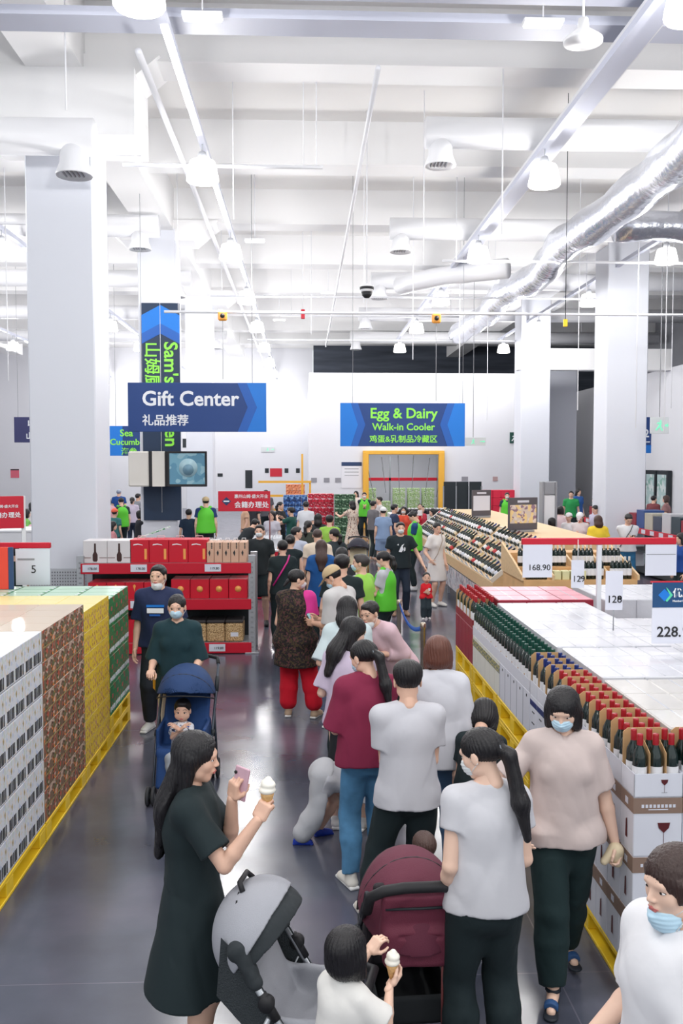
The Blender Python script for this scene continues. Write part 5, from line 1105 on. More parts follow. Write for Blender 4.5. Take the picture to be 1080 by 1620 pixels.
    def torso_ops(lo, hemz, bw):
        o = [('u', el(t(0,0,.21),(.082*u*g+lo,.060*u*g+lo,.105*u),T), 0), ('u', rc(sh[-1]+T@np.array([.015,0,-.008])*u, sh[1]+T@np.array([-.015,0,-.008])*u, .027*u+lo*.8), q),
             ('u', tb(t(0,0,.2), t(0,-.007,hemz), .081*u*g+lo, bw, T, .8), q)]
        if sex == 'f' and not kid: o += [('u', el(t(.042,.05,.2),(.036*u,.028*u,.036*u),T), .02), ('u', el(t(-.042,.05,.2),(.036*u,.028*u,.036*u),T), .02)]
        for sd in (1,-1): o.append(('u', rc(nb-T@np.array([0,0,.02])*u, sh[sd], .024*u+lo*.7, .026*u+lo), .02*u))
        return o
    hz = -.02-hem
    if kind != 'none':
        bw = .098*u*g+lo*1.4
        if hz < -.1: bw = .104*u*g+lo*1.5
        o = torso_ops(lo, hz, bw)
        if isdress:
            L = bot[1] if bot[0] == 'hem' else .25; fl = bot[2] if len(bot) > 2 else .15
            o = torso_ops(lo, .06, .070*u*g+lo)+[('u', tb(t(0,0,.09), P0+np.array([0,0,-L*u]), .072*u*g+lo, fl*u, I3, .78), .03)]
        if slcol:
            for sd in (1,):
                e = sh[sd]+(el_[sd]-sh[sd])*slv; s2 = Soft(); s2.add(surf([('u', tb(sh[sd]-T@np.array([sd*.0,0,.0]), e, .030*u*g+lo, .032*u*g+lo*1.6), .0)], res, folds(am,5) if am else None), colmat(slcol,.7,nm='cloth')); s2.build('sleeve', root)
        elif kind != 'vest' and kind != 'tank':
            for sd in (1,-1):
                if slv <= 1: e = sh[sd]+(el_[sd]-sh[sd])*slv; o.append(('u', tb(sh[sd], e, .0245*u*g+lo*.8, .027*u*g+lo*1.5), .02*u))
                else: o += [('u', rc(sh[sd], el_[sd], .029*u*g+lo, .024*u*g+lo), .02*u), ('u', tb(el_[sd], el_[sd]+(wr[sd]-el_[sd])*(slv-1), .024*u*g+lo, .019*u*g+lo), .015*u)]
        if not isdress:
            for sd in (1,-1): o.append(('u', rc(hip[sd], hip[sd]+(kn[sd]-hip[sd])*.25, .050*u*g+lo+(.012 if w < 1.1 else .030)+(bot[2] if bot[0] != 'skirt' and len(bot) > 2 else .004), .048*u*g+lo+.012), .02))
            o.append(('i', plane(t(0,0,hz), T[:,2]), .002))
        if neck == 'v': o += [('s', rc(nb+T@np.array([0,.0,.03])*u, nb+T@np.array([0,.075,-.03])*u, .034*u, .01*u), .006)]
        o += [('s', el(nb+T@np.array([0,.012,.012])*u, (.044*u,.046*u,.03*u), T), .008)]
        sf = Soft(); dd = folds(am, int(X*31+Y*17)%97) if am else None; sf.add(surf(o, res, dd), tm)
        sf.build('dress' if isdress else {'tee':'shirt','long':'blouse','vest':'shirt','tank':'shirt'}.get(kind,'shirt'), root)
    if extra == 'vest':      # staff vest over the shirt
        o = [('u', el(t(0,0,.21),(.082*u*g+lo+.024,.060*u*g+lo+.026,.105*u),T), 0), ('u', tb(t(0,0,.2), t(0,0,-.03), .086*u*g+lo+.028, .098*u*g+lo+.034, T, .78), q),
             ('s', rc(nb+T@np.array([0,.0,.05])*u, nb+T@np.array([0,.09,-.06])*u, .045*u, .012*u), .01), ('s', rc(sh[1]+T@np.array([.02,0,-.0])*u, sh[1]+T@np.array([.045,0,-.13])*u, .04*u), .01), ('s', rc(sh[-1]+T@np.array([-.02,0,0])*u, sh[-1]+T@np.array([-.045,0,-.13])*u, .04*u), .01)]
        for sd in (1,-1): o.insert(2, ('u', rc(t(sd*.055,.03,.2), t(sd*.06,-.0,.315), .026*u), .02))
        sf = Soft(); sf.add(surf(o, res), colmat((92,205,50), .6, nm='vest')); sf.build('vest', root)
    bk = bot[0]
    if bk in ('pants', 'jeans', 'shorts', 'wide', 'jogger'):
        bc = bot[1]; bl = .006+(bot[2] if len(bot) > 2 else .004)
        bm = colmat(bc, .85, nm='trousers', bump=.3, bscale=8) if bk != 'jeans' else colmat(bc, .85, nm='denim', bump=.15, bscale=400, var=.22, vscale=9)
        o = [('u', el(t(0,-.006,.0),(.088*u*g+bl,.068*u*g+bl,.075*u),T), 0), ('u', el(t(0,-.02,-.02),(.078*u*g,.048*u*g+bl,.06*u),T), .02)]
        for sd in (1,-1):
            o.append(('u', rc(hip[sd], kn[sd], .050*u*g+bl, .034*u*g+bl), .025*u))
            if bk == 'shorts': o[-1] = ('u', tb(hip[sd], hip[sd]+(kn[sd]-hip[sd])*(bot[3] if len(bot) > 3 else .8), .053*u*g+bl, .05*u*g+bl), .02*u); continue
            cut = an[sd]+(kn[sd]-an[sd])*(.06 if bk != 'jogger' else .1)
            r = {'pants':.026,'jeans':.024,'wide':.043,'jogger':.022}[bk]*u+bl
            mid = kn[sd]*.62+an[sd]*.38-np.array([0,.006*u,0])
            o += [('u', rc(kn[sd], mid, .034*u*g+bl, (.035 if bk != 'wide' else .042)*u*g+bl), .02)]
            if bk == 'jogger': m2 = an[sd]+(kn[sd]-an[sd])*.24; o += [('u', rc(mid, m2, .036*u+bl, .036*u+bl), .01), ('u', tb(m2, cut, .034*u+bl*.7, .022*u), .01)]
            else: o += [('u', tb(mid, cut, (.035 if bk != 'wide' else .042)*u*g+bl, r), .01)]
        o.append(('i', plane(t(0,0,hz+.04 if kind != 'none' else .06), -T[:,2]), .003))
        sf = Soft(); sf.add(surf(o, res, folds(am*1.1, int(X*13+Y*7)%89+3) if am else None), bm); sf.build('trousers' if bk != 'shorts' else 'shorts', root)
    elif bk == 'skirt':
        L = bot[2]; fl = bot[3] if len(bot) > 3 else .12; sf = Soft()
        sf.add(surf([('u', tb(t(0,0,.05), P0+np.array([0,0,-L*u]), .08*u*g+.008, fl*u, I3, .78, False), 0)], res, folds(am,7) if am else None), colmat(bot[1], .85, nm='skirt', bump=.08, bscale=250)); sf.build('skirt', root)
    if shoes is not None and dist < 22:
        for sd, fd in ((1, fdR), (-1, fdL)):
            a = an[sd]; sx_ = np.array([fd[1],-fd[0],0]); up = nrm(np.cross(sx_, fd)); Tf = np.stack([sx_, up, fd], 1); k = u/1.6
            if shoe == 'sandal':
                so = surf([('u', rc(a-fd*.025*k*1.6-up*.037*u, a+fd*.155*k-up*.039*u, .03*k, .036*k, Tf, .35), 0)], max(res*.6,.004)); sf = Soft(); sf.add(so, colmat(shoes, .6, nm='sandal'))
                st = colmat((40,80,130), .6, nm='strap'); sf.add(surf([('u', rc(a+fd*.11*k-up*.015*u, a+fd*.145*k-up*.022*u, .035*k, .035*k, Tf, .75), 0), ('s', rc(a+fd*.11*k-up*.03*u, a+fd*.16*k-up*.034*u, .031*k, .031*k, Tf, .8), 0), ('i', plane(a+fd*.10*k, fd), 0), ('i', plane(a+fd*.135*k, -fd), 0)], .004), st)
                sf.add(surf([('u', tb(a+up*.005, a-up*.008*u, .024*u, .025*u, None, 1, False), 0)], .004), colmat(shoes, .6, nm='sandal')); sf.build('sandal', root); continue
            so = [('u', rc(a-fd*.02*k-up*.025*u, a+fd*.13*k-up*.03*u, .036*k, .036*k, Tf, .8), 0), ('u', rc(a-up*.02*u-fd*.01*k, a+up*.004*u-fd*.005*k, .034*k, .031*k), .02), ('u', rc(a+up*.0, a+fd*.1*k-up*.022*u, .022*k, .026*k), .03), ('i', plane(a-up*.0445*u, up), 0)]
            if shoe == 'clog': so.append(('s', el(a+up*.01*u-fd*.01, (.028*k,.028*k,.05*k), Tf), .01))
            sh_ = Soft(); sh_.add(surf(so, max(res*.6,.004)), colmat(shoes, .6, nm='shoe'))
            sh_.add(surf([('u', bx(a+fd*.055*k-up*.038*u, (.034*k,.012*k,.118*k), Tf, .012*k), 0), ('s', el(a+fd*.06*k+sx_*.1,(.03,.03,.06),Tf), 0)], max(res*.6,.004)), colmat((235,235,235) if shoe != 'clog' else shoes, .6, nm='sole')) if dist < 12 else None
            sh_.build('shoe', root)
    # hair
    hm = mat('hair_%d_%d_%d' % haircol, haircol, .42, bump=.3, bscale=24, stretch=(9,9,1.2)); sf = Soft()
    if hair == 'cap' or hair == 'hat':
        sf.add(lay(hairsurf('short', 0, hres), hc, H, S*.97), hm); sf.build('hair', root); cs = Soft(); cm = colmat(extra if isinstance(extra, tuple) else (200,178,140), .9, nm='cap', bump=.2, bscale=150)
        cs.add(lay(surf([('u', el((0,-.014,.045),(.09,.106,.086)), 0), ('i', plane((0,0,.035),(0,-.12,1)), .004), ('u', rc((0,.07,.042),(0,.15,.022),.066,.045,Rx(-.22)@Rx(math.pi/2)@Rx(-math.pi/2)@np.array([[1,0,0],[0,0,1],[0,-1,0]]).T,.09), .006)], hres), hc, H, S), cm)
        cs.build('cap', root)
    elif hair:
        sf.add(lay(hairsurf(hair, hl, hres), hc, H, S), hm); ho = sf.build('hair', root)
        if hair == 'pony' and dist < 8:
            b = MB(); b.tube([(.022*math.cos(a),-.118+.004*math.sin(a),.012+.022*math.sin(a)) for a in [i*math.pi/6 for i in range(12)]], .005, colmat((130,140,150),.5,nm='tie'), 8, closed=True)
            o = b.build('hair_tie', ho); o.matrix_local = Matrix.Translation(Vector(hc)) @ Matrix(H).to_4x4() @ Matrix.Scale(S,4)
    if mask:
        mc, dz = ((192,224,242) if mask in ('up','chin','nose') else (225,230,232)), {'up':0,'nose':0,'w':0,'chin':-.048,'wchin':-.05}[mask]
        ms = surf([('u', el((0,.04+dz*.25,-.043+dz),(.0565,.064,.056)), 0), ('u', rc((0,.088+dz*.2,-.018+dz),(0,.099+dz*.2,-.035+dz),.008,.012), .015), ('i', plane((0,.035+dz*.3,0),(0,1,0)), .0), ('i', plane((0,0,-.012+dz),(0,-.05,-1)), .003), ('i', plane((0,0,-.09+dz),(0,0,1)), .005)], max(.0035,hres*.75), (lambda x,y,z: (.0012*np.sin(z*420)+0*x+0*y).astype(np.float32)) if dist < 7 else None)
        sf = Soft(); sf.add(lay(ms, hc, H, S), colmat(mc, .85, nm='mask', bump=.05)); mo = sf.build('face_mask', root)
        if dist < 12:
            b = MB(); wm = colmat((240,240,240),.8,nm='mask_strap')
            for s_ in (-1,1):
                for zz in (-.018,-.07): b.tube([(s_*.052,.042,zz+dz), (s_*.07,.012,(zz+dz)*.6-.005), (s_*.083,-.02,-.005+.3*zz)], .0018, wm, 5)
            o = b.build('strap', mo); o.matrix_local = Matrix.Translation(Vector(hc)) @ Matrix(H).to_4x4() @ Matrix.Scale(S,4)
    info = dict(root=root, t=t, T=T, hc=hc, H=H, S=S, u=u, hand=hands, wr=wr, el=el_, sh=sh, hip=hip, kn=kn, an=an, nb=nb)
    Rw = Matrix.Translation(Vector((X,Y,Z))) @ Matrix.Rotation(yaw*D2R, 4, 'Z')
    info['world'] = lambda v: Rw @ Vector(v)
    if print_: print_(info)
    return info
# ================================================================ the shoppers
BK = (20,36,40); NV = (34,42,66); WH = (222,222,224); LG_ = (206,206,210)
def PX(px, Y, py=950): return W(px, py, Y).x
def decal(i, name, m, poly, z=.2, y=.093, x=0, s=1):
    mb = MB(); p = i['t'](x, y, z); Tm = Matrix.Translation(Vector(p))@Matrix(i['T']).to_4x4()@Matrix(((-1,0,0,0),(0,0,1,0),(0,1,0,0),(0,0,0,1)))
    for q in poly: mb.prism([(a*s,b*s) for a,b in q], .002, m, Tm)
    return mb.build(name, i['root'])
PHM = colmat((40,44,54),.2,nm='phone')
def phone(i, sd, label, m=PHM, fwd=.10, up=.02, rx=-.6):
    p = i['hand'][sd](0,.028,.075); w = i['world'](p); r = empty('phone', w, i['root'].rotation_euler.z, label, 'phone'); o = MB().bbox((-.037,-.005,-.075),(.037,.005,.075),m,.004,Matrix.Rotation(rx,4,'X')).build('phone_body', r)
    MB().box((-.033,-.0065,-.07),(.033,-.0052,.07),colmat((150,190,200),.2,nm='phone_screen',emit=.3),Matrix.Rotation(rx,4,'X')).build('screen', r); return r
ICE = colmat((252,248,236),.5,nm='ice_cream'); WAF = mat('waffle', (226,180,120), .7, bump=.4, bscale=90)
def icecream(w, label, s=1):
    r = empty('ice_cream', w, 0, label, 'ice cream')
    MB().lathe([(.012*s,-.05*s),(.024*s,0),(.026*s,.012*s)],WAF,n=16).build('cone', r)
    sf = Soft(); sf.add(surf([('u', el((0,0,.022*s),(.032*s,.032*s,.018*s)),0),('u', el((.004*s,0,.042*s),(.028*s,.028*s,.017*s)),.006*s),('u', rc((0,0,.05*s),(.004*s,0,.06*s),.02*s,.014*s),.012*s)],.004*s),ICE); sf.build('swirl', r); return r
# ---- strollers
def stroller(label, X, Y, yaw, fab, can, frame=(60,66,74), back=True, canopy='open', hb='rear', dz=0):
    r = empty('stroller', (X,Y,0), yaw*D2R, label, 'stroller'); FM = colmat(frame,.35,metal=.3,nm='stroller_frame'); F = mat('stroller_fabric_%d_%d_%d'%fab, fab, .8, bump=.15, bscale=220); Cn = mat('stroller_canopy_%d_%d_%d'%can, can, .75, bump=.12, bscale=200)
    f = MB()
    for s in (-1,1):
        f.tube([(s*.235,-.40,.98+dz),(s*.235,-.27,.80+dz*.8),(s*.23,.05,.42),(s*.2,.36,.10)],.012,FM,10); f.tube([(s*.235,-.12,.62),(s*.235,-.22,.3),(s*.23,-.30,.09)],.011,FM,10)
        f.tube([(s*.235,-.33,.88+dz*.9),(s*.235,-.25,.77+dz*.7)],.018,DARK,10); f.tube([(s*.235,-.02,.50),(s*.235,.01,.46)],.018,DARK,10)
    f.tube([(-.23,-.30,.12),(.23,-.30,.12)],.01,FM,8); f.tube([(-.2,.34,.14),(.2,.34,.14)],.01,FM,8); f.build('frame', r)
    h = MB()
    if hb == 'arch': h.tube([(x_,y_,z_+dz) for x_,y_,z_ in ((-.235,-.40,.90),(-.225,-.44,.98),(-.17,-.47,1.02),(-.08,-.48,1.035),(.08,-.48,1.035),(.17,-.47,1.02),(.225,-.44,.98),(.235,-.40,.90))],.024,BLK,14)
    elif hb == 'rear': h.tube([(-.235,-.40,.98),(-.22,-.46,1.02),(-.12,-.49,1.035),(.12,-.49,1.035),(.22,-.46,1.02),(.235,-.40,.98)],.017,BLK,12)
    h.build('handlebar', r) if h.V else None
    for s in (-1,1):
        for y, rr in ((-.30,.085),(.36,.075)):
            for o_ in (-.022,.022):
                w = MB(); T_ = Matrix.Rotation(math.pi/2,3,'Y'); w.lathe([(rr*.55,-.01),(rr*.9,-.013),(rr,-.008),(rr,.008),(rr*.9,.013),(rr*.55,.01)],colmat((52,54,58),.7,nm='tyre'),(s*.215+o_,y,rr),20,T_).lathe([(0,-.012),(rr*.6,-.008),(rr*.6,.008),(0,.012)],colmat((130,134,140),.4,nm='hub'),(s*.215+o_,y,rr),14,T_); w.build('wheel', r)
    th = Rx(.55)
    s_ = Soft(); s_.add(surf([('u', bx((0,-.13,.60),(.19,.022,.26),th,.02),0),('u', bx((0,.09,.38),(.19,.17,.025),Rx(.1),.02),.05),('u', bx((0,.29,.26),(.18,.02,.14),Rx(.35),.02),.03)]+[('u', bx((s*.19,.02,.48),(.012,.17,.09),None,.01),.03) for s in (-1,1)], .0075, folds(.003,3)), F); s_.build('seat', r)
    cp = [('u', el((0,-.12,.74+dz),(.245,.33,.30)),0),('s', el((0,-.10,.725+dz),(.232,.32,.288)),.0)]
    cp += [('i', plane((0,.12,.80+dz),(0,-.8,.6)),0),('i', plane((0,-.3,.74+dz),(0,-.25,.97)),0)]
    s_ = Soft(); s_.add(surf(cp, .0065, folds(.0025,9)), Cn); c = s_.build('canopy', r)
    m = MB()
    for a in (.35,1.0,1.75): m.tube([(.243*math.cos(t),-.12+.33*math.sin(t)*math.cos(a),.74+dz+.30*math.sin(t)*math.sin(a)) for t in np.linspace(.12,math.pi-.12,14)],.006,BLK,6)
    m.build('canopy_rib', c)
    b = Soft(); b.add(surf([('u', bx((0,-.03,.22),(.18,.24,.075),None,.03),0),('s', bx((0,-.03,.27),(.165,.225,.09),None,.02),0)], .009), colmat((34,38,42),.8,nm='basket')); b.build('basket', r)
    return r
def hold(i, sd, f, lbl): return f
# --- 1 woman in black dress
i = person('woman in a black dress with very long dark hair eating ice cream', PX(306,4.02,1400), 4.0, -92, 1.57, hair='long', hl=.44, top=('dress',BK), bot=('hem',.235,.165), rw=(.13,.195,.79), re=(.3,.3,-1), lw=(-.03,.115,.81), le=(.5,-.2,-1), hp=6, skin='a', slv=.72, loose=.006,
    rh=dict(d=(-.1,.5,1), n=(-.9,.45,0), curl=.95), lh=dict(d=(-.1,.15,1), n=(.6,.7,0), curl=.7), shoes=(40,40,44), name='person')
p = i['hand'][1](0,.03,.07); w = i['world'](p); icecream(w+Vector((.0,0,.045)), 'soft white ice cream cone held up by the woman in black', 1.12)
p = i['hand'][-1](0,.03,.06); w = i['world'](p); o = empty('phone', w+Vector((.01,-.02,.02)), -.5, 'pink-backed phone held near her chin by the woman in black', 'phone'); MB().bbox((-.037,-.005,-.075),(.037,.005,.075),colmat((214,176,190),.3,nm='pink_phone'),.004,Matrix.Rotation(.2,4,'Y')).build('phone_body', o); MB().lathe([(.008,0),(.008,.003)],BLK,(-.02,-.006,.05),10,Matrix.Rotation(math.pi/2,3,'X')).build('lens', o)
# --- grey stroller
def open_hood_stroller(label, X, Y, yaw):
    r = empty('stroller', (X,Y,0), yaw*D2R, label, 'stroller'); FM = colmat((172,176,182),.3,metal=.6,nm='alloy'); G = mat('grey_melange', (162,164,172), .85, bump=.2, bscale=260); DK = colmat((44,50,54),.85,nm='hood_lining',bump=.3,bscale=14); NET = mat('black_mesh', (52,58,62), .9, bump=.6, bscale=160)
    f = MB()
    for s in (-1,1):
        f.tube([(s*.235,-.13,.80),(s*.23,.10,.44),(s*.21,.42,.11)],.015,FM,12); f.tube([(s*.235,.0,.56),(s*.235,-.12,.3),(s*.23,-.20,.09)],.012,FM,10)
        f.tube([(s*.222,.16,.44),(s*.205,.44,.16)],.010,FM,8)
    f.tube([(-.23,-.20,.12),(.23,-.20,.12)],.01,FM,8); f.tube([(-.2,.40,.14),(.2,.40,.14)],.01,FM,8); f.build('frame', r)
    for s in (-1,1):
        MB().tube([(s*.237,-.03,.655),(s*.236,.03,.555)],.019,BLK,10).build('sleeve_joint', r); MB().lathe([(0,-.02),(.03,-.02),(.034,0),(.03,.02),(0,.02)],BLK,(s*.24,-.01,.62),14,Matrix.Rotation(math.pi/2,3,'Y')).build('hinge', r)
        for o_ in (-.022,.022):
            for y, rr in ((-.20,.085),(.42,.075)): MB().lathe([(0,-.011),(rr*.6,-.011),(rr*.9,-.013),(rr,-.008),(rr,.008),(rr*.9,.013),(rr*.6,.011),(0,.011)],colmat((52,54,58),.7,nm='tyre'),(s*.215+o_,y,rr),20,Matrix.Rotation(math.pi/2,3,'Y')).build('wheel', r)
        k = Soft(); k.add(surf([('u', rc((s*.225,-.13,.81),(s*.235,-.06,.70),.028,.018),0)],.005,folds(.014,4+s,1.8)),DK); k.build('gathered_fabric', r)
    # hood folded back: a narrow outer shell, dark lining and mesh behind
    sh_ = [('u', el((0,-.10,.78),(.25,.20,.215)),0),('s', el((0,-.078,.768),(.238,.195,.207)),0),('i', plane((0,-.10,.79),(0,-.8,.5)),0),('i', plane((0,-.20,.66),(0,-.4,.9)),0)]
    c = Soft(); c.add(surf(sh_,.006,folds(.002,6)),G); hd = c.build('hood', r)
    ln = [('u', el((0,-.085,.775),(.236,.18,.195)),0),('s', el((0,-.05,.755),(.216,.172,.18)),0),('i', plane((0,-.05,.775),(0,-.7,.6)),0),('i', plane((0,-.2,.64),(0,-.4,.9)),0)]
    c = Soft(); c.add(surf(ln,.006,folds(.006,8)),DK); c.build('lining', hd)
    m = MB()
    for a in (.62,1.15): m.tube([(.238*math.cos(t),-.10+.195*math.sin(t)*-math.cos(a),.78+.21*math.sin(t)*math.sin(a)) for t in np.linspace(.1,math.pi-.1,16)],.008,BLK,6)
    m.build('hood_rib', hd); MB().tube([(-.07,-.16,.975),(-.05,-.18,1.005),(.05,-.18,1.005),(.07,-.16,.975)],.012,BLK,8).build('carry_handle', hd)
    for s in (-1,1):
        n_ = MB(); n_.prism([(-.20,.86),(-.07,.74),(.10,.47),(-.02,.42),(-.22,.62)],.004,NET,Matrix.Translation((s*.228,0,0))@Matrix(((0,0,1,0),(1,0,0,0),(0,1,0,0),(0,0,0,1)))); n_.build('side_mesh', r)
    st = Soft(); st.add(surf([('u', bx((0,-.09,.60),(.20,.02,.22),Rx(.45),.02),0),('u', bx((0,.13,.40),(.20,.17,.03),Rx(.1),.03),.05),('u', bx((0,.34,.27),(.19,.02,.15),Rx(.45),.02),.04)]+[('u', bx((s*.195,.10,.47),(.014,.17,.07),None,.012),.03) for s in (-1,1)],.0075,folds(.006,3)),G); st.build('seat', r)
    MB().tube([(-.20,.22,.58),(-.12,.36,.6),(.12,.36,.6),(.20,.22,.58)],.02,BLK,10).build('bumper_bar', r)
    bk_ = Soft(); bk_.add(surf([('u', bx((0,.02,.2),(.18,.2,.07),None,.03),0)],.01,folds(.006,5)),DK); bk_.build('basket', r)
    return r
open_hood_stroller('empty grey stroller with folded-back hood and black mesh sides in the foreground', -.085, 3.74, -104)
# --- little girl
i = person('little girl with a dark bob and white top reaching towards the maroon stroller', PX(545,3.45,1560), 3.45, -42, .95, S=.84, kid=True, hair='kidbob', top=('tee',(236,234,230)), bot=('skirt',(230,226,220),.12,.13), rw=(.12,.17,.78), re=(.6,-.3,-1), lw=(.06,.25,.84), le=(.4,-.1,-1), rh=dict(d=(-.1,1,.35), n=(-.5,-.1,1), curl=.8), lh=dict(curl=.7,n=(.2,0,-1)), slv=.8, skin='b', loose=.008)
w = i['world'](i['hand'][1](0,.02,.05)); icecream(w+Vector((0,0,.04)), 'small melting ice cream held by the little girl', .95)
MB().prism([(-.012,0),(.012,0),(.02,.02),(0,.012),(-.02,.02)],.01,colmat((190,225,225),.5,nm='clip'),Matrix.Translation(Vector(i['hc']+np.array([0,.0,.098*i['S']])))).build('hair_clip', i['root'])
# --- maroon stroller, baby, bag in the basket
r = stroller('maroon stroller seen from behind with a drooping back pocket', PX(640,4.35,1450), 4.35, 3, (44,38,44), (104,44,64), (44,48,54), hb='arch', dz=-.13)
th = Rx(.35); MR = mat('maroon_fabric',(118,50,70),.7,bump=.2,bscale=200)
s_ = Soft(); s_.add(surf([('u', bx((0,-.40,.72),(.17,.02,.16),th,.02),0),('u', bx((0,-.385,.60),(.155,.035,.1),Rx(.2),.03),.03),('s', rc((-.09,-.44,.66),(.09,-.44,.655),.016),.012)],.006,folds(.006,4)),MR); bp_ = s_.build('back_pocket', r)
MB().tube([(-.16,-.455,.80),(0,-.47,.805),(.16,-.455,.80)],.006,DARK,6).build('zip', bp_)
i = person('baby with short brown hair peeking over the maroon stroller canopy', PX(672,4.75,1370), 4.75, 20, .62, S=.8, kid=True, hair='buzz', haircol=(84,62,56), top=('tee',(200,200,206)), bot=('pants',(180,180,190)), rf=(.06,.22,.32), lf=(.06,.22,.32), rk=(0,.3,1), lk=(0,.3,1), Z=.17, shoes=None, res=.009, skin='k', name='baby')
r = empty('pouch', W(655,1592,4.32), .2, 'bright pink pouch lying in the basket of the maroon stroller', 'pouch'); r.location.z = .375
s_ = Soft(); s_.add(surf([('u', el((0,0,0),(.13,.05,.05)),0),('u', rc((-.05,-.03,.03),(.05,-.03,.035),.02),.03)],.006,folds(.003,2)),colmat((232,22,110),.5,nm='hot_pink')); s_.build('pouch_body', r); MB().box((-.02,-.058,-.03),(.02,-.045,.03),colmat((244,90,150),.5,nm='light_pink'),Matrix.Rotation(.5,4,'Y')).build('flap', r)
r = empty('toy_leaf', W(676,1580,4.3), 0, 'bright green leafy toy sticking out of the stroller basket', 'toy'); r.location.z = .40
for a in (-.5,.1,.7): s_ = Soft(); s_.add(surf([('u', el((math.sin(a)*.05,0,math.cos(a)*.05),(.02,.012,.05),Ry(a)),0)],.004),colmat((90,220,60),.5,nm='leaf_green')); s_.build('leaf', r)
# --- 5 grey tee woman
i = person('woman with a long low ponytail and pale grey T-shirt pushing the maroon stroller', PX(768,3.9,1400), 3.9, 6, 1.6, hair='pony', hl=.40, top=('tee',(206,206,212)), bot=('wide',BK), hy=48, hp=18, mask='w', lw=(.10,.05,.50), le=(.25,-1,-.2), rw=(.085,.14,.63), re=(.2,-1,-.5), lh=dict(curl=.9, n=(.2,0,-1)), hem=-.005, slv=.42, skin='b')
MB().tube([tuple(i['wr'][-1]+np.array([.024*math.cos(a),.024*math.sin(a),.01+.008*math.sin(a)])) for a in np.linspace(0,2*math.pi,16)[:-1]],.003,GOLD,6,closed=True).build('bracelet', i['root'])
r = empty('umbrella', i['world'](i['hand'][-1](0,.03,.05)), 0, 'thin folded reddish umbrella stick held against the maroon stroller', 'umbrella'); MB().cyl((0,0,-.80),(0,0,.02),.006,colmat((130,70,70),.5,nm='stick'),8).build('shaft', r); MB().cyl((0,0,.0),(0,0,.05),.011,DARK,8).build('handle', r)
# --- 6 beige woman
i = person('woman with a black bob, blue mask and beige top before the wine cartons', PX(888,4.64,1350), 4.64, 172, 1.60, w=1.12, hair='bob', top=('tee',(208,192,188)), bot=('pants',(18,42,44),.012), mask='up', hy=-14, hp=20, lw=(.165,.015,.485), rw=(.15,.10,.56), re=(1,-.6,0), rf=(.035,.10,.045), lf=(.04,-.16,.06), shoe='sandal', shoes=(24,32,44), slv=.78, hem=.01, skin='b', neck='v', loose=.004, lh=dict(curl=.8))
w = i['world'](i['hand'][-1](0,.03,.07)); r = empty('paper_wrap', w, 0, 'crumpled cream snack wrapper in the hand of the beige-topped woman', 'wrapper')
s_ = Soft(); s_.add(surf([('u', rc((-.05,-.01,-.02),(.015,0,.04),.012,.028),0),('u', rc((.015,0,.03),(.02,0,-.03),.03,.02),.02)],.004,folds(.006,8,1.6)),colmat((232,214,180),.8,nm='paper_cream')); s_.build('paper', r); MB().prism([(-.02,0),(.045,-.02),(.04,.06),(.0,.075)],.004,colmat((96,36,60),.6,nm='plum'),XZ(0,.02,.02)).build('sleeve', r)
# --- 7 woman at the bottom right
i = person('woman in a white blouse with a blue mask under her chin, bottom right corner', PX(1072,2.66,1500), 2.66, 108, 1.60, hair='tuck', haircol=(58,40,36), top=('tee',(234,234,238)), bot=('pants',BK), mask='chin', hy=2, hp=4, w=1.1, lw=(.12,.12,.46), rw=(.14,.10,.55), slv=.8, loose=.012, neck='v', skin='b')
# --- 8..
i = person('teenage boy with cropped black hair and pale grey T-shirt seen from behind', PX(645,5.3,1250), 5.3, 3, 1.585, sex='m', hair='top', top=('tee',(202,202,209)), bot=('pants',BK,.01), rw=(.06,.15,.64), re=(.2,-1,-.6), lw=(.05,.15,.64), le=(.2,-1,-.6), hp=12, slv=.62, hem=.03, lf=(.15,.05,.045), shoes=(228,222,212), loose=.004, w=1.04)
i = person('woman in an oversized maroon T-shirt and blue jeans with a high dark ponytail', PX(580,5.85,1200), 5.85, 12, 1.61, hair='pony', hl=.36, top=('tee',(132,34,68)), bot=('jeans',(80,132,172)), mask='up', hy=34, hp=20, lw=(.09,.16,.67), le=(.3,-1,-.6), rw=(.05,.18,.74), re=(.2,-.6,-1), slv=.92, loose=.022, hem=.0, lf=(.07,-.02,.045), shoes=(226,222,214), w=.98)
i = person('woman with a reddish brown bob and loose white shirt over jeans seen from behind', PX(692,5.95,1150), 5.95, -8, 1.61, hair='bob', haircol=(104,62,50), top=('long',(212,213,221)), bot=('jeans',(82,112,146)), rw=(.09,.13,.64), re=(.3,-1,-.6), lw=(.08,.15,.66), le=(.2,-1,-.6), slv=1.12, loose=.012, hp=10, hem=.03)
i = person('woman hidden behind the ponytail woman, dressed in black with a dark bag', PX(752,5.6,1250), 5.6, -20, 1.36, hair='bob', top=('tee',BK), bot=('pants',BK), hp=60, lean=32, pz=-.04)
i = person('bending child in pale grey joggers and blue clogs behind the maroon shirt', PX(514,6.55,1290), 6.55, -82, 1.08, S=.88, kid=True, hair='short', top=('tee',(190,190,196)), bot=('jogger',(190,191,196),.022), lean=104, rw=(.05,.42,.14), lw=(.05,.40,.12), rf=(.05,-.20,.045), lf=(.07,-.03,.045), pz=-.06, shoe='clog', shoes=(24,58,170), hp=60)
i = person('woman in a lavender T-shirt and black skirt with long hair looking down to her right', PX(552,6.75,1080), 6.75, -12, 1.60, hair='long', hl=.34, top=('tee',(206,192,214)), bot=('skirt',(26,30,36),.26,.10), hy=-52, hp=18, lw=(.1,.16,.62), rw=(.02,.2,.66), slv=.8, loose=.01, lean=6, skin='b')
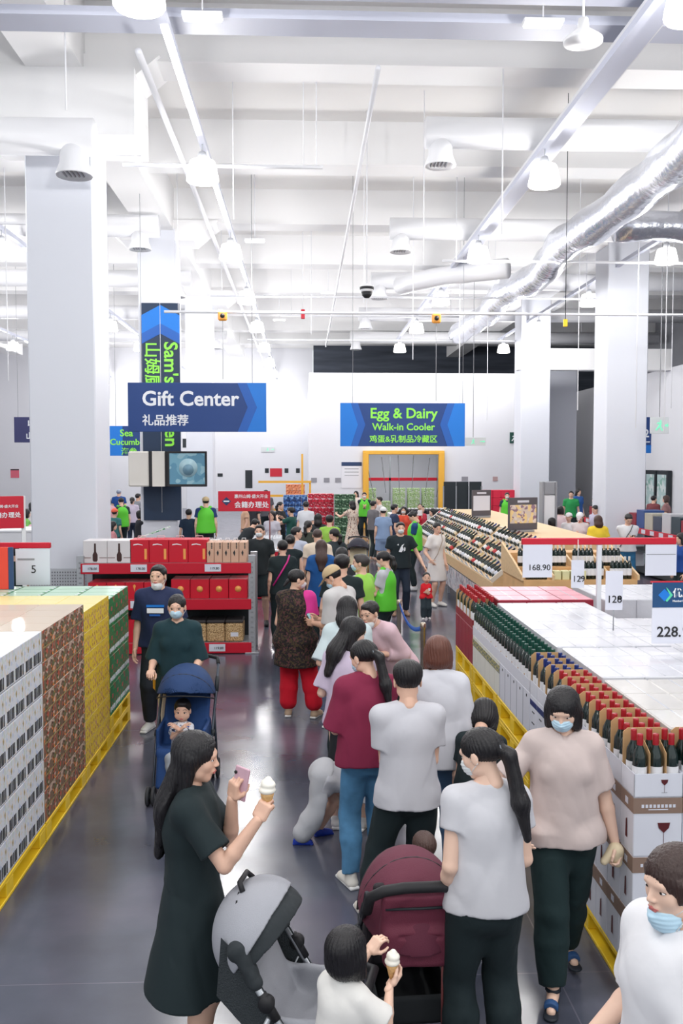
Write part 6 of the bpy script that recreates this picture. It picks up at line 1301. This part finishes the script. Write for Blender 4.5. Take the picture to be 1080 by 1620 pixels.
r = empty('wallet', i['world'](i['hand'][-1](0,.02,.05)), .3, 'cream and pink pouch held by the woman in lavender', 'pouch'); MB().bbox((-.09,-.012,-.06),(.09,.012,.03),colmat((232,226,214),.6,nm='cream'),.006).bbox((-.085,-.014,-.085),(.095,.01,-.058),colmat((222,178,190),.6,nm='soft_pink'),.004).build('pouch_body', r)
i = person('woman in a pale mint and white shirt with smooth black hair behind the lavender woman', PX(548,7.8,1030), 7.8, -5, 1.60, hair='long', hl=.2, top=('tee',(206,222,226)), bot=('pants',BK), hp=22, lw=(.12,.13,.6), slv=.95, loose=.018, lean=8)
i = person('woman in a pale pink blouse bending forward with her mask under her chin', PX(628,8.6,1030), 8.6, 128, 1.58, hair='short', haircol=(28,24,26), top=('long',(224,192,202)), bot=('pants',BK), mask='wchin', lean=34, hy=10, hp=14, lw=(.06,.2,.62), rw=(.04,.22,.64), slv=1.6, loose=.014, w=1.12, shoes=(40,40,46))
i = person('man in a tan cap and light grey T-shirt looking down at his phone', PX(545,9.4,960), 9.4, 58, 1.70, sex='m', hair='cap', extra=(202,178,140), top=('tee',(206,204,204)), bot=('pants',(44,46,54)), mask='nose', lean=8, hy=12, hp=38, rw=(.03,.2,.63), lw=(.05,.19,.62), slv=.85, loose=.02, w=1.1, skin='c')
phone(i, 1, 'phone held by the man in the tan cap')
LACE = speckle('lace_tunic', (38,30,32), [(92,56,58),(24,22,26),(70,58,40)], 26, .56, .9)
i = person('woman in a dark lace tunic, magenta sleeves and shiny red trousers', PX(467,9.8,1000), 9.8, -14, 1.61, hair='tied', top=('tee',(38,30,32),LACE), slcol=(222,52,150), bot=('jogger',(214,14,44),.02), mask='w', hy=-62, hp=10, rw=(.05,.15,.62), lw=(.08,.13,.6), hem=.15, loose=.022, w=1.1, shoes=(190,164,140), rf=(.13,.0,.045), lf=(.05,0,.045), slv=.62)
# queue behind
crowd = [
 ('man with thick black hair in a black T-shirt directly behind the tan cap', 541,10.4,0,1.70,dict(sex='m',hair='top',top=('tee',BK),bot=('pants',BK))),
 ('man in a lime green T-shirt with a teal mask facing left', 572,10.9,60,1.66,dict(sex='m',hair='short',haircol=(60,56,56),top=('tee',(160,222,90)),bot=('pants',(60,62,70)),mask='nose',hy=20,w=1.1)),
 ('staff woman in a green vest reading papers while facing left', 609,12.1,68,1.58,dict(hair='pony',hl=.2,top=('tee',(196,198,206)),bot=('pants',BK),extra='vest',mask='w',hp=20,rw=(.03,.2,.68),lw=(.05,.2,.66))),
 ('woman with long brown hair and a royal blue shirt seen from behind', 508,13.6,0,1.60,dict(hair='long',hl=.34,haircol=(66,44,40),top=('tee',(24,84,150)),bot=('pants',BK),hp=10,hem=.12,loose=.015)),
 ('woman in black with a magenta bag strap across her back', 447,13.5,5,1.61,dict(hair='short',top=('tee',BK),bot=('pants',BK),w=1.05)),
 ('person with black hair behind the woman with the magenta strap', 459,14.4,-10,1.62,dict(hair='bun',top=('tank',BK),bot=('pants',BK))),
 ('man in black with a white mask standing by the shelf upright', 411,15.4,172,1.71,dict(sex='m',hair='short',top=('tee',(26,34,38)),bot=('shorts',BK,.01,.9),mask='w',shoes=(40,40,44))),
 ('woman with black hair in the middle of the queue, head bowed', 540,12.6,-15,1.58,dict(hair='long',hl=.2,top=('tee',(44,46,54)),bot=('pants',BK),hp=20)),
 ('person in a grey-blue shirt looking right beside the red counter', 468,16.4,-20,1.60,dict(sex='m',hair='short',top=('tee',(184,190,208)),bot=('pants',(70,76,90)),hy=-60)),
 ('boy in a cream patterned shirt seen from behind in the queue', 502,15.1,0,1.66,dict(sex='m',hair='buzz',haircol=(70,54,50),top=('tee',(232,216,196)),bot=('pants',(90,84,80)))),
 ('woman with black hair and a white collar beside the boy in cream', 529,16.0,20,1.60,dict(hair='pony',hl=.2,top=('tee',(40,50,56)),bot=('pants',BK),hy=40)),
 ('man with black hair and a lime strap in the middle of the queue', 521,19.6,-10,1.62,dict(sex='m',hair='top',top=('tee',(150,200,80)),bot=('pants',BK))),
 ('woman in black with a dark backpack behind the cream-shirted boy', 503,20.6,0,1.60,dict(hair='long',hl=.2,top=('tee',(40,46,50)),bot=('pants',BK))),
 ('person in a white top with bushy tied hair beside the blue drink packs', 484,23.0,-25,1.78,dict(hair='bun',top=('tee',(220,222,228)),bot=('pants',BK),hy=30,mask='w')),
 ('woman in camouflage green at the side of the queue', 487,18.2,-30,1.60,dict(hair='pony',hl=.25,top=('tee',(62,66,58)),bot=('pants',(50,54,50)))),
 ('man in a black printed T-shirt and mask holding a child by the hand', 633,16.3,182,1.69,dict(sex='m',hair='short',top=('tee',(22,36,42)),bot=('pants',(28,42,60)),mask='w',lw=(.24,.06,.52),loose=.01,shoes=(150,120,100))),
 ('woman in a white dress with a shoulder strap beside the wine rack', 690,17.3,-148,1.62,dict(hair='tied',top=('dress',(226,222,220)),bot=('hem',.22,.14),hy=-15,hp=12,shoes=(230,228,224),rw=(.16,.1,.55),slv=.7)),
 ('staff man in a green vest over blue sleeves bowing his head', 656,19.5,80,1.72,dict(sex='m',hair='short',top=('tee',(24,70,120)),bot=('pants',BK),extra='vest',hp=35,rw=(.02,.16,.66),lw=(.03,.16,.66))),
 ('masked woman in an orange-red top behind the green vested man', 638,24.3,170,1.58,dict(hair='long',hl=.2,top=('tee',(226,84,60)),bot=('pants',(60,60,70)),mask='w')),
 ('man in a navy and cream striped shirt looking right', 623,23.8,-80,1.66,dict(sex='m',hair='short',top=('tee',(42,56,86)),bot=('pants',(40,48,70)),mask='w',w=1.1)),
 ('person in a white cap and light blue shorts outfit seen from behind', 606,22.6,0,1.64,dict(hair='cap',extra=(236,236,238),top=('tee',(136,160,196)),bot=('shorts',(140,164,200),.02,.7))),
 ('man in grey standing behind the light blue outfit', 590,25.5,-60,1.68,dict(sex='m',hair='short',top=('tee',(110,108,112)),bot=('pants',(46,56,58)))),
 ('person with dark hair between the grey man and the white poster crowd', 600,27.5,100,1.72,dict(sex='m',hair='short',top=('tee',(200,196,196)),bot=('pants',BK))),
 ('woman in a cream floral dress reaching left', 557,26.5,40,1.64,dict(hair='long',hl=.15,top=('dress',(226,208,192),speckle('floral',(228,212,196),[(120,84,76),(206,170,150)],24,.6)),bot=('hem',.3,.16),lw=(.15,.24,.74))),
 ('staff man in a green vest standing at the far end of the aisle', 576,32,178,1.70,dict(sex='m',hair='short',top=('tee',(24,50,60)),bot=('pants',BK),extra='vest',rw=(.0,.15,.7),lw=(.0,.15,.7),mask='w')),
 ('woman in a pale top behind the far green vested man', 563,33.5,160,1.70,dict(hair='long',hl=.2,top=('tee',(228,214,206)),bot=('pants',BK))),
 ('woman in red and white holding up a baby near the dark jars', 666,26.5,-150,1.50,dict(hair='short',top=('tee',(206,60,80)),bot=('pants',(120,120,130)))),
 ('dark-haired woman beside the start of the wine rack', 684,25.6,120,1.46,dict(hair='bob',top=('tee',(180,190,180)),bot=('pants',BK))),
 ('staff member in a lime vest and blue cap seen from behind at the demonstration counter', 326,22.3,5,1.76,dict(sex='m',hair='cap',extra='vest',top=('tee',(30,56,110)),bot=('pants',BK),Z=.15,w=1.1)),
 ('man in black bending over the counter behind the red gift boxes', 378,20.2,-50,1.66,dict(sex='m',hair='short',top=('tee',(24,32,38)),bot=('pants',BK),lean=42,hp=30)),
 ('person in black beside the second column, partly hidden', 299,22.8,0,1.60,dict(sex='m',hair='short',top=('tee',(26,46,70)),bot=('pants',BK))),
 ('clerk with a white bag in front of the blue drink packs', 443,24.5,-120,1.70,dict(hair='pony',hl=.15,top=('tee',(26,30,34)),bot=('pants',BK),rw=(.08,.2,.68),lw=(.05,.2,.68))),
 ('person with raised arms in dark green beside the clerk', 461,23.6,60,1.60,dict(sex='m',hair='short',top=('tee',(30,84,76)),bot=('pants',BK),lw=(.08,.22,.82),rw=(.1,.22,.8))),
 ('woman in pale grey behind the membership sign pole', 430,21.5,160,1.62,dict(hair='long',hl=.2,top=('tee',(196,194,206)),bot=('pants',(120,120,130)))),
 ('shopper far behind the membership sign, only the head showing', 421,30.5,30,1.84,dict(sex='m',hair='short',top=('tee',(90,90,96)),bot=('pants',BK))),
 ('person in peach beside the membership sign', 388,26.8,100,1.60,dict(sex='m',hair='buzz',top=('tee',(222,180,150)),bot=('pants',(80,70,70)))),
 ('dark-haired woman in a black shirt eating beside the second column', 222,23.2,-60,1.58,dict(hair='bob',top=('tee',(36,38,46)),bot=('pants',(30,40,54)),rw=(.02,.14,.76),lw=(.02,.14,.74),pz=-.02)),
 ('person with an orange cap and teal top left of the second column', 182,24.5,-20,1.52,dict(hair='cap',extra=(236,106,80),top=('tee',(60,120,120)),bot=('pants',BK))),
 ('staff member in a green vest left of the second column', 193,27,30,1.72,dict(sex='m',hair='short',top=('tee',(30,50,56)),bot=('pants',BK),extra='vest',hp=20)),
 ('woman in lavender seen from behind near the yellow notice', 210,29,0,1.66,dict(hair='pony',hl=.1,top=('tee',(206,194,214)),bot=('pants',(36,48,70)))),
 ('man in a bright blue shirt far left of the second column', 189,33,0,1.78,dict(sex='m',hair='short',haircol=(150,160,180),top=('tee',(20,70,140)),bot=('pants',BK))),
 ('woman in pale denim standing at the edge of the nearest column', 170,23.2,-30,1.50,dict(hair='bob',top=('tee',(232,200,206)),bot=('wide',(180,204,218)))),
 ('woman in dusty pink beside the pale denim woman', 178,22.0,-70,1.35,dict(hair='long',hl=.15,top=('tee',(206,140,146)),bot=('pants',(196,130,136)))),
 ('shopper in a rose top between the nearest column and the orange cap', 172,26.5,30,1.74,dict(hair='bob',top=('tee',(220,170,180)),bot=('pants',(70,70,90)))),
 ('tall shopper in a grey shirt near the yellow notice left of the banner', 219,30,-40,1.74,dict(sex='m',hair='short',top=('tee',(150,152,160)),bot=('pants',BK))),
 ('shopper in a black top far behind the membership sign board', 402,28,-30,1.66,dict(hair='pony',hl=.2,top=('tee',(44,44,52)),bot=('pants',BK))),
 ('person in black standing at the far left edge behind the red sign', 4,21,10,1.72,dict(sex='m',hair='short',top=('tee',(226,190,190)),bot=('pants',BK))),
 ('person in white with black hair at the far left edge', 18,26,-20,1.78,dict(sex='m',hair='top',top=('tee',(220,214,218)),bot=('pants',BK))),
 ('person in a green top behind the left membership sign', 42,22.5,-60,1.62,dict(hair='bob',top=('tee',(130,200,100)),bot=('pants',BK))),
 ('woman in white leaning beside the green-topped person at the far left', 52,24.0,40,1.72,dict(hair='long',hl=.1,top=('tee',(232,230,232)),bot=('pants',(200,200,206)))),
 ('woman in pink at the left of the nearest column', 57,21.0,60,1.60,dict(hair='long',hl=.2,top=('tee',(228,190,200)),bot=('pants',(90,80,90)))),
 ('person with black clothes below the left membership sign', 22,14.5,20,1.45,dict(sex='m',hair='short',top=('tee',(24,44,44)),bot=('pants',(24,44,44)))),
 ('masked staff man in a green vest before the bright red crates', 801,31.0,170,1.72,dict(sex='m',hair='short',top=('tee',(30,60,66)),bot=('pants',BK),extra='vest',mask='w')),
 ('woman in a yellow T-shirt with brown hair seen from behind', 945,19.0,5,1.64,dict(hair='long',hl=.16,haircol=(74,48,38),top=('tee',(248,212,60)),bot=('pants',(60,70,90)),loose=.02)),
 ('woman in a white cap looking at her phone beside the yellow T-shirt', 917,20.9,150,1.60,dict(hair='cap',extra=(240,240,242),top=('tee',(222,214,214)),bot=('pants',(90,84,90)),hp=30,rw=(.02,.14,.68),lw=(.02,.14,.68))),
 ('woman with tied dark hair in pale lilac behind the yellow T-shirt', 941,23.6,120,1.64,dict(hair='bun',top=('tee',(198,194,216)),bot=('pants',BK),hp=15)),
 ('woman in pale pink with a red bag among the seated shoppers', 885,23.4,-40,1.62,dict(hair='bob',top=('tee',(232,206,210)),bot=('pants',(200,40,80)))),
 ('person in a white hooded jacket among the shoppers at the right', 899,22.4,150,1.50,dict(hair='cap',extra=(238,234,236),top=('long',(236,232,234)),bot=('pants',(200,50,70)),slv=1.9)),
 ('staff member in green near the cooler pillar', 902,30,160,1.80,dict(sex='m',hair='short',top=('tee',(40,150,80)),bot=('pants',BK))),
 ('staff member in blue near the cooler pillar', 913,31,-150,1.84,dict(hair='long',hl=.2,top=('tee',(40,90,160)),bot=('pants',BK))),
 ('shopper in dark clothes by the framed board at the right', 940,27,120,1.74,dict(hair='bob',top=('tee',(50,48,54)),bot=('pants',BK))),
 ('man in a white T-shirt with a crossbody strap looking at his phone', 992,19.2,170,1.67,dict(sex='m',hair='short',top=('tee',(230,230,234)),bot=('jeans',(40,100,140)),hp=32,hy=10,rw=(-.01,.15,.68),lw=(.02,.15,.68))),
 ('person with black hair at the right edge behind the price card', 1078,16.5,100,1.46,dict(hair='bob',top=('tee',(28,72,150)),bot=('pants',BK))),
 ('shopper at the far right counter, brown hair', 1052,27,60,1.76,dict(hair='bob',haircol=(66,44,40),top=('tee',(150,110,110)),bot=('pants',BK))),
 ('shopper beyond the long shelf run, dark top', 1032,28,-60,1.72,dict(sex='m',hair='short',top=('tee',(120,60,66)),bot=('pants',BK))),
 ('shopper in pink sitting at the left of the group at the right', 872,21.8,-60,1.42,dict(hair='bob',top=('tee',(226,150,160)),bot=('pants',(150,60,80)))),
]
CI = {}
for lb_, px_, Y, yaw, h_, kw in crowd: CI[lb_] = person(lb_, PX(px_,Y,870), Y, yaw, h_, **kw)
i = CI['woman in black with a magenta bag strap across her back']
MB().tube([i['t'](-.06,-.03,.33),i['t'](-.03,-.085,.27),i['t'](.03,-.098,.2),i['t'](.08,-.085,.08)] if 0 else [tuple(i['t'](.06,-.01,.325)),tuple(i['t'](.035,-.085,.27)),tuple(i['t'](-.02,-.098,.18)),tuple(i['t'](-.09,-.075,.06))],.013,colmat((214,40,140),.6,nm='magenta'),6).build('bag_strap', i['root'])
i = CI['woman in a white dress with a shoulder strap beside the wine rack']
MB().tube([tuple(i['t'](-.05,.03,.325)),tuple(i['t'](-.02,.088,.25)),tuple(i['t'](.05,.085,.1)),tuple(i['t'](.085,.05,.02))],.006,colmat((150,130,110),.6,nm='strap_tan'),6).build('bag_strap', i['root'])
i = CI['man in a black printed T-shirt and mask holding a child by the hand']
decal(i, 'shirt_print', WTXT, [[(-.05,-.07),(.0,-.08),(.04,-.03),(.02,.02),(.05,.07),(.01,.05),(-.02,.0)],[(.04,-.07),(.07,-.05),(.07,.0),(.05,.01),(.045,-.03)],[(-.08,.05),(-.05,.04),(-.055,.07)]], .2, .092)
i = CI['man in a white T-shirt with a crossbody strap looking at his phone']
MB().tube([tuple(i['t'](-.06,.03,.325)),tuple(i['t'](-.02,.085,.25)),tuple(i['t'](.06,.085,.12)),tuple(i['t'](.1,.04,.04))],.009,DARK,6).build('bag_strap', i['root']); phone(i, 1, 'dark phone held by the man in the white T-shirt')
i = CI['staff woman in a green vest reading papers while facing left']
r = empty('paper_sheets', i['world'](i['hand'][1](0,.03,.08)), i['root'].rotation_euler.z, 'grey and white paper sheets held by the staff woman in the queue', 'papers'); MB().box((-.1,-.002,-.12),(.1,.002,.14),colmat((196,198,210),.6,nm='sheet'),Matrix.Rotation(-.5,4,'X')).build('sheet', r); MB().box((-.06,-.006,-.1),(.07,-.003,.0),colmat((90,96,112),.6,nm='printed'),Matrix.Rotation(-.5,4,'X')).build('printed_block', r)
# toddler held by the hand
i = person('toddler in a red T-shirt and dark trousers walking beside the man in black', PX(674,15.9,940), 15.9, 180, .83, S=.86, kid=True, hair='buzz', top=('tee',(226,30,44)), bot=('jogger',(44,58,66),.01), res=.011, rw=(.04,.13,.66), lw=(.05,.13,.64), shoes=(236,236,236), rf=(.07,.06,.045), slv=.9)
decal(i, 'shirt_print', WTXT, [[(-.02,-.03),(.02,-.025),(.03,.02),(-.01,.03)]], .2, .125, -.05)
i = person('baby in white and red held above the crowd near the dark jars', PX(664,26.3,805), 26.3, 175, .6, S=.8, kid=True, hair='buzz', top=('tee',(240,236,236)), bot=('pants',(206,30,50)), Z=.96, shoes=None, res=.02, name='baby')
# the couple pushing the blue stroller
i = person('man in a navy printed T-shirt with a white mask under his chin', PX(252,9.4,1000), 9.4, 176, 1.71, sex='m', hair='short', top=('tee',(30,42,78)), bot=('pants',(30,36,46)), mask='wchin', hy=-8, w=1.08, loose=.01, slv=.8)
decal(i, 'shirt_print', B2, [[(-.09,.04),(.09,.04),(.09,.065),(-.09,.065)]], .2, .098); decal(i, 'shirt_print', WTXT, [[(-.085,-.02),(.085,-.02),(.085,.03),(-.085,.03)]], .2, .098); decal(i, 'shirt_print', B3, [[(-.06,-.05),(.05,-.05),(.05,-.03),(-.06,-.03)]], .2, .098)
i = person('woman in a dark teal V-neck top with a lowered blue mask pushing the blue stroller', PX(281,8.05,1020), 8.05, 178, 1.60, hair='tied', top=('tee',(16,52,60)), bot=('pants',(214,206,190)), mask='nose', hp=6, neck='v', rw=(.115,.155,.60), lw=(.105,.155,.60), re=(.35,-1,-.8), le=(.35,-1,-.8), slv=.98, loose=.012, hem=.04, rh=dict(curl=.9,n=(-.1,0,-1)), lh=dict(curl=.9,n=(-.1,0,-1)))
r = empty('shoulder_bag', (PX(255,8.14,1080),8.14,.84), 0, 'small mustard and black bag at the side of the teal-topped woman', 'bag'); MB().bbox((-.07,-.04,-.12),(.07,.04,.1),colmat((226,170,50),.6,nm='mustard'),.02).build('bag_body', r); MB().bbox((-.075,-.05,.02),(.075,.045,.12),DARK,.02).build('flap', r); MB().tube([(-.05,0,.11),(.04,-.0,.28),(.09,0,.5)],.006,DARK,6).build('strap', r)
r = stroller('blue stroller with open canopy carrying a toddler towards the camera', PX(290,7.55,1150), 7.62, 178, (28,66,122), (30,62,110), (70,78,90))
i = person('toddler in a patterned T-shirt sitting in the blue stroller with hands at the mouth', PX(286,7.5,1150), 7.50, 178, .82, S=.84, kid=True, hair='short', top=('tee',(230,230,236),speckle('toddler_print',(232,232,238),[(60,80,150),(40,50,80)],30,.62)), bot=('pants',(176,184,192)), Z=-.02, pz=.0, lean=-22, rw=(-.01,.10,.80), lw=(.0,.10,.80), rf=(.06,.30,.30), lf=(.08,.30,.27), rk=(.1,.2,1), lk=(.1,.2,1), shoes=(206,90,120), hp=5, re=(.8,.1,-1), le=(.8,.1,-1))
r = stroller('black stroller with a cream seat in the middle of the crowd', PX(566,20.5,860), 20.5, 175, (226,214,186), (48,48,62), (150,110,60))
thing1('platform', MB().bbox((-1.2,-.5,0),(1.2,.5,.145),GREY,.01), 'low grey platform under the staff member at the demonstration counter', 'platform', loc=(PX(326,22.3),22.35,0))
thing1('paper_scrap', MB().prism([(0,0),(.03,.005),(.04,.02),(.01,.022)],.003,colmat((220,220,190),.7,nm='scrap')), 'small pale paper scrap lying on the floor left of the black dress', 'litter', loc=(W(262,1460,5.4).x,5.42,.001))
